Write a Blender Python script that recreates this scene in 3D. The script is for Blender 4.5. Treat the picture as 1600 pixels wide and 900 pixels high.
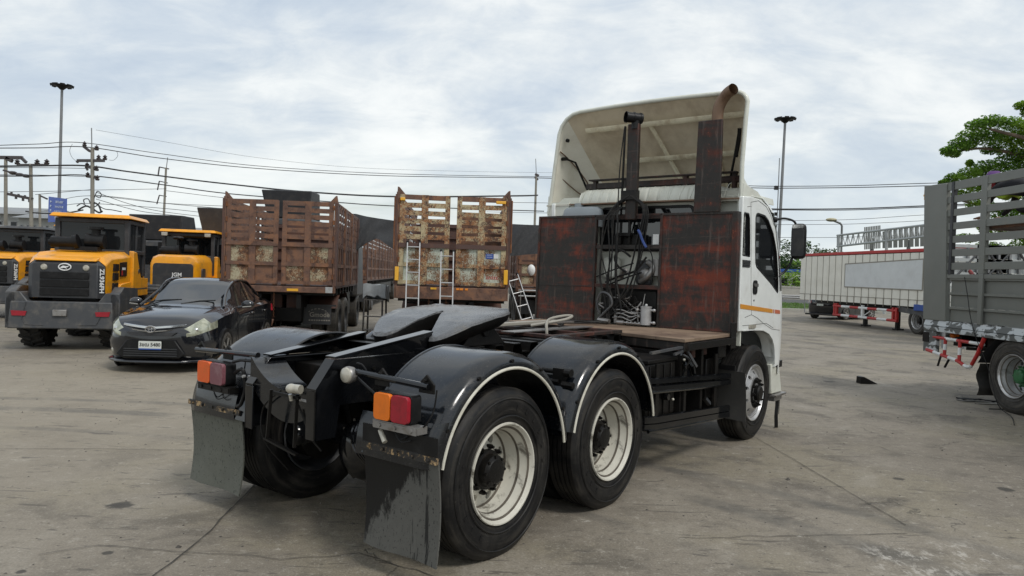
import bpy, bmesh, math, random
from math import sin, cos, pi, radians as R, hypot, atan2, sqrt
from mathutils import Vector, Matrix, noise as mnoise
from mathutils.geometry import tessellate_polygon
random.seed(7)
for o in list(bpy.data.objects): bpy.data.objects.remove(o)
sc = bpy.context.scene; COL = sc.collection
# ---------------------------------------------------------------- camera
CF, CP, CR, CH = 1145.33, 0.018346, 0.032129, 1.7132
cam = bpy.data.cameras.new('camera'); co = bpy.data.objects.new('camera', cam); COL.objects.link(co)
cam.sensor_width = 36; cam.lens = 36 * CF / 1600; cam.clip_start = 0.05; cam.clip_end = 4000
co.matrix_world = Matrix.Translation((0, 0, CH)) @ Matrix.Rotation(pi/2 - CP, 4, 'X') @ Matrix.Rotation(CR, 4, 'Z')
sc.camera = co
def at(px, py, D):
    """point of the place at depth D metres seen at photo position px, py (1600 x 900)"""
    a, b = px - 800, py - 450
    sx, sy = a*cos(CR) + b*sin(CR), -a*sin(CR) + b*cos(CR)
    X, Y, Z = sx/CF, cos(CP) - sy/CF*sin(CP), -sin(CP) - sy/CF*cos(CP)
    return Vector((X*D/Y, D, CH + Z*D/Y))
# ---------------------------------------------------------------- world, sun, exposure
SUN_EL, SUN_AZ = 50, 140      # azimuth: direction the light comes from, degrees from +Y clockwise
w = bpy.data.worlds.new('World'); sc.world = w; w.use_nodes = True
def world_nodes():
    nt = w.node_tree; N = nt.nodes; L = nt.links; N.clear()
    out = N.new('ShaderNodeOutputWorld'); mix = N.new('ShaderNodeMixShader')
    sky = N.new('ShaderNodeTexSky'); sky.sky_type = 'NISHITA'; sky.sun_disc = False
    sky.sun_elevation = R(SUN_EL); sky.sun_rotation = R(SUN_AZ); sky.air_density = 1.4; sky.dust_density = 2
    b1 = N.new('ShaderNodeBackground'); b1.inputs[1].default_value = 0.10; L.new(sky.outputs[0], b1.inputs[0])
    tc = N.new('ShaderNodeTexCoord'); sep = N.new('ShaderNodeSeparateXYZ'); L.new(tc.outputs['Generated'], sep.inputs[0])
    def m(op, a, b):
        n = N.new('ShaderNodeMath'); n.operation = op
        for i, x in enumerate((a, b)):
            if isinstance(x, (int, float)): n.inputs[i].default_value = x
            else: L.new(x, n.inputs[i])
        return n.outputs[0]
    z = m('ADD', m('MAXIMUM', sep.outputs[2], 0.0), 0.30)
    cb = N.new('ShaderNodeCombineXYZ'); L.new(m('DIVIDE', sep.outputs[0], z), cb.inputs[0]); L.new(m('DIVIDE', sep.outputs[1], z), cb.inputs[1])
    def nz(scale, detail, rough, off, dist=0.0, sx=1.0):
        mp = N.new('ShaderNodeMapping'); mp.inputs['Location'].default_value = off; mp.inputs['Scale'].default_value = (1, sx, 1)
        L.new(cb.outputs[0], mp.inputs[0]); n = N.new('ShaderNodeTexNoise'); L.new(mp.outputs[0], n.inputs[0])
        n.inputs['Scale'].default_value = scale; n.inputs['Detail'].default_value = detail; n.inputs['Roughness'].default_value = rough
        n.inputs['Distortion'].default_value = dist
        return n.outputs[0]
    def ramp(f, *st):
        r = N.new('ShaderNodeValToRGB'); L.new(f, r.inputs[0]); e = r.color_ramp.elements
        while len(e) < len(st): e.new(0.5)
        for k, (p_, c_) in enumerate(st): e[k].position = p_; e[k].color = (*c_, 1)
        r.color_ramp.interpolation = 'B_SPLINE'
        return r.outputs[0]
    big = nz(1.15, 8, 0.58, (5.3, 1.9, 0), 0.5, 1.25); fine = nz(4.6, 8, 0.62, (1, 7, 2), 0.5, 1.4)
    f = m('ADD', m('MULTIPLY', big, 0.72), m('MULTIPLY', fine, 0.28))
    cloud = ramp(f, (0.36, (0.44, 0.52, 0.63)), (0.45, (0.55, 0.62, 0.70)), (0.515, (0.68, 0.725, 0.76)), (0.57, (0.79, 0.82, 0.83)), (0.66, (0.90, 0.91, 0.90)))
    hz = ramp(m('MAXIMUM', sep.outputs[2], 0.0), (0.0, (1, 1, 1)), (0.08, (0.7, 0.7, 0.7)), (0.20, (0, 0, 0)))
    mx = N.new('ShaderNodeMix'); mx.data_type = 'RGBA'; L.new(m('MULTIPLY', hz, 0.75), mx.inputs[0]); L.new(cloud, mx.inputs[6]); mx.inputs[7].default_value = (0.72, 0.78, 0.77, 1)
    b2 = N.new('ShaderNodeBackground'); b2.inputs[1].default_value = 1.0; L.new(mx.outputs[2], b2.inputs[0])
    gap = ramp(nz(0.9, 5, 0.6, (8.3, 2.2, 0), 0.5, 2.0), (0.0, (1, 1, 1)), (0.60, (1, 1, 1)), (0.74, (0.45, 0.45, 0.45)))
    L.new(gap, mix.inputs[0]); L.new(b1.outputs[0], mix.inputs[1]); L.new(b2.outputs[0], mix.inputs[2]); L.new(mix.outputs[0], out.inputs[0])
world_nodes()
sl = bpy.data.lights.new('sun', 'SUN'); sl.energy = 1.5; sl.angle = R(14); sl.color = (1, 0.96, 0.9)
so = bpy.data.objects.new('sun', sl); COL.objects.link(so); so.rotation_euler = (R(90 - SUN_EL), 0, R(180 - SUN_AZ) + pi)
so.rotation_euler = Vector((sin(R(SUN_AZ))*cos(R(SUN_EL)), cos(R(SUN_AZ))*cos(R(SUN_EL)), sin(R(SUN_EL)))).to_track_quat('Z', 'Y').to_euler()
sc.view_settings.view_transform = 'Standard'; sc.view_settings.look = 'None'; sc.view_settings.exposure = 0.22; sc.view_settings.gamma = 1.0
# ---------------------------------------------------------------- materials
def lin(h):
    if isinstance(h, (tuple, list)): return tuple(h)[:3]
    v = [int(h[i:i+2], 16)/255 for i in (0, 2, 4)]
    return tuple(x/12.92 if x <= .04045 else ((x+.055)/1.055)**2.4 for x in v)
class NT:
    def __init__(s, name):
        s.m = bpy.data.materials.new(name); s.m.use_nodes = True; s.t = s.m.node_tree; s.N = s.t.nodes
        s.b = s.N['Principled BSDF']; s.tc = s.N.new('ShaderNodeTexCoord'); s.obj = s.tc.outputs['Object']
    def L(s, a, b): s.t.links.new(a, b)
    def set(s, sock, x):
        if isinstance(x, bpy.types.NodeSocket): s.L(x, sock)
        elif isinstance(x, (tuple, list)) and len(x) == 3 and sock.type == 'RGBA': sock.default_value = (*x, 1)
        else: sock.default_value = x
    def map(s, scale=(1, 1, 1), loc=(0, 0, 0), rot=(0, 0, 0), src=None):
        n = s.N.new('ShaderNodeMapping'); s.L(src or s.obj, n.inputs[0]); n.inputs['Scale'].default_value = scale
        n.inputs['Location'].default_value = loc; n.inputs['Rotation'].default_value = rot
        return n.outputs[0]
    def noise(s, scale=5, detail=5, rough=.55, src=None, dist=0):
        n = s.N.new('ShaderNodeTexNoise'); s.L(src or s.obj, n.inputs[0]); n.inputs['Scale'].default_value = scale
        n.inputs['Detail'].default_value = detail; n.inputs['Roughness'].default_value = rough; n.inputs['Distortion'].default_value = dist
        return n.outputs[0]
    def math(s, op, a, b=0.0, c=None, clamp=False):
        n = s.N.new('ShaderNodeMath'); n.operation = op; n.use_clamp = clamp; s.set(n.inputs[0], a); s.set(n.inputs[1], b)
        if c is not None: s.set(n.inputs[2], c)
        return n.outputs[0]
    def step(s, f, lo, hi):
        n = s.N.new('ShaderNodeMapRange'); s.L(f, n.inputs[0]); n.inputs[1].default_value = lo; n.inputs[2].default_value = hi
        n.interpolation_type = 'SMOOTHSTEP'; return n.outputs[0]
    def mix(s, f, a, b):
        n = s.N.new('ShaderNodeMix'); n.data_type = 'RGBA'; s.set(n.inputs[0], f); s.set(n.inputs[6], a); s.set(n.inputs[7], b); return n.outputs[2]
    def bump(s, h, strength=.3, dist=.01):
        n = s.N.new('ShaderNodeBump'); n.inputs['Strength'].default_value = strength; n.inputs['Distance'].default_value = dist
        s.L(h, n.inputs['Height']); s.L(n.outputs[0], s.b.inputs['Normal'])
    def fin(s, col=None, rough=None, metal=None, coat=None, spec=None):
        for k, x in (('Base Color', col), ('Roughness', rough), ('Metallic', metal), ('Coat Weight', coat), ('Specular IOR Level', spec)):
            if x is not None: s.set(s.b.inputs[k], x)
        return s.m
def mat(name, col, rough=.5, metal=0, dirt=None, dirt_amt=.5, scale=3, lo=.45, hi=.7, bump=0, coat=None, var=.12, fine=None, drough=None, spec=None):
    """paint of one colour with slight tone variation, and dirt or wear (its own colour) in patches"""
    n = NT(name); c = lin(col)
    f1 = n.noise(scale*1.7, 6, .6)
    a = n.mix(f1, tuple(x*(1-var) for x in c), tuple(min(1, x*(1+var)) for x in c))
    r = rough
    if dirt is not None:
        f = n.step(n.noise(scale, 9, .68, dist=.3), lo, hi); f = n.math('MULTIPLY', f, dirt_amt)
        a = n.mix(f, a, lin(dirt))
        if drough is not None: r = n.math('ADD', rough, n.math('MULTIPLY', f, drough - rough))
    if bump: n.bump(n.noise(fine or scale*12, 5, .6), bump, .006)
    return n.fin(a, r, metal, coat, spec)
def speckle(name, base, rust, rust2, lo, hi, scale=9, rough=.75, streak=1.0, brown=None, pc=.5):
    """old paint broken up by rust: flakes, runs and bare brown patches"""
    n = NT(name)
    big = n.noise(min(scale*.22, 2.4), 5, .6); fl = n.noise(scale, 8, .75, src=n.map((1, 1, streak)), dist=.6); fl2 = n.noise(scale*4, 4, .7)
    f = n.math('ADD', n.math('MULTIPLY', big, .36), n.math('ADD', n.math('MULTIPLY', fl, .34), n.math('MULTIPLY', fl2, .30)))
    k = n.step(f, lo, hi); rc = n.mix(n.noise(scale*2, 5, .6), lin(rust), lin(rust2))
    if brown: rc = n.mix(n.step(n.noise(scale*.4, 4, .5), .45, .6), rc, lin(brown))
    a = n.mix(k, lin(base), rc)
    n.bump(n.math('ADD', fl2, n.math('MULTIPLY', k, .6)), .35, .004)
    return n.fin(a, n.math('ADD', .55, n.math('MULTIPLY', k, .3)), 0, None)
M_ = {}
def glass(name, tint, alpha, rough=.03, ior=1.5):
    m = bpy.data.materials.new(name); m.use_nodes = True; t = m.node_tree; N = t.nodes; N.clear()
    o = N.new('ShaderNodeOutputMaterial'); g = N.new('ShaderNodeBsdfGlossy'); g.inputs['Roughness'].default_value = rough
    tr = N.new('ShaderNodeBsdfTransparent'); tr.inputs[0].default_value = (*tint, 1)
    df = N.new('ShaderNodeBsdfDiffuse'); df.inputs[0].default_value = (.012, .014, .016, 1)
    mx = N.new('ShaderNodeMixShader'); mx.inputs[0].default_value = alpha
    m2 = N.new('ShaderNodeMixShader'); fr = N.new('ShaderNodeFresnel'); fr.inputs[0].default_value = ior
    t.links.new(tr.outputs[0], mx.inputs[1]); t.links.new(df.outputs[0], mx.inputs[2])
    t.links.new(fr.outputs[0], m2.inputs[0]); t.links.new(mx.outputs[0], m2.inputs[1]); t.links.new(g.outputs[0], m2.inputs[2]); t.links.new(m2.outputs[0], o.inputs[0])
    return m
M_['glass_dark'] = glass('tinted_glass', (.25, .28, .3), .75)
M_['glass_rear'] = glass('rear_cab_glass', (.10, .11, .14), .7, ior=2.0)
M_['glass'] = glass('window_glass', (.7, .78, .76), .12)
M_['glass_sedan'] = glass('sedan_glass', (.12, .13, .15), .8, ior=2.3)
M_['black_gloss'] = mat('glossy_black_paint', (.0045, .005, .006), .13, 0, dirt=(.022, .020, .018), dirt_amt=.5, scale=4, lo=.5, hi=.8, coat=.35, bump=.05, fine=6, drough=.45, spec=.35)
def fender_mat():
    # black paint gone dull in places: dried dust film, wipe marks, spatter, fine scratches
    n = NT('used_black_fender_paint'); a = n.noise(2.2, 7, .62, dist=.4); w = n.noise(5, 6, .7, src=n.map((.5, 1, 3.5))); sp = n.step(n.noise(110, 3, .6), .62, .68); sc_ = n.step(n.noise(40, 5, .7, src=n.map((.12, 1, 1.2), rot=(0, .5, .3))), .60, .66)
    d = n.math('MULTIPLY', n.step(a, .46, .72), n.step(w, .38, .66)); c = n.mix(d, (.0050, .0065, .0090), (.040, .036, .030)); c = n.mix(n.math('MULTIPLY', sp, .5), c, (.07, .062, .05)); c = n.mix(n.math('MULTIPLY', sc_, .45), c, (.045, .045, .045))
    r = n.math('ADD', .14, n.math('ADD', n.math('MULTIPLY', d, .45), n.math('MULTIPLY', n.step(w, .45, .7), .14)))
    n.bump(n.math('ADD', n.noise(3.2, 4, .5), n.math('MULTIPLY', n.noise(1.3, 3, .5), 1.2)), .16, .02); return n.fin(c, r, 0, .25, .5)
M_['black_fender'] = fender_mat()
def rubber_mat(nm, base, dust, amt):
    n = NT(nm); sx = n.N.new('ShaderNodeSeparateXYZ'); n.L(n.obj, sx.inputs[0]); r = n.math('SQRT', n.math('ADD', n.math('MULTIPLY', sx.outputs[0], sx.outputs[0]), n.math('MULTIPLY', sx.outputs[2], sx.outputs[2])))
    cb = n.N.new('ShaderNodeCombineXYZ'); n.L(n.math('MULTIPLY', r, 16), cb.inputs[0]); n.L(n.math('MULTIPLY', sx.outputs[0], 1.2), cb.inputs[1]); n.L(n.math('MULTIPLY', sx.outputs[2], 1.2), cb.inputs[2])
    ring = n.step(n.noise(2.2, 5, .65, src=cb.outputs[0]), .46, .68); pat = n.step(n.noise(4.5, 8, .7), .44, .70); f = n.math('MULTIPLY', n.math('ADD', n.math('MULTIPLY', ring, .7), n.math('MULTIPLY', pat, .45)), amt, clamp=True)
    sp = n.step(n.noise(70, 3, .6), .64, .70); c = n.mix(f, base, dust); c = n.mix(n.math('MULTIPLY', sp, .35), c, tuple(x*1.6 for x in dust)); n.bump(n.noise(50, 4, .6), .12, .004)
    return n.fin(c, n.math('ADD', .42, n.math('MULTIPLY', f, .4)), spec=.22)
M_['black_rough'] = mat('greasy_black_steel', (.0075, .007, .0065), .42, .1, dirt=(.035, .026, .02), dirt_amt=.4, scale=7, lo=.5, hi=.75, bump=.4, drough=.8, spec=.25)
M_['rubber'] = rubber_mat('tyre_rubber', (.0085, .0085, .009), (.052, .047, .040), .75)
M_['rubber_dusty'] = rubber_mat('dusty_tyre_rubber', (.042, .040, .037), (.14, .125, .105), .8)
M_['plastic_black'] = mat('black_plastic', (.007, .007, .0075), .4, 0, dirt=(.03, .03, .03), dirt_amt=.4, scale=8, spec=.25)
M_['cream'] = mat('cream_white_paint', (.62, .63, .56), .4, 0, dirt=(.27, .22, .14), dirt_amt=.35, scale=4, lo=.5, hi=.75, bump=.04, coat=.1)
M_['cab_white'] = mat('cab_white_paint', (.76, .78, .76), .3, 0, dirt=(.35, .33, .27), dirt_amt=.35, scale=3, lo=.5, hi=.75, coat=.25)
M_['rim_cream'] = mat('cream_rim_paint', (.55, .53, .46), .45, 0, dirt=(.055, .045, .032), dirt_amt=.85, scale=9, lo=.52, hi=.68, bump=.15)
M_['rim_silver'] = mat('silver_rim', (.5, .5, .5), .3, .6, dirt=(.12, .10, .08), dirt_amt=.6, scale=8, lo=.5, hi=.7)
M_['trim'] = mat('cream_rubber_trim', (.58, .56, .48), .55, 0, dirt=(.3, .27, .2), dirt_amt=.5, scale=9)
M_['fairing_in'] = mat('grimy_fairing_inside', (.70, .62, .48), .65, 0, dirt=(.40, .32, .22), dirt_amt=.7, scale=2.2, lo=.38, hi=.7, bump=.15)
M_['chrome'] = mat('chrome', (.62, .62, .62), .15, 1.0)
M_['steel'] = mat('bare_steel', (.30, .29, .28), .42, .7, dirt=(.12, .09, .06), dirt_amt=.6, scale=12)
M_['alu'] = mat('aluminium', (.42, .42, .42), .4, .5, dirt=(.2, .19, .17), dirt_amt=.5, scale=9)
M_['lens_orange'] = mat('orange_lens', (.72, .16, .004), .3, 0, dirt=(.50, .12, .01), dirt_amt=.5, scale=14, coat=.15, bump=.15, fine=90)
M_['lens_orange_r'] = mat('reddish_orange_lens', (.70, .10, .006), .3, 0, dirt=(.45, .10, .01), dirt_amt=.5, scale=14, coat=.15, bump=.15, fine=90)
M_['lens_red'] = mat('red_lens', (.30, .006, .018), .3, 0, dirt=(.14, .006, .012), dirt_amt=.6, scale=14, coat=.15, bump=.15, fine=90)
M_['lens_faded'] = mat('faded_red_lens', (.17, .055, .07), .45, 0, dirt=(.25, .14, .15), dirt_amt=.7, scale=14, coat=.2, bump=.15, fine=90)
M_['lamp_glass'] = mat('frosted_lamp_glass', (.40, .38, .32), .2, 0, dirt=(.2, .18, .14), dirt_amt=.6, scale=20, coat=.8)
M_['cheek'] = mat('lit_cream_fairing_cheek', (.80, .78, .68), .5, 0, dirt=(.5, .45, .33), dirt_amt=.4, scale=3)  # cheek's cream made paler than the grimy lining so it looks lit
M_['yellow'] = mat('loader_yellow_paint', (.80, .33, .005), .36, 0, dirt=(.30, .16, .045), dirt_amt=.6, scale=4, lo=.46, hi=.74, coat=.2)
M_['dgrey'] = mat('dark_grey_paint', (.048, .051, .056), .5, 0, dirt=(.15, .135, .115), dirt_amt=.6, scale=4, lo=.44, hi=.72, bump=.15)
M_['dgrey2'] = mat('charcoal_grille_paint', (.028, .030, .034), .5, 0, dirt=(.08, .075, .07), dirt_amt=.5, scale=4, bump=.1)
M_['white'] = mat('white_paint', (.72, .73, .72), .45, 0, dirt=(.4, .38, .33), dirt_amt=.4, scale=4)
M_['red'] = mat('red_paint', (.42, .02, .018), .45, 0, dirt=(.25, .03, .02), dirt_amt=.5, scale=5)
M_['rust'] = mat('rust', (.13, .05, .022), .85, 0, dirt=(.30, .12, .04), dirt_amt=.7, scale=10, bump=.4)
M_['rust_tube'] = mat('heat_browned_pipe', (.20, .125, .08), .55, .3, dirt=(.09, .045, .03), dirt_amt=.7, scale=6, bump=.2)
M_['brown'] = speckle('rusty_brown_paint', (.125, .066, .045), (.30, .150, .075), (.145, .062, .036), .42, .60, 13, brown=(.070, .036, .026))
M_['brown_dark'] = speckle('dark_rusty_brown_paint', (.075, .040, .033), (.17, .078, .045), (.07, .032, .023), .46, .62, 6)
M_['tan_rust'] = speckle('flaking_cream_paint_on_rust', (.40, .355, .235), (.27, .12, .05), (.10, .045, .025), .462, .50, 30, brown=(.08, .038, .022))
M_['tan_rust2'] = speckle('worn_yellowish_slat_paint', (.42, .35, .21), (.34, .15, .055), (.15, .062, .032), .465, .51, 30, brown=(.075, .035, .024))
M_['panel_cream'] = speckle('pale_green_panel_paint', (.46, .50, .42), (.23, .10, .035), (.10, .045, .02), .485, .515, 38)
def headboard_mat(nm='red_oxide_under_black_paint', lo=.45, hi=.62, red=((.070, .022, .015), (.245, .046, .023)), off=.4):
    n = NT(nm)
    a = n.noise(1.5, 6, .6, src=n.map((1.0, .55, 3.0), (2.2, 1, off))); b = n.noise(6, 8, .72, src=n.map((1, 1.6, .9)))
    f = n.math('ADD', n.math('MULTIPLY', a, .6), n.math('MULTIPLY', b, .4)); k = n.step(f, lo, hi)
    red = n.mix(n.noise(3.2, 5, .6), *red); blk = n.mix(n.noise(14, 6, .7), (.010, .009, .0085), (.036, .031, .027))
    sc_ = n.step(n.noise(26, 5, .7, src=n.map((1, 1, .10))), .55, .68); fl = n.step(n.noise(22, 6, .75), .58, .64); hs = n.step(n.noise(16, 5, .7, src=n.map((1, .10, 1.4))), .57, .66)
    c = n.mix(k, blk, red); c = n.mix(n.math('MULTIPLY', n.math('MULTIPLY', fl, k), .75), c, (.33, .085, .035)); c = n.mix(n.math('MULTIPLY', fl, n.math('SUBTRACT', .6, n.math('MULTIPLY', k, .6))), c, (.075, .030, .020)); c = n.mix(n.math('MULTIPLY', sc_, .45), c, (.13, .10, .085)); c = n.mix(n.math('MULTIPLY', hs, .35), c, (.10, .07, .06))
    n.bump(n.noise(30, 6, .65), .3, .004)
    return n.fin(c, n.math('ADD', .52, n.math('MULTIPLY', k, .25)), spec=.35)
M_['headboard'] = headboard_mat(); M_['stack'] = headboard_mat('blackened_red_oxide_paint', .47, .66, ((.035, .016, .013), (.13, .035, .022)), 1.7)
def flap_mat(nm, tone, thr):
    # dried mud-grey rubber soaked with black oil from the top corner, with runs and spatter
    n = NT(nm); sx = n.N.new('ShaderNodeSeparateXYZ'); n.L(n.obj, sx.inputs[0])
    h = n.math('MULTIPLY', n.math('SUBTRACT', sx.outputs[2], .15), 1.75); l = n.math('MULTIPLY', sx.outputs[1], 1.1)
    f = n.math('ADD', n.math('ADD', n.math('MULTIPLY', h, .55), l), n.math('MULTIPLY', n.noise(9, 8, .72, src=n.map((1, 1, .45))), .9)); k = n.step(f, thr, thr+.10)
    run = n.step(n.noise(34, 4, .6, src=n.map((1, 1, .05))), .57, .61); low = n.step(n.noise(5, 3, .5, src=n.map((1, 1, .2), (3, 2, 0))), .50, .56)
    sp = n.step(n.noise(75, 3, .6, src=n.map((1, 1, .7))), .60, .66)
    g = n.mix(n.noise(14, 7, .7), tuple(x*.75 for x in tone), tuple(x*1.25 for x in tone)); c = n.mix(n.math('MULTIPLY', n.math('MULTIPLY', run, low), .9), g, (.012, .012, .012)); c = n.mix(n.math('MULTIPLY', sp, .75), c, (.014, .014, .014)); c = n.mix(k, c, (.009, .009, .009))
    n.bump(n.noise(40, 4, .6), .25, .003)
    return n.fin(c, n.math('SUBTRACT', .62, n.math('MULTIPLY', k, .2)), spec=.25)
M_['flap'] = flap_mat('oil_streaked_mudflap', (.095, .094, .086), .98)
M_['flap_grey'] = flap_mat('dry_grey_mudflap', (.120, .124, .105), 3.52)
M_['flap_bar'] = speckle('bare_patches_on_black_bar', (.02, .018, .016), (.52, .36, .19), (.45, .30, .15), .50, .56, 10)
def deck_mat():
    n = NT('worn_wooden_deck'); a = n.noise(3, 7, .65, src=n.map((.5, 3, 1))); k = n.step(n.noise(1.6, 7, .65), .46, .62)
    c = n.mix(a, (.17, .115, .075), (.30, .215, .15)); c = n.mix(n.math('MULTIPLY', k, .7), c, (.085, .05, .035)); c = n.mix(n.step(n.noise(16, 3, .5), .68, .72), c, (.02, .015, .012))
    n.bump(n.noise(24, 6, .6), .4, .004); return n.fin(c, .7)
M_['deck'] = deck_mat()
def grease_mat():
    n = NT('wet_greasy_fifth_wheel_steel'); h = n.noise(55, 8, .75, dist=.6); g = n.noise(120, 3, .6); k = n.step(n.noise(3.2, 5, .6), .42, .66)
    c = n.mix(k, (.075, .077, .080), (.135, .138, .142)); c = n.mix(n.math('MULTIPLY', n.step(h, .52, .62), .6), c, (.035, .035, .036)); c = n.mix(n.step(n.noise(2.4, 4, .5, src=n.map(loc=(5, 2, 0))), .58, .68), c, (.13, .11, .075))
    n.bump(n.math('ADD', h, n.math('MULTIPLY', g, .4)), 1.0, .014); return n.fin(c, n.math('ADD', .16, n.math('MULTIPLY', h, .28)), 0, .3, .8)
M_['grease'] = grease_mat()
# ---------------------------------------------------------------- mesh builder (u forward, v to the right, z up)
class MB:
    def __init__(s): s.v = []; s.f = []
    def add(s, vs, fs):
        n = len(s.v); s.v += [tuple(x) for x in vs]; s.f += [tuple(i+n for i in f) for f in fs]; return s
    def box(s, u0, u1, v0, v1, z0, z1):
        return s.hexa([(u0, v0, z0), (u1, v0, z0), (u1, v1, z0), (u0, v1, z0), (u0, v0, z1), (u1, v0, z1), (u1, v1, z1), (u0, v1, z1)])
    def hexa(s, p): return s.add(p, [(0, 3, 2, 1), (4, 5, 6, 7), (0, 1, 5, 4), (1, 2, 6, 5), (2, 3, 7, 6), (3, 0, 4, 7)])
    def bar(s, a, b, w, h, up=(0, 0, 1)):
        a, b = Vector(a), Vector(b); d = (b-a).normalized(); u = Vector(up); r = d.cross(u)
        if r.length < 1e-4: r = d.cross(Vector((1, 0, 0)))
        r.normalize(); u = r.cross(d); r *= w/2; u *= h/2
        return s.hexa([a-r-u, b-r-u, b+r-u, a+r-u, a-r+u, b-r+u, b+r+u, a+r+u])
    def tube(s, pts, r, n=8, caps=True, r2=None):
        P = [Vector(p) for p in pts]; k = len(P); rings = []; up = None
        for i, p in enumerate(P):
            d = (P[min(i+1, k-1)] - P[max(i-1, 0)]).normalized()
            if up is None: up = Vector((0, 0, 1)) if abs(d.z) < .9 else Vector((1, 0, 0))
            x = d.cross(up)
            if x.length < 1e-5: x = d.cross(Vector((0, 1, 0)))
            x.normalize(); y = x.cross(d).normalized(); up = y
            rr = r if r2 is None else r + (r2-r)*i/(k-1)
            rings.append([p + x*rr*cos(2*pi*j/n) + y*rr*sin(2*pi*j/n) for j in range(n)])
        vs = [q for g in rings for q in g]; fs = []
        for i in range(k-1):
            for j in range(n): fs.append((i*n+j, i*n+(j+1) % n, (i+1)*n+(j+1) % n, (i+1)*n+j))
        if caps: fs += [tuple(range(n-1, -1, -1)), tuple(range((k-1)*n, k*n))]
        return s.add(vs, fs)
    def cyl(s, a, b, r, n=16, r2=None): return s.tube([a, b], r, n, True, r2)
    def lathe(s, prof, c=(0, 0, 0), axis='v', n=40, close=False):
        """prof: (radius, offset along the axis)"""
        vs = []; k = len(prof)
        for j in range(n):
            t = 2*pi*j/n
            for r, o in prof:
                x = {'v': (r*cos(t), o, r*sin(t)), 'z': (r*cos(t), r*sin(t), o), 'u': (o, r*cos(t), r*sin(t))}[axis]
                vs.append((x[0]+c[0], x[1]+c[1], x[2]+c[2]))
        fs = []
        for j in range(n):
            for i in range(k-1 + (1 if close else 0)):
                i2 = (i+1) % k; fs.append((j*k+i, j*k+i2, ((j+1) % n)*k+i2, ((j+1) % n)*k+i))
        return s.add(vs, fs)
    def prism(s, poly, plane, c0, c1, holes=()):
        """flat shape with holes, given thickness from c0 to c1 across the plane ('uz' 'vz' 'uv')"""
        loops = [list(poly)] + [list(h) for h in holes]; flat = [p for l in loops for p in l]
        tr = tessellate_polygon([[Vector((p[0], p[1], 0)) for p in l] for l in loops]); n = len(flat)
        g = {'uz': lambda a, b, c: (a, c, b), 'vz': lambda a, b, c: (c, a, b), 'uv': lambda a, b, c: (a, b, c)}[plane]
        vs = [g(a, b, c0) for a, b in flat] + [g(a, b, c1) for a, b in flat]
        fs = [tuple(t) for t in tr] + [tuple(i+n for i in reversed(t)) for t in tr]; k = 0
        for l in loops:
            m = len(l)
            for i in range(m): a, b = k+i, k+(i+1) % m; fs.append((a, b, b+n, a+n))
            k += m
        return s.add(vs, fs)
    def loft(s, rows, close=False, caps=False):
        k = len(rows[0]); vs = [p for r in rows for p in r]; fs = []
        for i in range(len(rows)-1):
            for j in range(k if close else k-1):
                j2 = (j+1) % k; fs.append((i*k+j, i*k+j2, (i+1)*k+j2, (i+1)*k+j))
        if caps: fs += [tuple(range(k-1, -1, -1)), tuple(range((len(rows)-1)*k, len(rows)*k))]
        return s.add(vs, fs)
    def ball(s, c, r, n=14, m=8, sc_=(1, 1, 1)):
        rows = []
        for i in range(m+1):
            t = pi*i/m; rows.append([(c[0]+r*sc_[0]*sin(t)*cos(2*pi*j/n), c[1]+r*sc_[1]*sin(t)*sin(2*pi*j/n), c[2]+r*sc_[2]*cos(t)) for j in range(n)])
        return s.loft(rows, True)
    def mirror(s, c):
        """adds the mirror image across v = c"""
        n = len(s.v); s.v += [(u, 2*c-v, z) for u, v, z in s.v]; s.f += [tuple(i+n for i in reversed(f)) for f in s.f]; return s
    def mesh(s, name, material, smooth=35):
        me = bpy.data.meshes.new(name); me.from_pydata([(u, -v, z) for u, v, z in s.v], [], s.f); me.validate()
        bm = bmesh.new(); bm.from_mesh(me); bmesh.ops.remove_doubles(bm, verts=bm.verts, dist=1e-5); bmesh.ops.recalc_face_normals(bm, faces=bm.faces); bm.to_mesh(me); bm.free()
        me.materials.append(M_[material] if isinstance(material, str) else material)
        if smooth: me.shade_smooth(); me.set_sharp_from_angle(angle=R(smooth))
        return me
    def build(s, name, material, parent=None, smooth=35, bevel=0, loc=None, label=None, rot=None):
        o = bpy.data.objects.new(name, s.mesh(name, material, smooth)); COL.objects.link(o)
        if parent is not None: o.parent = parent
        if loc: o.location = (loc[0], -loc[1], loc[2])
        if rot: o.rotation_euler = rot
        if bevel: b = o.modifiers.new('bevel', 'BEVEL'); b.width = bevel; b.segments = 2; b.limit_method = 'ANGLE'; b.angle_limit = R(40)
        if label: o['label'] = label
        return o
def fill(parts_bmesh): pass
def tag(o, label, cat, group=None):
    o['label'] = label; o['category'] = cat
    if group: o['group'] = group
    return o
def thing(name, label, cat, x, y, yaw=0, z=0, group=None):
    """an Empty at the thing's base; local u axis points to compass yaw (degrees clockwise from +Y)"""
    o = bpy.data.objects.new(name, None); COL.objects.link(o); o.location = (x, y, z); o.rotation_euler = (0, 0, R(90-yaw)); o.empty_display_size = .3
    return tag(o, label, cat, group)
def kids(o): return [c for c in bpy.data.objects if c.parent == o]
def dup(o, parent=None, loc=None, rot=None):
    c = o.copy(); COL.objects.link(c); c.parent = parent if parent is not None else o.parent
    if loc is not None: c.location = loc
    if rot is not None: c.rotation_euler = rot
    for k in kids(o): dup(k, c)
    return c
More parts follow.
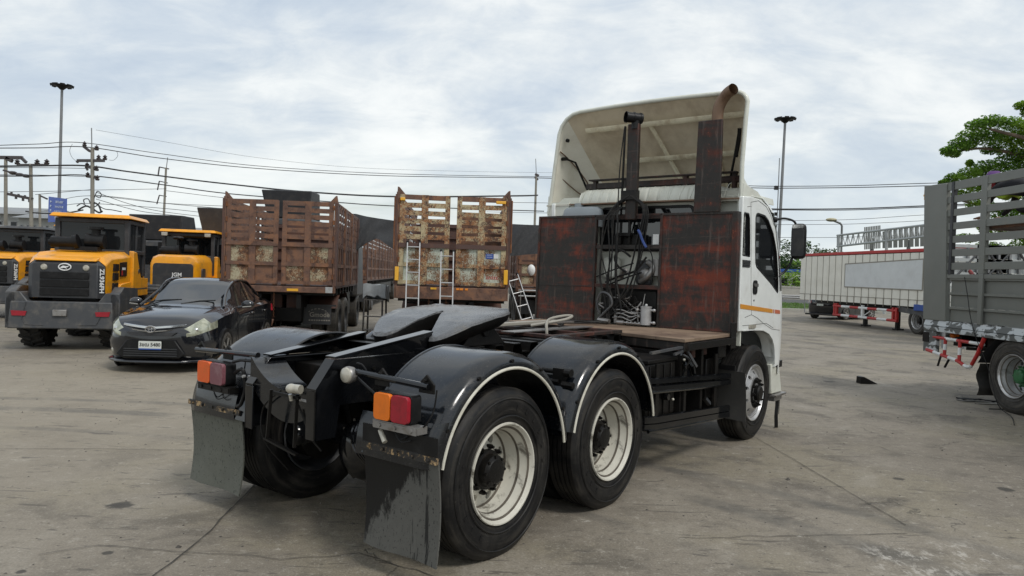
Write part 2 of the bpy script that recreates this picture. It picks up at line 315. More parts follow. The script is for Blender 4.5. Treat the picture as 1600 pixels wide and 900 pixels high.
def text(name, body, size, parent, loc, rot, material, ext=.0015, align='CENTER', bold=0, sx=1.0, label=None):
    cu = bpy.data.curves.new(name, 'FONT'); cu.body = body; cu.size = size; cu.align_x = align; cu.align_y = 'CENTER'; cu.extrude = ext; cu.offset = bold; cu.resolution_u = 3
    t = bpy.data.objects.new(name, cu); me = bpy.data.meshes.new_from_object(t); bpy.data.objects.remove(t)
    me.materials.clear(); me.materials.append(M_[material]); o = bpy.data.objects.new(name, me); COL.objects.link(o); o.parent = parent
    o.location = (loc[0], -loc[1], loc[2]); o.rotation_euler = rot; o.scale = (sx, 1, 1)
    if label: o['label'] = label
    return o
def arc(cx, cy, r, a0, a1, n):
    return [(cx+r*cos(R(a0+(a1-a0)*i/n)), cy+r*sin(R(a0+(a1-a0)*i/n))) for i in range(n+1)]
def rrect(x0, x1, y0, y1, r, n=4):
    return arc(x1-r, y1-r, r, 0, 90, n) + arc(x0+r, y1-r, r, 90, 180, n) + arc(x0+r, y0+r, r, 180, 270, n) + arc(x1-r, y0+r, r, 270, 360, n)
def spl(pts, n=6):
    """smooth curve through points"""
    P = [Vector(p) for p in pts]; out = []
    for i in range(len(P)-1):
        a, b, c, d = P[max(i-1, 0)], P[i], P[i+1], P[min(i+2, len(P)-1)]
        for k in range(n):
            t = k/n; out.append(.5*((2*b) + (c-a)*t + (2*a-5*b+4*c-d)*t*t + (3*b-a-3*c+d)*t**3))
    out.append(P[-1]); return out
# ---------------------------------------------------------------- ground
def ground_mat():
    n = NT('dusty_concrete_yard'); o = n.obj
    a = n.noise(.22, 7, .6); b = n.noise(1.3, 9, .66, dist=.4); c = n.noise(12, 8, .75); d = n.noise(70, 4, .7)
    base = n.mix(n.step(a, .36, .62), (.195, .168, .132), (.27, .236, .186))
    base = n.mix(n.math('MULTIPLY', n.step(n.noise(.55, 6, .6, src=n.map(loc=(7, 3, 0))), .48, .62), .6), base, (.26, .225, .155))
    base = n.mix(n.math('MULTIPLY', n.step(b, .49, .64), .85), base, (.125, .108, .085))
    base = n.mix(n.math('MULTIPLY', n.step(b, .46, .30), .55), base, (.34, .305, .25))
    base = n.mix(n.math('MULTIPLY', n.step(c, .52, .68), .62), base, (.115, .10, .08))
    base = n.mix(n.math('MULTIPLY', n.step(c, .46, .32), .60), base, (.44, .41, .35))
    base = n.mix(n.math('MULTIPLY', n.step(d, .50, .72), .55), base, (.10, .09, .075))
    base = n.mix(n.math('MULTIPLY', n.step(d, .46, .30), .5), base, (.48, .45, .39))
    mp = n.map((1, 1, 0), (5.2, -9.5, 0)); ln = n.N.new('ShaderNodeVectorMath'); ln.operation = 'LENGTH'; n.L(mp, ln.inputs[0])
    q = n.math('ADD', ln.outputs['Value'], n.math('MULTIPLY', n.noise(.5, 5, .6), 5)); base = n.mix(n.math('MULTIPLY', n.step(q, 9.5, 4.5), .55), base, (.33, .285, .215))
    base = n.mix(.16, base, (.06, .055, .045))
    # dark grazes and dents drawn out crossways
    g = n.noise(5, 7, .68, src=n.map((.45, 2.4, 1), rot=(0, 0, .25)), dist=.6); base = n.mix(n.math('MULTIPLY', n.step(g, .585, .65), .7), base, (.075, .066, .055))
    g2 = n.noise(11, 6, .7, src=n.map((.5, 2.0, 1), (3, 1, 0), (0, 0, -.3)), dist=.6); base = n.mix(n.math('MULTIPLY', n.step(g2, .62, .67), .8), base, (.05, .045, .038))
    # pale scuffs
    e = n.noise(9, 8, .75, src=n.map((.7, 1.4, 1), (4, 4, 0))); base = n.mix(n.math('MULTIPLY', n.step(e, .61, .69), .65), base, (.52, .49, .43))
    # dark tyre tracks curving away from the tractor
    def ring(cx, cy, r, wd, amt, base):
        mp = n.map((1, 1, 0), (-cx, -cy, 0)); ln = n.N.new('ShaderNodeVectorMath'); ln.operation = 'LENGTH'; n.L(mp, ln.inputs[0])
        q = n.math('ABSOLUTE', n.math('SUBTRACT', ln.outputs['Value'], r)); k = n.step(q, wd, wd*.3)
        k = n.math('MULTIPLY', n.math('MULTIPLY', k, n.step(b, .30, .60)), amt); return n.mix(k, base, (.09, .085, .075))
    base = ring(-5.2, -1.5, 9.85, .17, .6, base); base = ring(-5.2, -1.5, 10.5, .13, .5, base); base = ring(-5.2, -1.5, 8.9, .10, .35, base); base = ring(-3.5, 14, 14.2, .2, .35, base); base = ring(24, 7, 17.4, .15, .3, base); base = ring(30, 30, 19.5, .3, .35, base)
    for px, py, r in ((1430, 880, .45), (1520, 870, .35), (640, 830, .3)):
        p_ = ground_at(px, py); mp = n.map((1, 1, 0), (-p_[0], -p_[1], 0)); ln = n.N.new('ShaderNodeVectorMath'); ln.operation = 'LENGTH'; n.L(mp, ln.inputs[0]); base = n.mix(n.math('MULTIPLY', n.math('MULTIPLY', n.step(ln.outputs['Value'], r, r*.3), n.step(n.noise(7, 8, .75, src=n.map((1.4, .8, 1), (px*.1, 0, 0))), .50, .60)), .75), base, (.48, .45, .40))
    # oil spots with ragged edges
    wob = n.noise(9, 4, .6)
    for (px, py, r) in SPOTS:
        p_ = ground_at(px, py); mp = n.map((1, 1, 0), (-p_[0], -p_[1], 0)); ln = n.N.new('ShaderNodeVectorMath'); ln.operation = 'LENGTH'; n.L(mp, ln.inputs[0])
        q = n.math('ADD', ln.outputs['Value'], n.math('MULTIPLY', n.math('SUBTRACT', wob, .5), r*1.6)); k = n.step(q, r*1.15, r*.75)
        base = n.mix(n.math('MULTIPLY', k, .85), base, (.035, .031, .026))
    # hairline cracks
    wv = n.noise(1.1, 6, .65); mp = n.map((1, 1, 0)); vm = n.N.new('ShaderNodeVectorMath'); vm.operation = 'ADD'; n.L(mp, vm.inputs[0])
    cbn = n.N.new('ShaderNodeCombineXYZ'); n.L(n.math('MULTIPLY', wv, 1.2), cbn.inputs[0]); n.L(n.math('MULTIPLY', n.noise(1.3, 6, .65, src=n.map(loc=(9, 3, 0))), 1.2), cbn.inputs[1]); n.L(cbn.outputs[0], vm.inputs[1])
    vo = n.N.new('ShaderNodeTexVoronoi'); vo.feature = 'DISTANCE_TO_EDGE'; vo.inputs['Scale'].default_value = .42; n.L(vm.outputs[0], vo.inputs[0])
    ck = n.math('MULTIPLY', n.step(vo.outputs['Distance'], .006, .0015), n.step(n.noise(.5, 3, .5, src=n.map(loc=(2, 7, 0))), .57, .62)); base = n.mix(n.math('MULTIPLY', ck, .5), base, (.04, .036, .03))
    h = n.math('ADD', n.math('MULTIPLY', c, .5), n.math('ADD', n.math('MULTIPLY', d, .25), n.math('MULTIPLY', ck, -1.0)))
    n.bump(h, .6, .014)
    return n.fin(base, n.math('ADD', .62, n.math('MULTIPLY', b, .3)), 0, spec=.5)
def ground_at(px, py):
    a = at(px, py, 1.0); d = a - Vector((0, 0, CH)); t = -CH/d.z; return (d.x*t, d.y*t)
SPOTS = [(188, 789, .085), (168, 864, .035), (108, 871, .012), (34, 893, .03), (1571, 765, .07), (1403, 748, .05), (1296, 596, .1), (1180, 545, .35), (262, 877, .012), (885, 690, .12)]
def structure(o, kind='structure'): o['kind'] = kind; return o
random.seed(3)
m = MB(); g = []
XS = [-1500, -300, -90] + [x for x in range(-60, 61, 2)] + [90, 300, 1500]; YS = [-60, -10] + [y*1.0 for y in range(-2, 70, 2)] + [90, 200, 600, 2500]
for y in YS: g.append([(y, x, .006*mnoise.noise(Vector((x*.35, y*.35, 0))) if abs(x) < 60 and 0 < y < 60 else 0) for x in XS])
m.loft(g)
# the ground's u axis is +Y, v axis is +X
def yaxis(o): o.rotation_euler = (0, 0, pi/2); return o
gr = m.build('ground', 'rubber', smooth=60); gr.data.materials.clear()
gr.rotation_euler = (0, 0, pi/2); bpy.context.view_layer.update(); gr.data.transform(gr.matrix_basis); gr.rotation_euler = (0, 0, 0)
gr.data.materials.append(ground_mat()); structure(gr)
# expansion joints and long cracks in the concrete: sunken seams drawn as thin strips just proud of the sheet
M_['seam'] = mat('dirt_filled_joint', (.05, .045, .037), .9, 0, dirt=(.12, .105, .085), dirt_amt=.6, scale=5)
def seam(pix, wd, wob, name='ground_joint', seedv=1, z=.0075):
    P = [Vector((*ground_at(*q), 0)) for q in pix]; pts = []
    for a, b in zip(P, P[1:]):
        k = max(2, int((b-a).length/.07))
        for i in range(k): pts.append(a.lerp(b, i/k))
    pts.append(P[-1]); L_, R_ = [], []
    for i, p_ in enumerate(pts):
        d = (pts[min(i+1, len(pts)-1)] - pts[max(i-1, 0)]).normalized(); nrm = Vector((-d.y, d.x, 0))
        o_ = nrm*wob*(mnoise.noise(Vector((i*.12, seedv, 0)))*2 + mnoise.noise(Vector((i*.5, seedv, 3)))*.7); ww = wd*(.55+.9*abs(mnoise.noise(Vector((i*.33, seedv, 9)))))
        L_.append((*(p_+o_+nrm*ww/2)[:2], z)); R_.append((*(p_+o_-nrm*ww/2)[:2], z))
    mb = MB(); mb.loft([[(x, -y, zz) for x, y, zz in L_], [(x, -y, zz) for x, y, zz in R_]]); return structure(mb.build(name, 'seam', smooth=0))
seam([(402, 752), (330, 830), (235, 905)], .012, .008, seedv=1)
seam([(1180, 684), (1290, 748), (1415, 822)], .009, .006, seedv=2)
seam([(60, 868), (150, 858), (290, 862), (420, 872), (560, 866), (700, 905)], .008, .05, 'ground_crack', 5)
seam([(0, 702), (160, 702), (300, 704)], .009, .02, 'ground_joint', 7)
seam([(1060, 842), (1230, 838), (1420, 836)], .008, .03, 'ground_crack', 8)
seam([(1240, 578), (1350, 600), (1500, 622)], .012, .03, 'ground_crack', 11)
# scattered grit and chips lying on the yard
random.seed(5); mb = MB()
for k in range(1500):
    D = random.uniform(2.6, 16); x = random.uniform(-.75, .75)*D; r = random.uniform(.003, .012)*(1+D*.03)*(2.2 if k % 60 == 0 else 1)
    q = []
    for j in range(5): a = 2*pi*j/5+random.random(); q.append((x+r*cos(a)*random.uniform(.6, 1.2), -(D+r*sin(a)*random.uniform(.6, 1.2))))
    n_ = len(mb.v); mb.add([(a, b, .001) for a, b in q] + [(x+random.uniform(-.3, .3)*r, -D, r*.7)], [(j, (j+1) % 5, 5) for j in range(5)])
M_['grit'] = mat('grit', (.22, .20, .17), .9, 0, dirt=(.05, .045, .04), dirt_amt=.9, scale=.8, lo=.45, hi=.55)
mb.build('grit', 'grit', smooth=0)['kind'] = 'stuff'
for o in bpy.data.objects:
    if o.name == 'grit': o['label'] = 'fine grit and stone chips scattered over the concrete yard'; o['category'] = 'grit'
# ---------------------------------------------------------------- the tractor unit
TX, TY, TYAW = -0.0108, 4.4136, 37.334
MIR = -1.18   # centre line
T = thing('tractor_truck', 'black three-axle tractor truck with white cab and rust-red headboard panels, seen from behind', 'truck', TX, TY, TYAW)
def tyre_prof(Rr=.52, wd=.26, bead=.30):
    """closed section of a tyre, outer face at offset 0, inner at -wd"""
    p = [(bead, -.035), (bead+.012, -.012), (bead+.05, .002), (.40, .010), (.44, .010), (Rr-.045, .002), (Rr-.03, -.006), (Rr-.010, -.020), (Rr, -.034)]
    x = -.034; g = [(.028, .010)]*4; step = (wd-.068)/5
    q = []
    for i in range(5):
        a = -.034 - i*step; b = a - step
        if i: q += [(Rr, a-.006)]
        q += [(Rr, b+.006)] if i < 4 else []
        if i < 4: q += [(Rr-.013, b+.004), (Rr-.013, b-.004)]
    q += [(r, -wd-o) for r, o in reversed(p)]
    return p + q
def hub_holes(mb, r1, r2, o1, o2, nh, rad, depth, seg=14, rc=None):
    """dish ring from r1 to r2 with nh round holes cut through"""
    rc = rc or (r1+r2)/2
    for h in range(nh):
        a0 = 2*pi*h/nh; a1 = 2*pi*(h+1)/nh; ac = (a0+a1)/2; per = []
        n4 = 6
        for i in range(n4): per.append((r1, a0+(a1-a0)*i/n4))
        for i in range(2): per.append((r1+(r2-r1)*i/2, a1))
        for i in range(n4): per.append((r2, a1-(a1-a0)*i/n4))
        for i in range(2): per.append((r2-(r2-r1)*i/2, a0))
        out, inn, back = [], [], []
        for r, a in per:
            off = o1+(o2-o1)*(r-r1)/(r2-r1); out.append((r*cos(a), off, r*sin(a)))
            x, y = r*cos(a)-rc*cos(ac), r*sin(a)-rc*sin(ac); d = hypot(x, y); hx, hy = rc*cos(ac)+rad*x/d, rc*sin(ac)+rad*y/d
            rr = hypot(hx, hy); off = o1+(o2-o1)*(rr-r1)/(r2-r1); inn.append((hx, off, hy)); back.append((hx, off-depth, hy))
        mb.loft([out, inn, back], True)
M_['rim_grime'] = mat('brake_dust_grime', (.10, .085, .065), .8, 0, dirt=(.03, .025, .02), dirt_amt=.8, scale=8)
def make_wheel(parent, u, v, kind, flip=False, rubber='rubber', rim='rim_cream', hubm='black_rough', R0=.52, label=None):
    """kind: 'deep' outer wheel of a pair, 'front' single wheel with bulged disc, 'inner' second wheel of a pair"""
    mb = MB(); mb.lathe(tyre_prof(R0), n=72, close=True); w_ = None
    # moulded ring and raised lettering blocks on the sidewall
    mb.lathe([(.345, .009), (.350, .014), (.356, .0105)], n=72); mb.lathe([(.452, .010), (.456, .0145), (.463, .0095)], n=72)
    for k in range(22):
        if k % 11 in (0, 1, 2, 3, 4, 5): a = 2*pi*k/22*.9; mb.hexa([(.385*cos(a+s_), w2, .385*sin(a+s_)) if q else (.418*cos(a+s_), w2, .418*sin(a+s_)) for w2 in (.009, .0125) for s_, q in ((0, 1), (.05, 1), (.05, 0), (0, 0))])
    # shoulder blocks: short cuts across the tread edge
    for k in range(64):
        a = 2*pi*k/64
        for o_ in (-.002, -.258+.06): pass
    tyre = mb
    root = tyre.build('wheel_tyre', rubber, None)
    W = bpy.data.objects.new('wheel', None); COL.objects.link(W); W.parent = parent; W.location = (u, -v, R0-.012); W.empty_display_size = .2
    if flip: W.rotation_euler = (0, 0, pi)
    root.parent = W; root.name = 'tyre'
    r = MB()
    if kind == 'deep':
        r.lathe([(.298, -.03), (.310, -.004), (.306, .006), (.298, .006), (.290, -.004), (.284, -.020), (.272, -.028), (.268, -.05), (.255, -.075), (.250, -.10), (.246, -.175), (.236, -.190)], n=64)
        hub_holes(r, .150, .236, -.165, -.190, 8, .031, .03); r.lathe([(.150, -.165), (.13, -.150), (.05, -.148)], n=48)
        r.build('rim', rim, W, 40); r = MB(); r.lathe([(.2845, -.0195), (.2715, -.0275)], n=64); r.lathe([(.2675, -.051), (.2545, -.076), (.2498, -.09)], n=64); r.lathe([(.2355, -.1895), (.2455, -.176)], n=64); r.build('rim_grime', 'rim_grime', W, 40)
        h = MB(); h.lathe([(.125, -.149), (.122, -.125), (.102, -.12), (.098, -.075), (.080, -.068), (.072, -.060), (.042, -.055), (.0, -.055)], n=32)
        for k in range(10): a = 2*pi*k/10+.1; h.cyl((.140*cos(a), -.16, .140*sin(a)), (.140*cos(a), -.125, .140*sin(a)), .015, 6); h.cyl((.140*cos(a), -.13, .140*sin(a)), (.140*cos(a), -.11, .140*sin(a)), .009, 8)
        for k in range(8): a = 2*pi*k/8; h.cyl((.088*cos(a), -.08, .088*sin(a)), (.088*cos(a), -.062, .088*sin(a)), .010, 6)
        h.build('hub', hubm, W)
    elif kind == 'front':
        r.lathe([(.298, -.03), (.310, -.004), (.306, .006), (.298, .006), (.290, -.004), (.280, -.016), (.268, -.018), (.264, -.035), (.252, -.042), (.245, -.03)], n=64)
        hub_holes(r, .185, .245, .012, -.03, 10, .021, .02); r.lathe([(.185, .012), (.172, .018), (.08, .018)], n=48)
        r.build('rim', 'rim_silver' if rim == 'rim_cream' else rim, W, 40)
        h = MB(); h.lathe([(.085, .018), (.085, .06), (.07, .075), (.0, .078)], n=28); h.lathe([(.168, .0185), (.165, .024), (.11, .024), (.108, .0185)], n=40)
        for k in range(10): a = 2*pi*k/10; h.cyl((.138*cos(a), .018, .138*sin(a)), (.138*cos(a), .048, .138*sin(a)), .017, 6); h.cyl((.138*cos(a), .048, .138*sin(a)), (.138*cos(a), .062, .138*sin(a)), .010, 8)
        h.build('hub', hubm, W)
    else:
        r.lathe([(.298, -.24), (.310, -.262), (.300, -.268), (.285, -.25), (.268, -.22), (.262, -.10), (.20, -.09), (.0, -.09)], n=48)
        r.lathe([(.298, -.03), (.306, .004), (.290, -.01), (.266, -.03), (.262, -.10)], n=48); r.build('rim', rim, W, 40)
        h = MB(); h.lathe([(.0, -.11), (.20, -.11), (.21, -.13), (.21, -.31), (.19, -.325), (.06, -.33), (0, -.33)], n=40); h.build('brake_drum', 'black_rough', W)
    if label: W['label'] = label
    return W
for u_ in (0, 1.312):
    for f_ in (False, True):
        v_ = 0 if not f_ else 2*MIR
        make_wheel(T, u_, v_, 'deep', f_); make_wheel(T, u_, -.335 if not f_ else 2*MIR+.335, 'inner', f_, rim='rim_cream' if 0 else 'dgrey2')
make_wheel(T, 4.482, -.03, 'front', label='front wheel with silver disc'); make_wheel(T, 4.482, 2*MIR+.03, 'front', True)
# fenders -----------------------------------------------------------
AO, BO = .70, .725
def fender(u0, side, th0=168, th1=8):
    """side +1 right, -1 left; arch sheet with rolled outer edge and a pale trim"""
    rows = []; trim = []; N_ = 40
    for i in range(N_+1):
        t = R(th0 + (th1-th0)*i/N_); c_, s_ = cos(t), sin(t)
        wi = -.50 if side > 0 else -.72
        sec = [(wi, 0.0), (-.30, 0.0), (-.10, 0.0), (-.045, -.004), (-.005, -.016), (.022, -.038), (.034, -.066), (.034, -.088), (.028, -.092)]
        row = []
        for v, d in sec: row.append((u0+(AO+d)*c_, v, .52+(BO+d)*s_))
        rows.append(row)
        trim.append((u0+(AO-.094)*c_, .034, .52+(BO-.094)*s_))
    def mir(q): return q if side > 0 else (q[0], 2*MIR-q[1], q[2])
    m = MB(); m.loft([[mir(q) for q in r] for r in rows])
    m.loft([[mir((u0+(AO-.012)*cos(R(th0+(th1-th0)*i/N_)), v, .52+(BO-.012)*sin(R(th0+(th1-th0)*i/N_)))) for v in ((-.495 if side > 0 else -.715), -.06)] for i in range(N_+1)])
    # inner edge rib
    m.tube([mir((u0+(AO-.004)*cos(R(th0+(th1-th0)*i/N_)), -.50 if side > 0 else -.72, .52+(BO-.004)*sin(R(th0+(th1-th0)*i/N_)))) for i in range(N_+1)], .011, 6)
    f = m.build('fender', 'black_fender', T, 50)
    tr = MB(); tr.tube([mir(q) for q in trim], .0095, 8); tr.build('trim', 'trim', f)
    b = MB()
    for a in (28, 62, 90, 118, 150): b.cyl(mir((u0+(AO-.05)*cos(R(a)), .028, .52+(BO-.05)*sin(R(a)))), mir((u0+(AO-.05)*cos(R(a)), .041, .52+(BO-.05)*sin(R(a)))), .012, 6)
    b.build('bolts', 'black_rough', f)
    # struts to the chassis
    s = MB(); s.tube([mir((u0-.02, -.80, 1.12)), mir((u0-.02, -.56, 1.19)), mir((u0, -.05, 1.20))], .022, 8); s.build('fender_bracket', 'black_rough', T)
for u_ in (0, 1.312):
    for s_ in (1, -1): fender(u_, s_)
# pipes carried on the back of the second fender
m = MB(); m.tube([(.775, -.62, 1.045), (.775, -.06, 1.045)], .018, 10).tube([(.745, -.62, .98), (.745, -.12, .98)], .014, 8).box(.755, .80, -.18, -.08, .90, 1.07).cyl((.765, -.08, 1.045), (.765, -.03, 1.045), .03, 10).cyl((.745, -.09, .965), (.745, -.0, .965), .022, 8)
m.build('fender_pipe', 'black_rough', T)
# rear skirts, lamps, mudflaps ----------------------------------------
def rear_side(side):
    def mv(v): return v if side > 0 else 2*MIR-v
    def bx(m, u0, u1, a, b, z0, z1): a, b = mv(a), mv(b); return m.box(u0, u1, min(a, b), max(a, b), z0, z1)
    def pt(u, v, z): return (u, mv(v), z)
    e = -.02 if side > 0 else -.02
    # skirt: bottom plate + rounded wing
    m = MB(); rows = []
    for i in range(9):
        z = .66 + .03*i; uu = -.688 + .05*((i/8)**2)
        rows.append([pt(uu, -.56, z), pt(uu, -.30, z), pt(uu, -.06, z), pt(uu+.01, 0.0, z), pt(uu+.05, .030, z), pt(uu+.09, .036, z)])
    m.loft(rows); m.build('fender_skirt', 'black_fender', T, 50)
    # tubular lamp bar with two diamond brackets
    m = MB(); m.tube([pt(-.66, -.78, 1.125), pt(-.66, -.02, 1.098)], .019, 10); m.build('lamp_bar', 'black_gloss', T)
    for vc in (-.40, -.05):
        m = MB(); m.prism([(mv(vc-.055), 1.06), (mv(vc-.055), 1.11), (mv(vc), 1.16), (mv(vc+.055), 1.11), (mv(vc+.055), 1.06)], 'vz', -.648, -.636)
        m.cyl(pt(-.668, vc, 1.13), pt(-.63, vc, 1.13), .009, 6)
        m.build('lamp_bracket', 'black_rough', T)
    # tail lamp: housing, bracket strip, two lenses
    L0, L1, L2 = (-.425, -.275, -.115) if side > 0 else (-.245, -.085, .07)
    if side < 0: L0, L1, L2 = -.13, .015, .15
    lo = []
    lamp = MB(); a0, a1 = (L0, L2) if side > 0 else (2*MIR-L2+.0, 2*MIR-L0)
    if side < 0: a0, a1 = -2.15, -1.83
    else: a0, a1 = a0+.085, a1+.045
    am = (a0+a1)/2
    lamp.prism(rrect(a0, a1, .895, 1.05, .02), 'vz', -.735, -.66); h = lamp.build('tail_lamp', 'plastic_black', T, bevel=.004)
    for c0, c1, ma in ((a0+.004, am-.004, 'lens_orange' if side > 0 else 'lens_orange_r'), (am+.004, a1-.004, 'lens_red' if side > 0 else 'lens_faded')):
        q = MB(); q.prism(rrect(c0, c1, .90, 1.045, .022), 'vz', -.762, -.735)
        q.build('lens', ma, h, bevel=.008)
    m = MB(); m.box(-.742, -.672, a0-.02, a1+.06, .852, .892).box(-.748, -.742, a0-.01, a1+.05, .848, .885)
    for k in range(3): m.cyl((-.755, a0+.04+k*.12, .868), (-.745, a0+.04+k*.12, .868), .013, 6)
    m.build('lamp_bracket', 'steel' if side > 0 else 'black_rough', T)
    # wires
    m = MB(); s0 = a1
    m.tube(spl([(-.70, s0+.02, .88), (-.70, s0+.07, .90), (-.67, s0+.10, .98), (-.66, s0+.11, 1.09)]), .0045, 6).tube(spl([(-.70, a0+.10, .85), (-.70, a0+.16, .80), (-.69, a0+.22, .83), (-.69, a0+.30, .85)]), .004, 6).tube(spl([(-.70, a0+.12, .82), (-.71, a0+.18, .79), (-.70, a0+.24, .805)]), .004, 6)
    m.build('wiring', 'plastic_black', T)
    if side > 0:
        m = MB(); m.cyl((-.72, a0+.02, .83), (-.735, a0+.075, .775), .015, 10); m.build('bulb_socket', 'lamp_glass', T)
    # mudflap and its clamping bar
    f0, f1 = (-.505, .075) if side > 0 else (-2.385, -1.745)
    sk = .705
    m = MB(); rows = []
    for i in range(13):
        z = .715 - i*(.715-.150)/12; row = []
        for j in range(9):
            v = f0+(f1-f0)*j/8; bow = .018*sin(pi*i/12*.9)*(1 if side > 0 else 1.4) + .012*sin(j*.9+i*.25)*i/12
            row.append((-.672 + bow, v + (.010*i/12 if side > 0 else 0), z - (.0 if side > 0 else 0)))
        rows.append(row)
    m.loft(rows); n0 = len(m.v); m.loft([[(u+.010, v, z) for u, v, z in r] for r in rows])
    m.loft([[rows[i][0], (rows[i][0][0]+.01, *rows[i][0][1:])] for i in range(13)]).loft([[rows[i][8], (rows[i][8][0]+.01, *rows[i][8][1:])] for i in range(13)]).loft([[rows[12][j], (rows[12][j][0]+.01, *rows[12][j][1:])] for j in range(9)])
    m.build('mudflap', 'flap' if side > 0 else 'flap_grey', T, 60, label='black oil-streaked right mudflap' if side > 0 else 'greyed left mudflap with dark drips')
    m = MB(); m.box(-.688, -.673, f0-.005, f1+.005, .700, .735)
    for k in range(5): v = f0+.06+k*(f1-f0-.12)/4; m.cyl((-.698, v, .718), (-.688, v, .718), .011, 6)
    m.build('flap_bar', 'flap_bar', T)
    if side > 0: m = MB(); m.box(-.684, -.676, f0, f1, .740, .84); m.build('skirt_plate', 'plastic_black', T)
    if side < 0:
        m = MB(); m.tube(spl([(-.70, a1+.05, .99), (-.70, a1+.14, 1.02), (-.69, a1+.16, .90), (-.70, a1+.13, .79), (-.70, a1+.08, .77)]), .013, 8).tube([(-.70, a1+.02, 1.06), (-.69, a1+.1, 1.08), (-.68, a1+.24, 1.085)], .01, 8); m.build('cable', 'plastic_black', T)
rear_side(1); rear_side(-1)
# chassis ------------------------------------------------------------
def rail(vo, sg, nose):
    """vo: outer web position, sg: +1 the flanges point to smaller v"""
    m = MB(); u0, z0 = nose
    web = [(u0-.13, z0-.165), (u0, z0), (3.3, z0+.0), (4.0, z0-.05), (5.2, z0-.15), (5.2, z0-.38), (2.2, z0-.30), (.2, z0-.28), (-.2, z0-.27), (u0+.05, z0-.26), (u0+.02, z0-.45), (u0-.13, z0-.45)]
    m.prism(web, 'uz', vo, vo-.012*sg)
    fl = [(u0-.13, z0-.165), (u0, z0), (3.3, z0), (4.0, z0-.05), (5.2, z0-.15)]
    m.loft([[(u, vo, z+.001), (u, vo-.085*sg, z+.001), (u, vo-.085*sg, z+.013), (u, vo, z+.013)] for u, z in fl], True, True)
    m.loft([[(u, vo, z), (u, vo-.085*sg, z), (u, vo-.085*sg, z+.012), (u, vo, z+.012)] for u, z in [(-.2, z0-.27), (.2, z0-.28), (2.2, z0-.30), (5.2, z0-.38)]], True, True)
    m.loft([[(u0-.13, vo, z), (u0-.13, vo-.085*sg, z), (u0-.118, vo-.085*sg, z), (u0-.118, vo, z)] for z in (z0-.45, z0-.166)], True, True)
    m.build('chassis_rail', 'black_gloss', T, 30, bevel=.003)
    # wedge ramp on top of the rail end
    m = MB(); ze = z0+.135; ue = u0+.83
    m.prism([(u0+.01, z0+.016), (u0+.01, z0+.02), (ue, ze), (ue, z0+.016)], 'uz', vo-.004*sg, vo-.012*sg)
    m.loft([[(u, vo+.004*sg, z), (u, vo-.085*sg, z), (u, vo-.085*sg, z+.012), (u, vo+.004*sg, z+.012)] for u, z in [(u0+.0, z0+.018), (ue, ze)]], True, True)
    m.box(ue-.012, ue, min(vo-.005*sg, vo-.08*sg), max(vo-.005*sg, vo-.08*sg), z0+.02, ze-.002)
    m.build('guide_ramp', 'black_gloss', T, 30, bevel=.003)
    m = MB(); random.seed(int(vo*-10))
    for k in range(34):
        u = random.uniform(u0+.05, 3.6); z = z0 - random.choice([.06, .12, .2]); m.cyl((u, vo, z), (u, vo+.014*sg, z), .013, 6)
    m.build('bolts', 'black_rough', T); s_ = bpy.data.objects[-1]
rail(-.75, 1, (-.70, 1.165)); rail(-1.61, -1, (-.60, 1.10))
# curved rear cross-member
m = MB(); rows = []
VV = [-1.60 + .85*i/22 for i in range(23)]
def dip(t): return 1.115 - .175*max(0, sin(pi*min(1, max(0, (t-.05)/.85))))**.8
top = [(v, dip(i/22)) for i, v in enumerate(VV)]
m.loft([[(-.70, v, z) for v, z in top], [(-.70, v, z-.20) for v, z in top]]); m.loft([[(-.688, v, z) for v, z in top], [(-.688, v, z-.20) for v, z in top]])
m.loft([[(-.72, v, z+.004) for v, z in top], [(-.60, v, z-.01) for v, z in top], [(-.47, v, z-.012) for v, z in top], [(-.47, v, z-.024) for v, z in top], [(-.70, v, z-.012) for v, z in top]])
m.build('crossmember', 'black_fender', T, 50)
m = MB(); m.box(-.735, -.70, -.965, -.775, .74, 1.0).box(-.35, -.15, -1.60, -.76, .88, 1.06).box(.9, 1.1, -1.60, -.76, .85, 1.1).box(1.9, 2.05, -1.6, -.76, .88, 1.1)
m.cyl((-.745, -.80, 1.045), (-.72, -.80, 1.045), .02, 10); m.build('crossmember', 'black_rough', T, bevel=.006)
for a_, b_, r_ in (((-.765, -.80, 1.047), (-.745, -.80, 1.047), .013), ((-.72, -1.66, .98), (-.70, -1.66, .98), .01), ((-.62, -1.75, .96), (-.60, -1.72, .96), .01)): m = MB(); m.cyl(a_, b_, r_, 8); m.build('bright_bolt', 'alu', T)
m = MB(); m.box(-.745, -.735, -1.02, -.94, .905, .918); m.build('bright_plate', 'alu', T)
# work lamps
def round_lamp(c, r, ma, d=.05):
    m = MB(); m.lathe([(r*.55, d), (r*.9, d*.8), (r, d*.3), (r, 0), (r*.93, -.006)], c, 'u', 28); h = m.build('work_lamp', 'steel', T)
    m = MB(); m.lathe([(r*.93, -.004), (r*.85, -.016), (r*.5, -.026), (0, -.03)], c, 'u', 28); m.build('lens', 'lamp_glass', h)
round_lamp((-.70, -.635, 1.10), .050, 'steel')
m = MB(); m.tube(spl([(-.66, -.60, 1.10), (-.64, -.54, 1.12), (-.65, -.56, 1.16), (-.66, -.60, 1.17)]), .005, 6).tube(spl([(-.66, -.60, 1.09), (-.66, -.5, 1.04), (-.64, -.45, 1.0)]), .008, 6); m.build('wiring', 'plastic_black', T)
m = MB(); m.ball((-.80, -1.02, .985), .034, 14, 8, (1, 1.1, .9)).cyl((-.80, -1.025, .985), (-.78, -.955, .985), .028, 12).cyl((-.80, -1.03, .95), (-.79, -1.03, .91), .012, 8); m.build('work_lamp', 'lamp_glass', T)
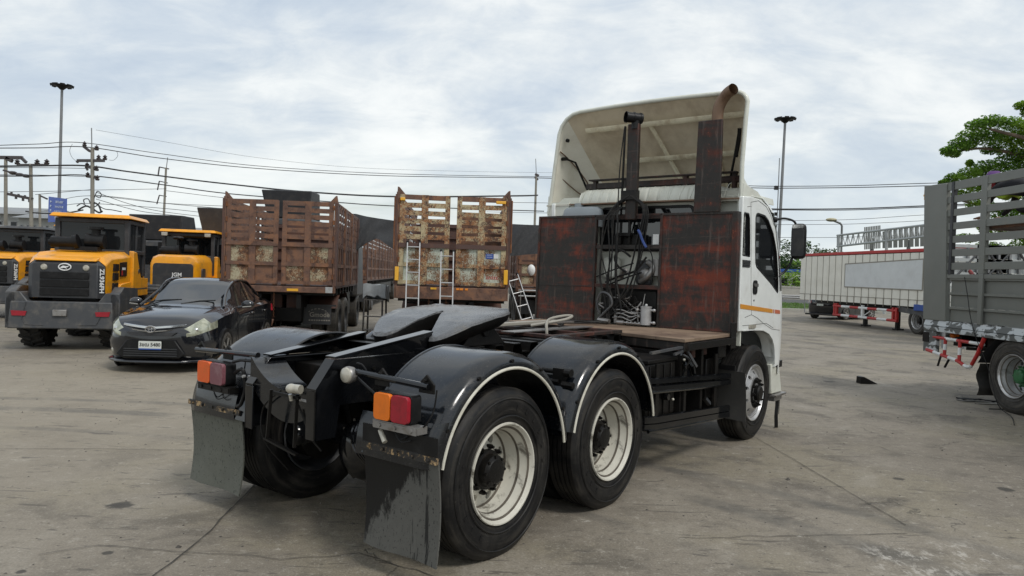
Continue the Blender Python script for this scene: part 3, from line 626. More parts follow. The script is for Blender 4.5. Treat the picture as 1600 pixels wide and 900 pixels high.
m = MB(); m.bar((-.78, -1.25, .95), (-.76, -1.31, .62), .02, .012).bar((-.77, -1.00, .95), (-.76, -1.03, .62), .02, .012).bar((-.76, -1.33, .63), (-.76, -1.0, .58), .03, .012).bar((-.77, -1.25, .93), (-.77, -.98, .93), .02, .02)
m.tube(spl([(-.74, -1.2, .95), (-.72, -1.42, .80), (-.72, -1.40, .60), (-.6, -1.3, .40)]), .006, 6).tube(spl([(-.74, -1.05, .9), (-.72, -1.0, .8), (-.74, -.92, .72)]), .007, 6).tube(spl([(-.74, -.98, .86), (-.73, -.96, .78), (-.74, -.90, .70), (-.70, -.85, .62)]), .006, 6)
m.build('light_frame', 'black_rough', T)
# axles, springs, brake chambers
for k, u_ in enumerate((0, 1.312)):
    m = MB(); m.tube([(u_, -.5, .51), (u_, -.9, .51), (u_, -1.0, .50)], .075, 16).tube([(u_, -1.9, .51), (u_, -1.45, .51)], .075, 16); m.ball((u_, -1.02, .52), .25, 28, 16, (1, .9, 1)); m.lathe([(.0, -.33), (.10, -.325), (.18, -.28), (.22, -.2), (.24, -.1)], (u_, -1.02, .52), 'u', 28)
    for j in range(10): a = 2*pi*j/10; m.cyl((u_-.25, -1.02+.20*cos(a), .52+.20*sin(a)), (u_-.22, -1.02+.20*cos(a), .52+.20*sin(a)), .013, 6)
    m.build('axle', 'black_gloss', T, 50)
for vs in (-.86, -1.50):
    for j in range(8):
        m = MB(); L_ = .66 - .06*(7-j) if 0 else .30+.055*j
        pts = [(.656 + L_*2*(i/8-.5), vs, .86-.025*(7-j)*-0 - .022*(7-j) + .10*-((2*(i/8-.5))**2)*L_) for i in range(9)]
        m.loft([[(p[0], vs-.045, p[2]), (p[0], vs+.045, p[2]), (p[0], vs+.045, p[2]+.018), (p[0], vs-.045, p[2]+.018)] for p in pts], True, True); m.build('leaf_spring', 'black_rough', T)
for u_ in (-.16, 1.15):
    for vs in (-.80, -1.56):
        m = MB(); m.lathe([(0, 0), (.07, .005), (.085, .03), (.085, .07), (.09, .075), (.09, .09), (.085, .095), (.085, .18), (.06, .20), (0, .20)], (u_-.24, vs, .56), 'u', 24); m.build('brake_chamber', 'black_gloss', T)
m = MB()
for k in range(7): t = k/6; m.tube(spl([(-.36, -.92+.03*k, .74+.01*k), (-.46, -.86+.03*k, .69), (-.50, -.78+.03*k, .60), (-.45, -.70+.02*k, .50)]), .009, 6)
m.build('air_hose', 'black_gloss', T)
m = MB(); m.tube([(.1, -1.18, .56), (1.2, -1.18, .60)], .05, 14).tube([(1.4, -1.18, .60), (3.9, -1.18, .75)], .05, 14); m.build('drive_shaft', 'black_rough', T)
# fifth wheel -----------------------------------------------------------
def fifth():
    zf = lambda u: 1.27 + .37*(u-.08) if u < .35 else (1.370 + .2*(u-.35) if u < .6 else 1.420 + .1*(u-.6))
    outer = [(.08, -.735), (.12, -.66), (.30, -.60), (.55, -.585), (.76, -.615), (.90, -.70), (.97, -.82), (1.0, -.98), (1.01, -1.15), (.99, -1.33), (.93, -1.48), (.78, -1.57), (.55, -1.57), (.32, -1.48), (.14, -1.34), (.07, -1.24), (.12, -1.13), (.36, -1.12), (.52, -1.14), (.64, -1.165), (.65, -1.135), (.52, -1.05), (.36, -.93), (.16, -.80)]
    pts = [Vector((a, b, 0)) for a, b in outer]; cl = spl([*pts, pts[0]], 4)[:-1]
    loop = [(p.x, p.y) for p in cl]; n = len(loop)
    cx, cy = .62, -1.18
    def off(p, d):   # pull toward the plate's body
        q = Vector((cx-p[0], cy-p[1])); return (p[0]+q.x*d, p[1]+q.y*d)
    m = MB(); tr = tessellate_polygon([[Vector((a, b, 0)) for a, b in loop]])
    # dense grid surface cut to the outline
    def inside(x, y):
        c = False; j = n-1
        for i in range(n):
            if (loop[i][1] > y) != (loop[j][1] > y) and x < (loop[j][0]-loop[i][0])*(y-loop[i][1])/(loop[j][1]-loop[i][1])+loop[i][0]: c = not c
            j = i
        return c
    bm = bmesh.new(); vs = [bm.verts.new((a, -b, 0)) for a, b in loop]; es = [bm.edges.new((vs[i], vs[(i+1) % n])) for i in range(n)]
    bmesh.ops.triangle_fill(bm, edges=es, use_beauty=True)
    bmesh.ops.subdivide_edges(bm, edges=bm.edges[:], cuts=3, use_grid_fill=True); bmesh.ops.triangulate(bm, faces=bm.faces[:])
    bnd = {v for e in bm.edges if e.is_boundary for v in e.verts}
    for v in bm.verts:
        z = zf(v.co.x)
        if v in bnd: z -= .008
        v.co.z = z + .0025*mnoise.noise(v.co*9) + .0015*mnoise.noise(v.co*31)
    r = bmesh.ops.extrude_edge_only(bm, edges=[e for e in bm.edges if e.is_boundary]); nv = [g for g in r['geom'] if isinstance(g, bmesh.types.BMVert)]
    for v in nv: q = v.co - Vector((cx, -cy, 0)); q.z = 0; v.co += q.normalized()*.012; v.co.z -= .014
    tops = set(bm.faces)
    r = bmesh.ops.extrude_edge_only(bm, edges=[e for e in bm.edges if e.is_boundary]); nv = [g for g in r['geom'] if isinstance(g, bmesh.types.BMVert)]
    for v in nv:
        q = Vector((cx, -cy, 0)) - v.co; q.z = 0; v.co += q*.03; v.co.z -= .05
    r = bmesh.ops.extrude_edge_only(bm, edges=[e for e in bm.edges if e.is_boundary]); nv = [g for g in r['geom'] if isinstance(g, bmesh.types.BMVert)]
    for v in nv:
        q = Vector((cx, -cy, 0)) - v.co; q.z = 0; v.co += q*.10; v.co.z -= .045
    for f in bm.faces: f.material_index = 0 if f in tops else 1
    bmesh.ops.recalc_face_normals(bm, faces=bm.faces[:]); me = bpy.data.meshes.new('fifth_wheel_plate'); bm.to_mesh(me); bm.free(); me.materials.append(M_['grease']); me.materials.append(M_['black_rough']); me.shade_smooth(); me.set_sharp_from_angle(angle=R(50))
    o = bpy.data.objects.new('fifth_wheel_plate', me); COL.objects.link(o); o.parent = T
    m = MB()
    for v0, v1 in ((-.80, -.70), (-1.66, -1.56)): m.prism([(.38, 1.19), (.50, 1.31), (.74, 1.31), (.88, 1.19)], 'uz', v0, v1)
    m.cyl((.62, -.68, 1.285), (.62, -1.68, 1.285), .03, 12).box(.45, .55, -1.5, -.86, 1.20, 1.25)
    m.prism([(.12, 1.225), (.2, 1.195), (.46, 1.245), (.42, 1.285)], 'uz', -1.30, -1.06)
    m.build('fifth_wheel_bracket', 'black_rough', T, bevel=.006)
fifth()
# corrugated sub-plate under the fifth wheel
m = MB(); prof = []; u = .05
while u < 2.55:
    prof += [(u, 1.19), (u+.09, 1.19), (u+.11, 1.125), (u+.20, 1.125)]; u += .22
m.loft([[(a, v, b) for v in (-1.72, -.66)] for a, b in prof]); m.loft([[(a, v, b-.008) for v in (-1.72, -.66)] for a, b in prof]); m.loft([[(a, -.66, b), (a, -.66, b-.008)] for a, b in prof])
m.build('corrugated_plate', 'black_rough', T, 20)
# deck -------------------------------------------------------------------
m = MB(); zt = 1.19
P4 = [(2.60, -.02), (3.80, -.02), (3.80, -2.40), (3.12, -2.40)]
m.hexa([(a, b, 1.158) for a, b in P4] + [(a, b, zt) for a, b in P4]); m.build('deck', 'deck', T, 30, bevel=.004)
m = MB(); m.hexa([(a+.02, b-.012 if b > -1 else b+.012, 1.075) for a, b in P4] + [(a+.02, b-.012 if b > -1 else b+.012, 1.156) for a, b in P4]).box(3.2, 3.3, -2.3, -.1, 1.0, 1.09).box(2.85, 2.93, -1.5, -.06, 1.0, 1.09); m.build('deck_frame', 'stack', T, 30, bevel=.004)
m = MB(); m.box(3.66, 3.80, -.016, .0, 1.04, 1.30).box(2.62, 3.78, -.0, .006, 1.085, 1.15); m.build('corner_plate', 'black_rough', T, bevel=.003)
m = MB(); m.bar((2.45, -.05, 1.06), (2.70, -.05, 1.09), .02, .02).bar((2.70, -.05, 1.09), (2.82, .0, .93), .022, .022).bar((2.1, -.10, 1.09), (2.6, -.05, 1.115), .03, .02); m.build('tie_bar', 'dgrey', T)
m = MB(); m.box(1.45, 2.62, -1.72, -1.64, 1.195, 1.225).box(1.45, 2.62, -.74, -.66, 1.195, 1.225).box(1.5, 1.56, -1.64, -.74, 1.195, 1.225).box(2.0, 2.06, -1.64, -.74, 1.195, 1.225).box(2.55, 2.61, -1.64, -.74, 1.195, 1.225); m.build('sub_frame', 'stack', T, bevel=.004)
m = MB(); m.box(1.35, 2.62, -1.12, -.98, 1.228, 1.236).box(1.3, 2.9, -1.45, -1.38, 1.24, 1.252); m.build('pale_strip', 'steel', T)
# headboard -----------------------------------------------------------------
UB = 3.75
m = MB()
def hp(poly, a=UB, b=UB+.035): m.prism(poly, 'vz', a, b)
hp([(-2.48, 1.195), (-1.665, 1.195), (-1.655, 2.425), (-2.462, 2.425)]); m.build('headboard_panel', 'headboard', T, 30, bevel=.003)
m = MB(); hp([(-.865, 1.195), (-.01, 1.195), (-.012, 2.425), (-.86, 2.425)]); m.build('headboard_panel', headboard_mat('red_oxide_under_black_paint_right', .45, .62, off=3.1), T, 30, bevel=.003)
m = MB()   # frames standing proud of the panels, side flange on the right
for poly in ([(-2.48, 1.195), (-2.455, 1.195), (-2.437, 2.425), (-2.462, 2.425)], [(-1.69, 1.195), (-1.665, 1.195), (-1.655, 2.425), (-1.68, 2.425)], [(-.865, 1.195), (-.84, 1.195), (-.835, 2.425), (-.86, 2.425)], [(-.062, 1.195), (-.013, 1.195), (-.015, 2.425), (-.065, 2.425)],
             [(-2.44, 2.40), (-.066, 2.40), (-.066, 2.425), (-2.436, 2.425)]):
    m.prism(poly, 'vz', UB-.012, UB-.001)
m.prism([(-2.455, 1.60), (-1.69, 1.60), (-1.69, 1.615), (-2.455, 1.615)], 'vz', UB-.004, UB-.0005)
m.prism([(-1.655, 2.37), (-.862, 2.37), (-.862, 2.40), (-1.655, 2.40)], 'vz', UB-.005, UB+.04)
for z0, z1 in ((2.04, 2.085), (1.60, 1.645)): m.prism([(-1.66, z0), (-.866, z0), (-.866, z1), (-1.66, z1)], 'vz', UB-.002, UB+.05)
m.loft([[(UB+.036, -.01-.01, 1.195), (UB+.075, -.02, 1.195)], [(UB+.036, -.03, 2.425), (UB+.075, -.03, 2.425)]])
m.hexa([(UB-.01, -.012, 1.195), (UB+.08, -.012, 1.195), (UB+.08, -.004, 1.195), (UB-.01, -.004, 1.195), (UB-.01, -.018, 2.425), (UB+.08, -.018, 2.425), (UB+.08, -.008, 2.425), (UB-.01, -.008, 2.425)])
m.build('headboard_frame', 'stack', T, 30, bevel=.002)
# exhaust, intake ------------------------------------------------------------
m = MB(); m.hexa([(UB-.02, -.485, 2.42), (UB+.02, -.485, 2.42), (UB+.02, -.20, 2.42), (UB-.02, -.20, 2.42), (UB-.02, -.465, 3.37), (UB+.02, -.465, 3.37), (UB+.02, -.205, 3.37), (UB-.02, -.205, 3.37)]).tube([(UB+.10, -.34, 2.0), (UB+.10, -.33, 3.34)], .07, 14)
m.build('exhaust_guard', M_['stack'], T, 30, bevel=.008)
m = MB(); pp = spl([(UB+.06, -.29, 3.34), (UB+.06, -.285, 3.48), (UB+.06, -.25, 3.57), (UB+.03, -.18, 3.635), (UB-.02, -.10, 3.66)]); m.tube(pp, .058, 16, False); m.tube(pp, .050, 16, False)
m.build('exhaust_pipe', 'rust_tube', T)
m = MB(); m.box(UB-.03, UB+.03, -1.285, -1.15, 2.36, 3.42); ob = m.build('intake_stack', 'stack', T, bevel=.01)
m = MB(); m.bar((UB-.02, -1.32, 3.40), (UB-.02, -1.335, 2.42), .018, .018); m.tube([(UB-.05, -1.22, 2.62), (UB-.05, -1.36, 2.54), (UB-.05, -1.43, 2.46)], .024, 8).tube([(UB-.05, -1.20, 2.62), (UB-.05, -1.08, 2.54), (UB-.05, -1.02, 2.46)], .024, 8).box(UB-.07, UB-.01, -1.32, -1.12, 2.58, 2.68)
m.build('hose_yoke', 'rubber', T)
m = MB(); a_, b_ = Vector((UB-.10, -1.275, 3.485)), Vector((UB+.05, -1.155, 3.48)); m.tube([a_, b_], .056, 20, False).tube([a_+(b_-a_)*.15, b_], .047, 20, True).tube([(UB-.0, -1.20, 3.36), (UB-.0, -1.20, 3.46)], .05, 14)
for t in (.0, .45, .85): p0 = a_.lerp(b_, t); m.tube([p0, p0+(b_-a_)*.09], .062, 20, t > 0)
m.build('intake_elbow', 'plastic_black', T)
# ---------------------------------------------------------------- mid section: tank, battery box, side guards
m = MB(); m.box(2.05, 2.60, -.62, -.10, .52, 1.0); m.build('battery_box', 'black_rough', T, bevel=.02)
m = MB()
for k in range(4): m.box(2.08+.135*k, 2.09+.135*k, -.10, -.088, .54, .98)
m.box(2.04, 2.62, -.64, -.09, 1.0, 1.03).box(1.98, 2.03, -.55, -.15, .55, 1.02); m.build('battery_lid', 'black_rough', T, bevel=.004)
m = MB(); m.loft([[(u, -.42+.27*cos(a)*(1 if 1 else 1), .78+.26*sin(a)) for a in [2*pi*k/24 for k in range(24)]] for u in (2.72, 3.42)], True, True); m.build('fuel_tank', 'black_gloss', T, 50)
text('chalk_marks', '516', .10, T, (2.78, -.135, .86), (pi/2, 0, 0), 'steel', sx=1.2)
m = MB()
for u in (2.80, 3.05, 3.34): m.loft([[(u, -.42+.278*cos(a), .78+.268*sin(a)), (u+.045, -.42+.278*cos(a), .78+.268*sin(a))] for a in [2*pi*k/24 for k in range(25)]])
for u in (2.66, 3.12, 3.50): m.box(u, u+.05, -.72, -.08, .42, 1.06)
m.build('tank_strap', 'black_rough', T)
m = MB(); m.cyl((2.9, -.14, .93), (2.9, -.09, .96), .05, 14); m.build('filler_cap', 'black_gloss', T)
m = MB(); m.tube(spl([(2.68, -.12, 1.02), (2.72, -.06, .95), (2.70, -.08, .80), (2.76, -.1, .70)]), .012, 6).tube(spl([(2.62, -.06, 1.05), (2.70, -.02, 1.0), (2.68, -.05, .93)]), .014, 6); m.build('cable', 'black_gloss', T)
m = MB(); m.cyl((3.38, -.16, .58), (3.42, -.10, .50), .03, 8); m.build('drain_valve', 'black_gloss', T); m = MB(); m.cyl((2.35, -.1, .70), (2.35, -.04, .70), .03, 8); m.build('air_coupling', 'black_gloss', T)
m = MB(); m.tube([(3.05, -.16, 1.05), (3.10, -.12, .75)], .018, 6)
m.build('tank_pipe', 'black_gloss', T)
for c_, r_ in (((3.10, -.14, .80), .022), ((2.66, -.05, 1.0), .013), ((2.50, -.07, .66), .012)): m = MB(); m.ball(c_, r_); m.build('pale_fitting', 'rim_cream', T)
m = MB(); m.tube([(2.7, -.9, .62), (3.5, -.9, .62)], .13, 16).tube([(2.2, -1.9, .75), (3.4, -1.9, .75)], .25, 18).box(2.1, 3.6, -1.5, -.9, .75, 1.06); m.build('air_tank', 'black_rough', T)
m = MB(); m.box(3.50, 3.70, -2.3, -.06, .95, 1.10).box(3.35, 3.65, -.70, -.12, .55, .95); m.build('tool_box', 'black_rough', T, bevel=.01)
def guard(z0, z1, zb, hgt):
    m = MB()
    pts = [(1.92, -.22), (1.98, -.09), (2.12, -.055), (3.78, -.05)]
    for k, (a, r) in enumerate(((0, .030), (-.062, .022))):
        m.loft([[(u, v+.0, z0+(z1-z0)*(u-1.92)/1.86+a-hgt), (u, v+.018, z0+(z1-z0)*(u-1.92)/1.86+a-hgt+.008), (u, v+.018, z0+(z1-z0)*(u-1.92)/1.86+a+hgt-.008), (u, v, z0+(z1-z0)*(u-1.92)/1.86+a+hgt)] for u, v in pts], True, True)
    m.tube([(2.0, -.05, z0-.095), (3.0, -.045, (z0+z1)/2-.10), (3.72, -.05, z1-.075)], .016, 8)
    m.build('side_guard', 'black_gloss', T, 40)
guard(.87, .755, 0, .028); guard(.545, .425, 0, .034)
m = MB(); m.box(2.12, 2.18, -.07, -.052, .44, 1.0).box(3.40, 3.46, -.07, -.052, .36, 1.0).box(2.70, 2.75, -.075, -.058, .40, .95); m.build('guard_post', 'black_rough', T)
m = MB(); m.box(2.25, 2.55, -.50, -.12, .50, .515); m.build('step_plate', 'white', T)
# front mudflaps
M_['front_flap'] = mat('dry_black_rubber_sheet', (.030, .029, .027), .7, 0, dirt=(.07, .065, .055), dirt_amt=.5, scale=4, bump=.1)
m = MB(); rows = []
for i in range(9):
    t = i/8; rows.append([(3.80+.03*sin(t*2.6), -.60+.70*j/6 + .02*t, .83-.50*t - .03*(j/6)) for j in range(7)])
m.loft(rows); m.loft([[(u+.01, v, z) for u, v, z in r] for r in rows]); m.loft([[r[-1], (r[-1][0]+.01, *r[-1][1:])] for r in rows]).loft([[q, (q[0]+.01, *q[1:])] for q in rows[-1]]).loft([[q, (q[0]+.01, *q[1:])] for q in rows[0]]); m.build('front_mudflap', M_['front_flap'], T, 50)
m = MB(); rows = []
for i in range(15):
    a = R(178-150*i/14); rows.append([(4.46+.60*cos(a), v, .56+.62*sin(a)) for v in (-.60, -.45, -.33)])
m.loft(rows); m.box(3.79, 3.82, -.56, .0, .81, .86); m.build('wheel_arch_liner', 'plastic_black', T, 50)
# ---------------------------------------------------------------- cab shell
VR = 0.0; VL = 2*MIR
S1 = -.02
out = [(3.87, 1.29), (3.85, 2.585), (4.10, 2.605), (4.40, 2.60), (4.62, 2.555), (4.76, 2.465), (4.90, 2.32), (5.02, 2.06), (5.12, 1.70), (5.17, 1.45), (5.19, 1.20), (5.19, 1.0), (5.18, .76), (5.045, .74), (5.035, .86), (5.0, .98), (4.93, 1.07), (4.80, 1.14), (4.60, 1.185), (4.30, 1.20), (3.87, 1.205)]
win = [(4.234, 2.40), (4.26, 2.44), (4.33, 2.455), (4.52, 2.448), (4.649, 2.405), (4.74, 2.34), (4.83, 2.27), (4.92, 2.15), (4.98, 2.05), (5.04, 1.86), (5.07, 1.72), (5.08, 1.62), (5.06, 1.595), (4.82, 1.70), (4.42, 1.84), (4.32, 1.875), (4.28, 1.92), (4.25, 2.13)]
win2 = [(3.89, 1.985), (3.885, 2.40), (3.90, 2.425), (4.03, 2.425), (4.06, 2.38), (4.085, 2.2), (4.105, 2.0), (4.10, 1.975)]
def side_plate(v, sg):
    m = MB(); m.prism(out, 'uz', v, v-.05*sg, [win, win2])
    # roof edge: rounded sheet rolling inward from the side's top line
    return m
m = side_plate(VR, 1); cabside = m.build('cab_side', 'cab_white', T, 35, bevel=.008)
m = side_plate(VL, -1); m.build('cab_side', 'cab_white', T, 35, bevel=.008)
# door with handle, seams and stripe
def line(pts, v, w_=.006, d=.003):
    m = MB()
    for a, b in zip(pts, pts[1:]): m.bar((a[0], v, a[1]), (b[0], v, b[1]), d*2, w_)
    return m
m = line([(4.10, 2.55), (4.145, 2.10), (4.17, 1.7), (4.205, 1.45), (4.215, 1.36)], VR, .009).v
M_['gap'] = mat('shadowy_panel_gap', (.10, .10, .095), .8)
m = MB()
for seg in ([(4.07, 2.545), (4.30, 2.585), (4.55, 2.545), (4.70, 2.47), (4.84, 2.36)], [(4.07, 2.545), (4.125, 2.10), (4.165, 1.7), (4.205, 1.45), (4.215, 1.37)], [(4.02, 1.345), (4.215, 1.37), (4.40, 1.33), (4.62, 1.26), (4.90, 1.19), (5.18, 1.165)], [(3.97, 2.49), (4.09, 2.505)], [(3.96, 1.262), (4.7, 1.262), (4.95, 1.20)]):
    for a, b in zip(seg, seg[1:]): m.bar((a[0], VR, a[1]), (b[0], VR, b[1]), .004, .005)
m.build('panel_gap', M_['gap'], cabside)
def ring_frame(poly, v, w_, ma, parent, name, th=.012):
    cx = sum(p[0] for p in poly)/len(poly); cy = sum(p[1] for p in poly)/len(poly)
    m = MB(); P = [(*p,) for p in poly]; inn = []
    n = len(P)
    area = sum(P[i][0]*P[(i+1) % n][1]-P[(i+1) % n][0]*P[i][1] for i in range(n)); sgn = 1 if area > 0 else -1
    for i in range(n):
        a, b, c = Vector(P[i-1]), Vector(P[i]), Vector(P[(i+1) % n]); d = ((b-a).normalized()+(c-b).normalized())
        if d.length < 1e-6: d = (c-b)
        d.normalize(); nr = Vector((-d.y, d.x))*sgn; inn.append((b.x+nr.x*w_, b.y+nr.y*w_))
    m.loft([[(a, v, b) for a, b in P], [(a, v+th, b) for a, b in P], [(a, v+th, b) for a, b in inn], [(a, v-.01, b) for a, b in inn]], True); return m.build(name, ma, parent, 40)
for v, sg in ((VR, 1), (VL, -1)):
    ring_frame(win, v-(.012 if sg > 0 else 0), .018, 'plastic_black', T, 'window_seal', .014)
    ring_frame(win2, v-(.012 if sg > 0 else 0), .012, 'plastic_black', T, 'window_seal', .014)
    m = MB(); m.prism(win, 'uz', v-.020*sg, v-.024*sg); m.build('door_window', 'glass_dark', T, 0)
    m = MB(); m.prism(win2, 'uz', v-.020*sg, v-.024*sg); m.build('quarter_window', 'glass_dark', T, 0)
m = MB(); m.prism(rrect(4.222, 4.36, 1.585, 1.735, .04), 'uz', VR+.001, VR+.006); hb = m.build('door_handle', 'plastic_black', cabside)
m = MB(); m.prism(rrect(4.238, 4.345, 1.665, 1.70, .012), 'uz', VR+.006, VR+.022); m.cyl((4.27, VR, 1.52), (4.27, VR+.006, 1.52), .010, 10); m.build('door_grip', 'dgrey', cabside)
m = MB(); m.prism([(3.89, 1.865), (4.095, 1.865), (4.11, 1.88), (4.115, 1.94), (3.89, 1.94)], 'uz', VR+.001, VR+.004); vt = m.build('air_vent', 'plastic_black', cabside)
for k in range(4): m = MB(); m.bar((3.89, VR+.006, 1.876+.017*k), (4.11, VR+.006, 1.876+.017*k), .008, .006); m.build('slat', 'dgrey', cabside)
M_['stripe'] = mat('orange_stripe', (.62, .26, .03), .35, 0, dirt=(.4, .2, .05), dirt_amt=.3)
M_['stripe2'] = mat('pale_red_stripe', (.5, .13, .06), .35)
m = MB(); m.prism([(3.872, 1.441), (4.90, 1.372), (4.90, 1.415), (3.872, 1.488)], 'uz', VR+.001, VR+.0035); m.build('stripe', 'stripe', cabside)
m = MB(); m.prism([(4.925, 1.371), (4.955, 1.369), (4.955, 1.412), (4.925, 1.414)], 'uz', VR+.001, VR+.0035).prism([(4.985, 1.366), (5.165, 1.355), (5.16, 1.398), (4.985, 1.410)], 'uz', VR+.001, VR+.0035); m.build('stripe', 'stripe2', cabside)
m = MB(); m.prism([(4.14, 1.225), (4.33, 1.222), (4.34, 1.262), (4.14, 1.265)], 'uz', VR+.001, VR+.014); m.build('marker_lamp', 'lamp_glass', cabside, bevel=.004)
# arch lip and bumper end
m = MB(); ar = [(5.035, .78), (5.035, .86), (5.0, .98), (4.93, 1.07), (4.80, 1.14), (4.60, 1.185), (4.30, 1.20), (3.97, 1.205)]
m.loft([[(a, VR+.006, b), (a, VR+.006, b+.014), (a, VR-.14, b+.012), (a, VR-.14, b)] for a, b in ar], True, True); m.build('arch_lip', 'cab_white', T, 50)
# front of the cab: stacked sections wrapping round the corners
def front():
    zs = [(.66, 5.42, .30), (.95, 5.52, .34), (1.20, 5.56, .36), (1.45, 5.56, .38), (1.62, 5.52, .38), (1.75, 5.48, .38), (2.06, 5.36, .38), (2.32, 5.24, .38), (2.50, 5.12, .40), (2.56, 5.0, .42), (2.62, 4.8, .42)]
    us = {.66: 5.17, .95: 5.19, 1.20: 5.19, 1.45: 5.17, 1.62: 5.14, 1.75: 5.11, 2.06: 5.02, 2.32: 4.90, 2.50: 4.76, 2.56: 4.62, 2.62: 4.42}
    rows = []
    for z, uf, r in zs:
        u0 = us[z]; row = []
        for k in range(9): t = R(90*k/8); row.append((u0+(uf-u0)*sin(t)**.8 if k else u0, VR-.003-.42*(1-cos(t)), z))
        for k in range(8, -1, -1): t = R(90*k/8); row.append((u0+(uf-u0)*sin(t)**.8 if k else u0, VL+.003+.42*(1-cos(t)), z))
        rows.append(row)
    m = MB(); m.loft(rows[:5]); m.build('cab_front', 'cab_white', T, 50)
    m = MB(); m.loft([[(u+.002, v, z) for u, v, z in r] for r in rows[4:9]]); m.build('windscreen', 'glass_dark', T, 50)
    # roof
    m = MB(); m.loft(rows[8:]); rr = rows[-1]
    rb = [(4.10, v, 2.61 + .07*(1-((v-MIR)/1.18)**4)) for u, v, z in rr]
    m.loft([[(u, v, z + .05*(1-((v-MIR)/1.18)**4)) for u, v, z in rr], rb]); m.loft([rr, [(u, v, z + .05*(1-((v-MIR)/1.18)**4)) for u, v, z in rr]])
    m.loft([rb, [(3.97, v, z-.03) for u, v, z in rb]]); m.build('cab_roof', 'cab_white', T, 60)
    m = MB(); m.box(5.1, 5.50, VL+.1, VR-.1, .45, .68); m.build('bumper', 'plastic_black', T, bevel=.03)
    m = MB(); m.box(5.2, 5.4, -.14, -.02, .72, .80); m.tube([(5.16, -.03, .92), (5.18, -.03, .74), (5.22, -.1, .66)], .02, 8); m.build('bumper_corner', 'plastic_black', T, bevel=.02)
front()
m = MB(); m.hexa([(5.04, -.16, .43), (5.42, -.16, .42), (5.42, -.02, .42), (5.04, -.02, .43), (5.0, -.16, .78), (5.28, -.16, .76), (5.28, -.02, .76), (5.0, -.02, .78)]); m.build('step_box', 'cream', T, bevel=.012)
m = MB(); m.box(5.06, 5.44, -.18, .03, .395, .42).box(5.1, 5.36, -.14, 0, .34, .395); m.build('cab_step', 'steel', T, bevel=.004)
m = MB(); m.loft([[(5.28+.01*sin(i), -.05, .36-.36*i/8), (5.32+.01*sin(i), -.02, .36-.36*i/8)] for i in range(9)]).tube([(5.35, -.02, .40), (5.34, -.02, .16)], .004, 5); m.build('rubber_strap', 'plastic_black', T)
# rear wall with window, ribs and roof overhang
rw = [(VL+.02, 1.05), (VR-.02, 1.05), (VR-.02, 2.60), (VR-.10, 2.66), (VL+.10, 2.66), (VL+.02, 2.60)]
rwin = rrect(-1.72, -.56, 2.02, 2.53, .07)
m = MB(); m.prism(rw, 'vz', 3.955, 3.985, [rwin]); rwall = m.build('rear_wall', 'cream', T, 35)
m = MB(); m.prism(rrect(-1.72, -.56, 2.02, 2.53, .07), 'vz', 3.940, 3.956, [rrect(-1.69, -.59, 2.05, 2.50, .05)]); m.build('window_seal', 'plastic_black', rwall)
m = MB(); m.prism(rwin, 'vz', 3.966, 3.972); m.build('rear_window', 'glass_rear', rwall, 0)
# crimped rear edge of the roof: row of shallow flutes
m = MB(); rows = []; NV = 150
for z, du in ((2.572, -.02), (2.60, -.025), (2.65, -.012), (2.70, .012), (2.735, .04), (2.75, .09), (2.755, .27)):
    row = []
    for k in range(NV+1):
        v = -2.02 + 1.95*k/NV; ph = (v*8.0) % 1; rib = -.012*max(0, cos(2*pi*ph))**6 if z < 2.74 else 0
        edge = max(0, (abs(v-MIR)-.72)/.2); zz = z - (.05*min(1, edge)**2 if z > 2.6 else 0)
        row.append((3.93+du+rib*-1.0 - (0.012 if abs(rib) < 1e-4 else 0)*0 + .03*min(1, edge)**2, v + .0*rib, zz))
    rows.append(row)
m.loft(rows); m.build('roof_edge', 'cream', T, 35)
for k in range(15):
    v = -1.98+.125*k
    if v < -.12: m = MB(); m.tube([(3.906, v, 2.578), (3.904, v+.005, 2.60), (3.917, v+.015, 2.65), (3.941, v+.025, 2.70), (3.969, v+.03, 2.735), (4.02, v+.035, 2.750)], .0045, 6); m.build('flute', 'cream', T)
m = MB(); m.box(3.84, 3.97, -2.10, -.04, 2.560, 2.574); m.build('gutter', M_['rust_tube'], T)
m = MB(); m.box(4.05, 4.16, -2.0, -.12, 2.77, 2.83).box(4.02, 4.1, -1.95, -.15, 2.86, 2.875); m.build('roof_rack_bar', 'stack', T)
for v in (-1.9, -1.5, -.75, -.2): m = MB(); m.box(4.04, 4.10, v, v+.04, 2.70, 2.87); m.build('rack_post', 'stack', T)
# interior: seats, wheel, dark floor
m = MB(); m.box(4.0, 5.2, VL+.1, VR-.08, 1.22, 1.34).box(5.0, 5.4, VL+.12, VR-.12, 1.3, 1.75); m.build('cab_floor', 'plastic_black', T)
for v in (-.62, -1.75):
    m = MB(); m.hexa([(4.15, v-.25, 1.34), (4.65, v-.25, 1.34), (4.65, v+.25, 1.34), (4.15, v+.25, 1.34), (4.12, v-.25, 1.5), (4.65, v-.25, 1.52), (4.65, v+.25, 1.52), (4.12, v+.25, 1.5)])
    m.hexa([(4.08, v-.24, 1.5), (4.22, v-.24, 1.5), (4.22, v+.24, 1.5), (4.08, v+.24, 1.5), (3.99, v-.22, 2.15), (4.10, v-.22, 2.15), (4.10, v+.22, 2.15), (3.99, v+.22, 2.15)]); m.build('seat', 'dgrey', T, bevel=.03)
m = MB(); m.tube([(4.93+.10*cos(a), -.62+.22*sin(a), 1.78-.16*cos(a)) for a in [2*pi*k/20 for k in range(21)]], .014, 8).bar((4.93, -.83, 1.78), (4.93, -.42, 1.78), .03, .02); m.build('steering_wheel', 'plastic_black', T)
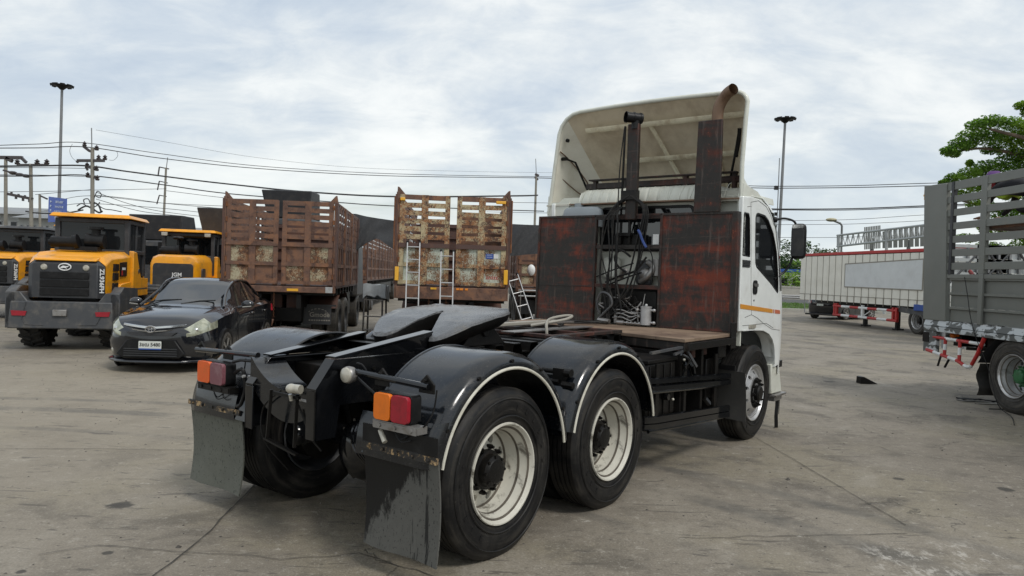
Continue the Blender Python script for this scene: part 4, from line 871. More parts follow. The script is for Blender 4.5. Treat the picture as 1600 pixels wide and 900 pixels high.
# mirror on its bent arm
m = MB(); m.tube(spl([(4.93, -.03, 2.43), (5.06, .04, 2.455), (5.18, .10, 2.44), (5.22, .125, 2.40), (5.22, .125, 2.32)]), .013, 8).ball((4.92, -.02, 2.43), .035); m.build('mirror_arm', 'plastic_black', T)
m = MB(); m.tube(spl([(5.22, .10, 2.02), (5.20, .09, 1.95), (5.16, .04, 1.85), (5.08, -.01, 1.79), (4.98, -.02, 1.76)]), .013, 8); mb_ = m.build('mirror_arm', 'plastic_black', T)
m = MB()
rows = []
for z, s_ in ((2.00, .6), (2.02, .9), (2.06, 1), (2.20, 1), (2.32, 1), (2.37, .95), (2.395, .8), (2.405, .5)):
    rows.append([(5.225+.035*s_*cos(a)*(1.3 if cos(a) < 0 else 1), .165+.085*s_*(abs(sin(a))**.6)*(1 if sin(a) > 0 else -1), z) for a in [2*pi*k/20 for k in range(20)]])
m.loft(rows, True, True); mi = m.build('mirror', 'plastic_black', T, 50)
m = MB(); m.prism(rrect(.10, .225, 2.35, 2.392, .012), 'vz', 5.176, 5.186); m.build('mirror_cap', 'chrome', mi)
m = MB(); m.prism(rrect(.095, .235, 2.03, 2.34, .02), 'vz', 5.172, 5.180); m.build('mirror_back', 'dgrey2', mi)
# ---------------------------------------------------------------- roof fairing: wedge shell open to the rear
M_['rib'] = mat('stained_cream_rib', (.85, .80, .62), .6, 0, dirt=(.45, .34, .20), dirt_amt=.7, scale=6, lo=.4, hi=.7)
def fairing():
    NS = 44
    def section(t):
        """t 0 rear opening .. 1 front foot; half-hoop from right foot over the top to the left foot"""
        u = 3.88 + 1.00*t
        ztop = 3.665 - .98*t**1.1 + (.0)
        zb = 2.47 + .0*t if t < .02 else 2.56 + .03*t
        wr = -.005 - .03*t; wl = -2.43 + .14*t**1.5
        return u, ztop, zb, wr, wl
    rows = []; ts = [0, .03, .08, .15, .25, .36, .48, .6, .72, .84, .94, 1.0]
    for t in ts:
        u, zt_, zb, wr, wl = section(t); row = []; hgt = max(.03, zt_-zb); rr = min(.30, hgt*.8)
        rR = rr*.45
        # right side, slightly leaning in
        ln = .40*(u-3.88); fl = min(1, t*4); pr_ = [(wr+.012*fl-.03*(1-fl), zb), (wr-.03+.03*fl, zb+.05*fl+.02), (wr-.035-ln*.75, zb+max(.16*fl, 0)+(hgt-rr)*.5*(1-.6*fl)), (wr-.015-ln, zb+(hgt-rr))] + [(wr-ln-rR+rR*cos(R(a)), zt_-rR*1.0+rR*sin(R(a))) for a in (10, 30, 50, 70, 90)]
        pl = [(wl+.17+rr*cos(R(a)), zt_-.02-rr+rr*sin(R(a))) for a in (90, 110, 130, 150, 170)]
        pl = [(wl+.12+rr*1.0+rr*cos(R(a)), zt_-rr*.98+rr*.98*sin(R(a))) for a in (90, 110, 130, 150, 170)] + [(wl+.07, zb+(hgt-rr)*.55), (wl+.02, zb+.05), (wl, zb)]
        mid = [(pr_[-1][0]+(pl[0][0]-pr_[-1][0])*k/8, zt_ + .02*sin(pi*k/8)) for k in range(1, 8)]
        for v, z in pr_+mid+pl: row.append((u + (.0 if t > .1 else (.16*(max(0, (3.0-z))/.5)*0)), v, z))
        rows.append(row)
    m = MB(); m.loft(rows); k = len(rows[0])
    inner = []
    for i, r in enumerate(rows):
        q = []
        for j, (u, v, z) in enumerate(r):
            cu_ = Vector((u, v, z)); tgt = Vector((u, MIR, 2.6)); d = (tgt-cu_); d.x = 0; q.append(tuple(cu_ + d.normalized()*.016) if d.length > .02 else tuple(cu_))
        inner.append(q)
    m.loft([rows[0], inner[0]]); m.loft([rows[-1], inner[-1]])
    # thick rolled rim round the opening
    m.tube([(u+.005, v, z) for u, v, z in rows[0]], .024, 8)
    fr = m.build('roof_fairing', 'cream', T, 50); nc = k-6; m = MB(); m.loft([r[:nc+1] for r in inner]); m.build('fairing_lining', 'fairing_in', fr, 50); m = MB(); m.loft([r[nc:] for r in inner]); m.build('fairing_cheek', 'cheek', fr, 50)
    # rim flare on the upper corners
    # inside ribs: three cross ribs and two long ribs on the sloping panel
    def inner_pt(t, v): 
        u, zt_, zb, wr, wl = section(t); return (u-.01, v, zt_-.035)
    for t, a, b in ((.17, -2.02, -.09), (.52, -1.68, -.25), (.86, -1.62, -.25)):
        r = MB(); p = [inner_pt(t, a+(b-a)*k/6) for k in range(7)]
        r.loft([[(q[0]-.035, q[1], q[2]+.0), (q[0]-.015, q[1], q[2]-.035), (q[0]+.015, q[1], q[2]-.05), (q[0]+.04, q[1], q[2]-.03)] for q in p], False, False); r.build('rib', 'rib', fr, 50)
    for v, v2 in ((-1.20, -1.02), (-.60, -.50)):
        r = MB(); p = [inner_pt(t, v+(v2-v)*(t-.17)/.7) for t in (.17, .3, .45, .6, .75, .88)]
        r.loft([[(q[0], q[1]-.025, q[2]+.005), (q[0], q[1]-.014, q[2]-.022), (q[0], q[1]+.014, q[2]-.022), (q[0], q[1]+.025, q[2]+.005)] for q in p]); r.build('rib', 'rib', fr, 50)
    # left cheek: two seams and a stay
    r = MB(); r.tube(spl([(3.91, -2.30, 3.22), (4.12, -2.27, 3.12), (4.40, -2.22, 2.92), (4.60, -2.17, 2.68)]), .008, 6).tube(spl([(3.91, -2.375, 2.98), (4.25, -2.30, 2.80), (4.60, -2.24, 2.66)]), .007, 6); r.build('seam', M_['rust_tube'], fr)
    r = MB(); r.tube([(3.97, -2.26, 3.14), (4.10, -2.20, 3.11), (4.30, -2.1, 2.72)], .013, 8).cyl((3.97, -2.31, 3.14), (3.97, -2.24, 3.14), .022, 8); r.build('stay', 'plastic_black', fr)
    r = MB(); r.tube([(3.98, -.12, 3.28), (4.08, -.20, 3.0), (4.16, -.28, 2.72)], .014, 8).tube(spl([(3.94, -.10, 3.30), (3.98, -.12, 3.18), (4.02, -.16, 3.02)]), .022, 8); r.build('stay', 'plastic_black', fr)
    r = MB(); r.cyl((3.95, -2.24, 3.36), (3.95, -2.21, 3.35), .022, 8); r.build('grommet', 'plastic_black', fr)
    # side ears reaching down past the roof
    r = MB(); r.prism([(3.86, 2.46), (4.02, 2.46), (4.30, 2.60), (4.30, 2.68), (3.88, 2.68)], 'uz', -2.43, -2.415); r.box(3.87, 3.89, -2.43, -2.12, 2.44, 2.60); r.build('ear', 'cream', fr)
    r = MB(); r.box(3.87, 3.905, -.065, -.02, 2.36, 2.62).prism([(3.87, 2.44), (4.0, 2.56), (4.54, 2.56), (4.50, 2.60), (4.3, 2.68), (3.87, 2.72)], 'uz', -.035, -.012); r.build('ear', 'cream', fr)
    r = MB(); r.box(3.86, 3.92, -2.44, -1.95, 2.555, 2.575).box(3.86, 3.92, -.42, -.03, 2.545, 2.56); r.build('gutter', 'rim_cream', fr)
fairing()
# pale plastic tank behind the left panel
m = MB(); rows = []
for z, s_ in ((2.30, 1), (2.44, 1), (2.50, .95), (2.53, .8)): rows.append([(3.87+.09*s_*cos(a), -1.92+.27*s_*(abs(sin(a))**.5)*(1 if sin(a) > 0 else -1), z) for a in [2*pi*k/24 for k in range(24)]])
m.loft(rows, True, True).cyl((3.87, -1.98, 2.52), (3.87, -1.98, 2.575), .055, 14); M_['tank'] = mat('cloudy_plastic_tank', (.26, .29, .31), .45); m.build('coolant_tank', 'tank', T, 60)
# engine block, hydraulic fittings in the gap ----------------------------------
m = MB(); m.box(3.82, 3.93, -1.62, -.90, 1.20, 1.60); m.build('engine_cover', 'black_rough', T, bevel=.03)
m = MB(); m.box(3.84, 3.93, -1.20, -1.0, 1.64, 1.92); m.build('engine_shroud', 'dgrey', T, bevel=.04)
m = MB(); m.box(3.87, 3.94, -1.64, -1.42, 1.70, 1.95); m.build('engine_shroud', 'cream', T, bevel=.04)
m = MB(); m.tube(spl([(3.84, -1.12, 1.68), (3.80, -1.02, 1.74), (3.82, -.96, 1.84), (3.84, -1.04, 1.90)]), .035, 10).tube(spl([(3.82, -1.36, 1.72), (3.78, -1.30, 1.80), (3.80, -1.26, 1.76)]), .03, 8).ball((3.85, -1.06, 1.76), .08).cyl((3.86, -.93, 1.75), (3.86, -.93, 1.93), .055, 12); m.build('turbo_pipe', 'steel', T)
m = MB(); m.box(3.80, 3.90, -1.45, -1.15, 2.09, 2.20).cyl((3.78, -1.36, 2.09), (3.78, -1.36, 2.34), .018, 8).cyl((3.78, -1.25, 2.09), (3.78, -1.25, 2.36), .018, 8).box(3.74, 3.84, -1.40, -1.22, 2.18, 2.22); m.build('valve_block', 'black_rough', T, bevel=.004)
m = MB(); m.cyl((3.70, -.97, 1.215), (3.70, -.97, 1.40), .058, 20).cyl((3.70, -.97, 1.40), (3.70, -.97, 1.415), .062, 20).ball((3.70, -.97, 1.425), .018).tube([(3.70, -.92, 1.375), (3.70, -.86, 1.375)], .012, 8).tube([(3.70, -.92, 1.24), (3.70, -.86, 1.24)], .012, 8).ball((3.70, -.875, 1.375), .018).ball((3.70, -.875, 1.24), .018); m.build('filter_canister', 'alu', T)
m = MB(); m.box(3.71, 3.73, -1.37, -1.335, 1.21, 1.40)
for k in range(3): m.tube(spl([(3.70, -1.38, 1.27+.045*k), (3.68, -1.25, 1.28+.04*k), (3.68, -1.15, 1.25+.04*k), (3.70, -1.08, 1.29+.02*k)]), .007, 6)
m.tube([(3.70, -1.50, 1.50), (3.70, -1.20, 1.49), (3.71, -1.16, 1.52)], .007, 6).tube([(3.70, -1.06, 1.22), (3.69, -1.07, 1.40), (3.70, -1.03, 1.46)], .008, 6).ball((3.69, -1.07, 1.37), .022).ball((3.69, -1.05, 1.30), .018).tube([(3.68, -1.55, 1.235), (3.66, -1.40, 1.225)], .028, 8).tube([(3.66, -1.30, 1.225), (3.66, -1.22, 1.225)], .022, 8).tube([(3.66, -1.22, 1.225), (3.66, -1.0, 1.22)], .012, 8)
for k in range(6): m.cyl((3.66, -1.28+.05*k, 1.225), (3.66, -1.265+.05*k, 1.225), .02, 6)
m.build('hydraulic_fittings', 'steel', T)
random.seed(21)
def hose(pts, r=.011, ma='rubber', name='hose'): m = MB(); m.tube(spl(pts, 8), r, 8); m.build(name, ma, T)
for k in range(6):
    v = -1.50 + .035*k; j = lambda s_=.012: random.uniform(-s_, s_)
    hose([(3.69+j(), -1.40+.02*k, 2.50+j()), (3.67, -1.45+.02*k, 2.44), (3.66, v-.02+j(.03), 2.32), (3.66, v-.03+j(.035), 2.0), (3.67, v-.02+j(.035), 1.7), (3.68, v+j(.05), 1.45), (3.69, v+.02+j(.06), 1.26)], random.choice([.007, .009, .012]))
for k in range(4):
    v = -1.05 + .03*k; j = lambda s_=.02: random.uniform(-s_, s_)
    hose([(3.69, -1.05+.015*k, 2.52), (3.67, -1.03+.02*k, 2.40), (3.67, v-.04, 2.15), (3.68, v-.08+j(), 1.9), (3.68, v-.18+j(), 1.6), (3.69, v-.30+j(.05), 1.42), (3.69, v-.42+j(.05), 1.28)], random.choice([.007, .010]))
hose([(3.68, -1.30, 3.38), (3.68, -1.345, 2.9), (3.68, -1.35, 2.3), (3.68, -1.36, 1.8), (3.69, -1.33, 1.4)], .007)
hose([(3.70, -1.55, 1.30), (3.68, -1.58, 1.42), (3.67, -1.52, 1.54), (3.67, -1.42, 1.52), (3.67, -1.38, 1.42), (3.67, -1.46, 1.33), (3.68, -1.55, 1.25)], .013, 'dgrey')
hose([(3.74, -1.2, 1.95), (3.70, -1.30, 2.02), (3.70, -1.38, 1.95), (3.70, -1.34, 1.85), (3.72, -1.24, 1.78)], .012)
hose([(3.72, -1.62, 1.72), (3.70, -1.4, 1.80), (3.71, -1.15, 1.88)], .008); hose([(3.72, -1.5, 1.66), (3.70, -1.3, 1.74), (3.71, -1.12, 1.80), (3.72, -1.0, 1.95)], .012); hose([(3.72, -1.5, 1.62), (3.70, -1.2, 1.73), (3.72, -1.05, 1.78)], .009)
hose([(3.70, -1.00, 2.42), (3.68, -1.0, 2.2), (3.69, -.99, 2.08), (3.72, -.93, 1.95), (3.72, -.93, 1.7)], .006)
M_['blue_rag'] = mat('blue_cloth_tape', (.03, .06, .20), .8); m = MB(); m.tube(spl([(3.66, -1.08, 2.24), (3.65, -1.05, 2.20), (3.66, -1.02, 2.12), (3.65, -.97, 2.05)]), .014, 6); m.build('blue_tape', 'blue_rag', T)
m = MB(); m.box(3.76, 3.80, -.95, -.88, 2.09, 2.20); m.build('switch_box', 'white', T)
random.seed(9)
for k in range(14):
    a = [(3.72+random.uniform(0, .06), random.uniform(-1.6, -.92), random.uniform(1.24, 1.56)) for _ in range(3)]; hose(a, random.choice([.005, .008, .011]), random.choice(['rubber', 'rubber', 'steel']), 'brake_line')
# hoses lying on the deck and running back
hose([(3.64, -1.52, 1.215), (3.5, -1.7, 1.215), (3.2, -1.85, 1.22), (2.9, -1.72, 1.225), (2.6, -1.62, 1.24)], .014); hose([(3.62, -1.45, 1.215), (3.4, -1.6, 1.22), (3.1, -1.6, 1.22), (2.8, -1.7, 1.23), (2.4, -1.5, 1.25)], .012)
hose([(3.64, -1.4, 1.212), (3.3, -1.5, 1.215), (3.0, -1.62, 1.215), (2.75, -1.45, 1.22), (2.5, -1.25, 1.245), (2.2, -1.1, 1.24)], .010)
M_['hose_pale'] = mat('pale_air_hose', (.30, .28, .24), .5)
hose([(1.75, -.92, 1.15), (1.74, -.92, 1.23), (1.78, -.95, 1.29), (1.95, -1.03, 1.325), (2.12, -1.0, 1.35), (2.17, -.94, 1.35), (2.05, -.93, 1.325), (1.88, -.98, 1.30), (1.75, -1.1, 1.27)], .013, 'hose_pale')
m = MB(); m.cyl((1.75, -.92, 1.12), (1.75, -.92, 1.18), .02, 8).tube([(1.60, -.9, 1.135), (1.82, -.86, 1.135)], .014, 8); m.build('valve', 'steel', T)
m = MB(); m.box(1.2, 2.4, -1.30, -1.22, 1.262, 1.29); m.build('pale_strip', 'hose_pale', T, bevel=.004)
# ---------------------------------------------------------------- sedans
M_['sedan_black'] = mat('sedan_black_paint', (.008, .009, .012), .12, 0.0, dirt=(.05, .045, .04), dirt_amt=.15, scale=2.5, lo=.45, hi=.8, coat=.7, drough=.4)
M_['headlamp'] = mat('yellowed_headlamp', (.30, .31, .23), .16, .35, dirt=(.55, .56, .44), dirt_amt=.7, scale=9, lo=.42, hi=.6, coat=1.0)
M_['wheel_sedan'] = mat('dusty_alloy', (.30, .29, .27), .45, .4, dirt=(.10, .09, .08), dirt_amt=.6, scale=14)
M_['plate'] = mat('number_plate', (.60, .62, .58), .5)
M_['blue'] = mat('blue_print', (.02, .07, .30), .5)
M_['text_black'] = mat('black_lettering', (.01, .01, .01), .6)
M_['tail_red'] = mat('sedan_tail_lens', (.32, .01, .02), .15, coat=.6)
def sedan(label, x, y, yaw, group, plate_text, wheelm='wheel_sedan'):
    C_ = thing('sedan_car', label, 'car', x, y, yaw, group=group)
    Wd = .85
    # stations: u, sill z, half widths (sill, mid, belt, base of glass, roof edge), heights (mid, belt, glass base, roof edge, crown)
    S = [(2.20, .30, .40, .46, .40, .34, .20, .45, .60, .64, .66, .67), (2.14, .24, .60, .66, .60, .50, .30, .46, .66, .72, .74, .75), (2.00, .20, .72, .78, .72, .62, .36, .48, .74, .82, .85, .86), (1.75, .19, .79, .83, .79, .68, .40, .50, .80, .88, .915, .93), (1.40, .19, .81, .85, .82, .71, .42, .52, .85, .93, .965, .98), (1.05, .19, .82, .85, .83, .72, .46, .54, .88, .97, 1.01, 1.03),
         (.55, .19, .82, .85, .835, .76, .56, .56, .90, .97, 1.20, 1.235), (.10, .19, .82, .85, .84, .77, .57, .56, .915, .985, 1.385, 1.43), (-.30, .19, .82, .85, .84, .77, .57, .56, .93, .995, 1.42, 1.475), (-.75, .19, .82, .85, .84, .765, .555, .56, .945, 1.01, 1.39, 1.44), (-1.15, .19, .82, .85, .84, .75, .53, .57, .96, 1.02, 1.28, 1.325), (-1.60, .20, .81, .84, .82, .71, .46, .58, .97, 1.035, 1.10, 1.12), (-1.95, .22, .77, .81, .78, .66, .40, .58, .97, 1.04, 1.065, 1.075), (-2.13, .26, .66, .72, .68, .58, .34, .55, .93, .99, 1.01, 1.02), (-2.20, .32, .55, .60, .56, .50, .28, .50, .86, .90, .92, .93)]
    fine = []; NI = 4
    for i in range(len(S)-1):
        a, b, c, d = S[max(i-1, 0)], S[i], S[i+1], S[min(i+2, len(S)-1)]
        for k in range(NI):
            t = k/NI; fine.append((i+t, tuple(.5*((2*B)+(Cc-A)*t+(2*A-5*B+4*Cc-D)*t*t+(3*B-A-3*Cc+D)*t**3) for A, B, Cc, D in zip(a, b, c, d))))
    fine.append((len(S)-1, S[-1]))
    def bend(u, v):
        k = min(1, abs(v)/Wd)
        if u > 1.3: u -= .20*k**2.2*(u-1.3)/.9
        if u < -1.4: u += .16*k**2.2*(-1.4-u)/.8
        return u
    rows = []
    for s_, q in fine:
        u, zs, w0, w1, w2, w3, w4, z1, z2, z3, z4, z5 = q
        half = [(0, zs-.02), (w0*.92, zs-.01), (w0, zs+.03), (w1, z1), (w2+.006, (z1+z2)/2+.03), (w2, z2), (w3, z3), ((w3*.45+w4*.55), z3+(z4-z3)*.52), (w4, z4), (w4*.72, z4+(z5-z4)*.72), (0, z5)]
        rows.append([(bend(u, v), v, z) for v, z in half] + [(bend(u, v), -v, z) for v, z in reversed(half[1:-1])])
    k = len(rows[0])
    fl_ = []; pts = [p for r in rows for p in r]; fb, fw, fs_ = [], [], []
    for i in range(len(rows)-1):
        s_ = fine[i][0]
        for j in range(k):
            j2 = (j+1) % k; f = (i*k+j, i*k+j2, (i+1)*k+j2, (i+1)*k+j); jj = j if j <= 10 else k-1-j
            if j > 9: jj = k-1-j
            if (jj == 4 and .5 <= s_ < 3.2) or (jj == 5 and .75 <= s_ < 2.4): fl_.append(f)
            elif jj in (8, 9) and 5.0 <= s_ < 6.85: fw.append(f)
            elif jj in (8, 9) and 9.6 <= s_ < 11.1: fw.append(f)
            elif jj in (6, 7) and 5.75 <= s_ < 10.6: fs_.append(f)
            elif jj in (6, 7) and 5.0 <= s_ < 5.75: fb.append(f)
            else: fb.append(f)
    fb.append(tuple(range(k-1, -1, -1))); fb.append(tuple(range((len(rows)-1)*k, len(rows)*k)))
    MB().add(pts, fl_).build('headlight', 'headlamp', C_, 45); MB().add(pts, fb).build('car_body', 'sedan_black', C_, 45); MB().add(pts, fw).build('windscreen', 'glass_sedan', C_, 45); MB().add(pts, fs_).build('side_window', 'glass_sedan', C_, 45)
    # pillars and window line
    for sg in (1, -1):
        m = MB()
        for u0, u1 in ((-.38, -.31),):
            m.loft([[(u0, sg*.79, .99), (u1, sg*.79, .99)], [(u0-.01, sg*.692, 1.20), (u1-.01, sg*.692, 1.20)], [(u0-.02, sg*.585, 1.41), (u1-.02, sg*.585, 1.41)]])
        m.tube(spl([(.62, sg*.775, .975), (.1, sg*.785, .988), (-.7, sg*.785, 1.012), (-1.2, sg*.765, 1.025), (-1.42, sg*.745, 1.03)]), .008, 6); m.build('window_line', 'chrome', C_)
        m = MB(); m.tube(spl([(.98, sg*.70, .99), (.55, sg*.595, 1.215), (.15, sg*.58, 1.40), (-.3, sg*.575, 1.435), (-.75, sg*.57, 1.405), (-1.15, sg*.55, 1.295), (-1.45, sg*.60, 1.13)]), .022, 8); m.build('roof_rail', 'sedan_black', C_)
        # door seams, handles, mirror
        m = MB()
        for u in (.62, -.34, -1.22): m.tube(spl([(u, sg*.852, .32), (u+.02, sg*.856, .6), (u-.02, sg*.852, .88)]), .004, 4)
        m.build('door_seam', 'plastic_black', C_)
        for u in (-.22, -1.10): m = MB(); m.box(u-.10, u+.08, min(sg*.855, sg*.875), max(sg*.855, sg*.875), .83, .86); m.build('door_handle', 'chrome', C_, bevel=.006)
        m = MB(); m.ball((.50, sg*.97, 1.03), .10, 14, 8, (.75, 1.15, .72)).tube([(.52, sg*.80, .97), (.50, sg*.95, 1.0)], .025, 8); h = m.build('wing_mirror', 'sedan_black', C_, 50)
        m = MB(); m.bar((.575, sg*1.05, 1.0), (.59, sg*.90, .985), .01, .018); m.build('indicator', 'chrome', h)
        # wheel arches and wheels
        for u in (1.275, -1.275):
            m = MB(); m.lathe([(.0, 0), (.345, 0), (.345, .030), (.325, .034), (.32, .0)], (u, .827 if sg > 0 else -.861, .315), 'v', 32); m.build('wheel_arch', 'plastic_black', C_)
            W = bpy.data.objects.new('wheel', None); COL.objects.link(W); W.parent = C_; W.location = (u, -sg*.862, .30); W.rotation_euler = (0, 0, 0 if sg > 0 else pi)
            m = MB(); m.lathe([(.20, -.02), (.21, .0), (.25, .012), (.285, .0), (.30, -.02), (.30, -.18), (.27, -.20), (.20, -.19)], n=36, close=True); m.build('tyre', 'rubber_dusty', W)
            m = MB(); m.lathe([(.20, -.015), (.208, .002), (.198, -.002), (.188, -.03), (.18, -.06), (0, -.06)], n=32)
            for a in range(5):
                for d in (-.16, .16):
                    t = 2*pi*a/5+d; m.bar((.05*cos(t), -.005, .05*sin(t)), (.192*cos(t-d*.4), -.006, .192*sin(t-d*.4)), .022, .02, (0, 1, 0))
            m.lathe([(.06, -.02), (.055, .005), (0, .01)], n=16); m.build('rim', wheelm, W)
        # head and tail lamps
        h = C_
        m = MB(); m.ball((2.02, sg*.60, .675), .045, 12, 8, (.5, 1, .8)); m.build('bulb', 'chrome', h)
        m = MB(); m.loft([[(-2.10+.16*s, sg*(.52+.24*s), z0) for s in (0, .5, 1)] for z0 in (.92, .80)]); 
        m.hexa([(-2.20, sg*.50, .78), (-1.88, sg*.815, .80), (-1.84, sg*.78, .80), (-2.10, sg*.50, .78), (-2.17, sg*.50, .93), (-1.86, sg*.80, .94), (-1.84, sg*.76, .94), (-2.10, sg*.50, .93)]); m.build('tail_light', 'tail_red', C_, 50)
        m = MB(); m.lathe([(0, .03), (.03, .025), (.05, .01), (.055, 0)], (1.99, sg*.64, .335), 'u', 16); m.build('fog_lamp', 'lamp_glass', C_)
    # nose: chrome wings, emblem, grilles, plate
    m = MB()
    for sg in (1, -1):
        P = [(2.225-.03*s-.12*s*s, sg*(.05+.42*s), .71+.035*s) for s in [k/8 for k in range(9)]]; m.loft([[(u-.02, v, z+.022), (u+.01, v, z+.016), (u+.012, v, z-.012), (u-.01, v, z-.018)] for u, v, z in P], True)
        P = [(2.235-.03*s-.12*s*s, sg*(.05+.36*s), .655+.03*s) for s in [k/8 for k in range(9)]]; m.loft([[(u-.01, v, z+.009), (u+.012, v, z+.006), (u+.012, v, z-.006), (u-.01, v, z-.009)] for u, v, z in P], True)
    m.build('grille_trim', 'chrome', C_)
    m = MB()
    def ell(rv, rz, r, cz=.69): m.tube([(2.255, rv*cos(a), cz+rz*sin(a)) for a in [2*pi*i/24 for i in range(25)]], r, 6)
    ell(.072, .050, .008); ell(.024, .045, .006); ell(.055, .020, .006, .708); m.build('emblem', 'chrome', C_)
    m = MB(); m.prism([(-.42, .24), (.42, .24), (.52, .30), (.36, .52), (-.36, .52), (-.52, .30)], 'vz', 2.17, 2.225); gr_ = m.build('lower_grille', 'plastic_black', C_, bevel=.01)
    for k_ in range(4): m = MB(); m.box(2.225, 2.24, -.40, .40, .27+.035*k_, .283+.035*k_); m.build('slat', 'dgrey2', gr_)
    m = MB(); m.prism([(-.30, .585), (.30, .585), (.38, .64), (-.38, .64)], 'vz', 2.16, 2.222); m.build('upper_grille', 'dgrey2', C_)
    m = MB(); m.prism(rrect(-.17, .17, .385, .505, .012), 'vz', 2.245, 2.255); pl = m.build('number_plate', 'plate', C_)
    m = MB(); m.box(2.245, 2.2565, -.165, .165, .372, .392); m.build('plate_strip', 'blue', C_)
    text('plate_text', plate_text, .075, C_, (2.2575, 0, .448), (pi/2, 0, pi/2), 'text_black', .0005, bold=.0015)
    m = MB(); m.prism(rrect(-.17, .17, .66, .76, .012), 'vz', -2.225, -2.215); m.build('rear_plate', 'plate', C_); m = MB(); m.box(-2.235, -2.19, -.35, .35, .78, .81); m.build('boot_trim', 'chrome', C_)
    # lip spoiler and skirts
    P = [(2.24-.10*s*s-.30*s**4, s*.80, 0) for s in [k_/10-1 for k_ in range(21)]]; m = MB(); m.loft([[(u-.12, v, .215), (u+.012, v, .20), (u+.018, v, .165), (u-.12, v, .16)] for u, v, z in P], True, True)
    for sg in (1, -1): m.loft([[(u, sg*.80, .17), (u, sg*.872, .165), (u, sg*.86, .24), (u, sg*.80, .25)] for u in (.95, -.95)], True, True)
    m.box(-2.22, -2.0, -.78, .78, .19, .28); m.build('body_skirt', 'sedan_black', C_, bevel=.01)
    m = MB()
    for v0, v1 in ((.62, .05), (.0, -.52)): m.tube([(1.03, v0, 1.035), (.90, (v0+v1)/2, 1.085), (.86, v1, 1.10)], .010, 6)
    m.build('wiper', 'plastic_black', C_)
    m = MB(); m.box(-1.2, .5, -.66, .66, .55, .62)
    for u, v in ((.05, .38), (.05, -.38), (-.85, .38), (-.85, -.38)): m.box(u-.25, u+.2, v-.22, v+.22, .5, .75).hexa([(u-.32, v-.2, .7), (u-.18, v-.2, .7), (u-.18, v+.2, .7), (u-.32, v+.2, .7), (u-.42, v-.16, 1.22), (u-.34, v-.16, 1.22), (u-.34, v+.16, 1.22), (u-.42, v+.16, 1.22)])
    m.build('seats', 'dgrey2', C_, bevel=.02)
    return C_
sedan('dark sedan parked beside the yellow loader, facing the camera with a white number plate', -5.72, 13.55, 176, None, '3ขฒ 5480')
sedan('black car parked behind the red and white guard of the cream trailer', 17.0, 37.6, 52, None, ' ')
# ---------------------------------------------------------------- wheel loaders
M_['loader_glass'] = glass('loader_glass', (.30, .36, .36), .35)
M_['loader_glass_dark'] = glass('loader_glass_dark', (.06, .06, .07), .92)
M_['tread'] = mat('mud_caked_tread', (.022, .021, .020), .85, dirt=(.07, .06, .05), dirt_amt=.6, scale=9, bump=.5)
def loader_wheel(parent, u, v, r=.56, w_=.40):
    W = bpy.data.objects.new('wheel', None); COL.objects.link(W); W.parent = parent; W.location = (u, -v, r-.01)
    m = MB(); m.lathe([(.28, -w_*.45), (.36, -w_*.5), (r-.09, -w_*.5), (r-.03, -w_*.40), (r-.03, w_*.40), (r-.09, w_*.5), (.36, w_*.5), (.28, w_*.45)], n=36, close=True)
    for k in range(20):
        for sg in (1, -1):
            a = 2*pi*(k+(.5 if sg > 0 else 0))/20; b = a+.13; cR, cI = r+.012, r-.06
            P = lambda t, rr, vv: (rr*cos(t), vv, rr*sin(t)); m.hexa([P(a-.055, cI, sg*w_*.5), P(a+.055, cI, sg*w_*.5), P(b+.05, cI, 0), P(b-.05, cI, 0), P(a-.045, cR-.02, sg*w_*.50), P(a+.045, cR-.02, sg*w_*.50), P(b+.04, cR, 0), P(b-.04, cR, 0)])
    m.build('tyre', 'tread', W); s = 1 if v > 0 else -1
    m = MB(); m.lathe([(.28, s*w_*.42), (.26, s*w_*.30), (.22, s*w_*.1), (.12, s*w_*.1), (.10, s*w_*.3), (0, s*w_*.3)], n=28); m.build('rim', 'yellow', W)
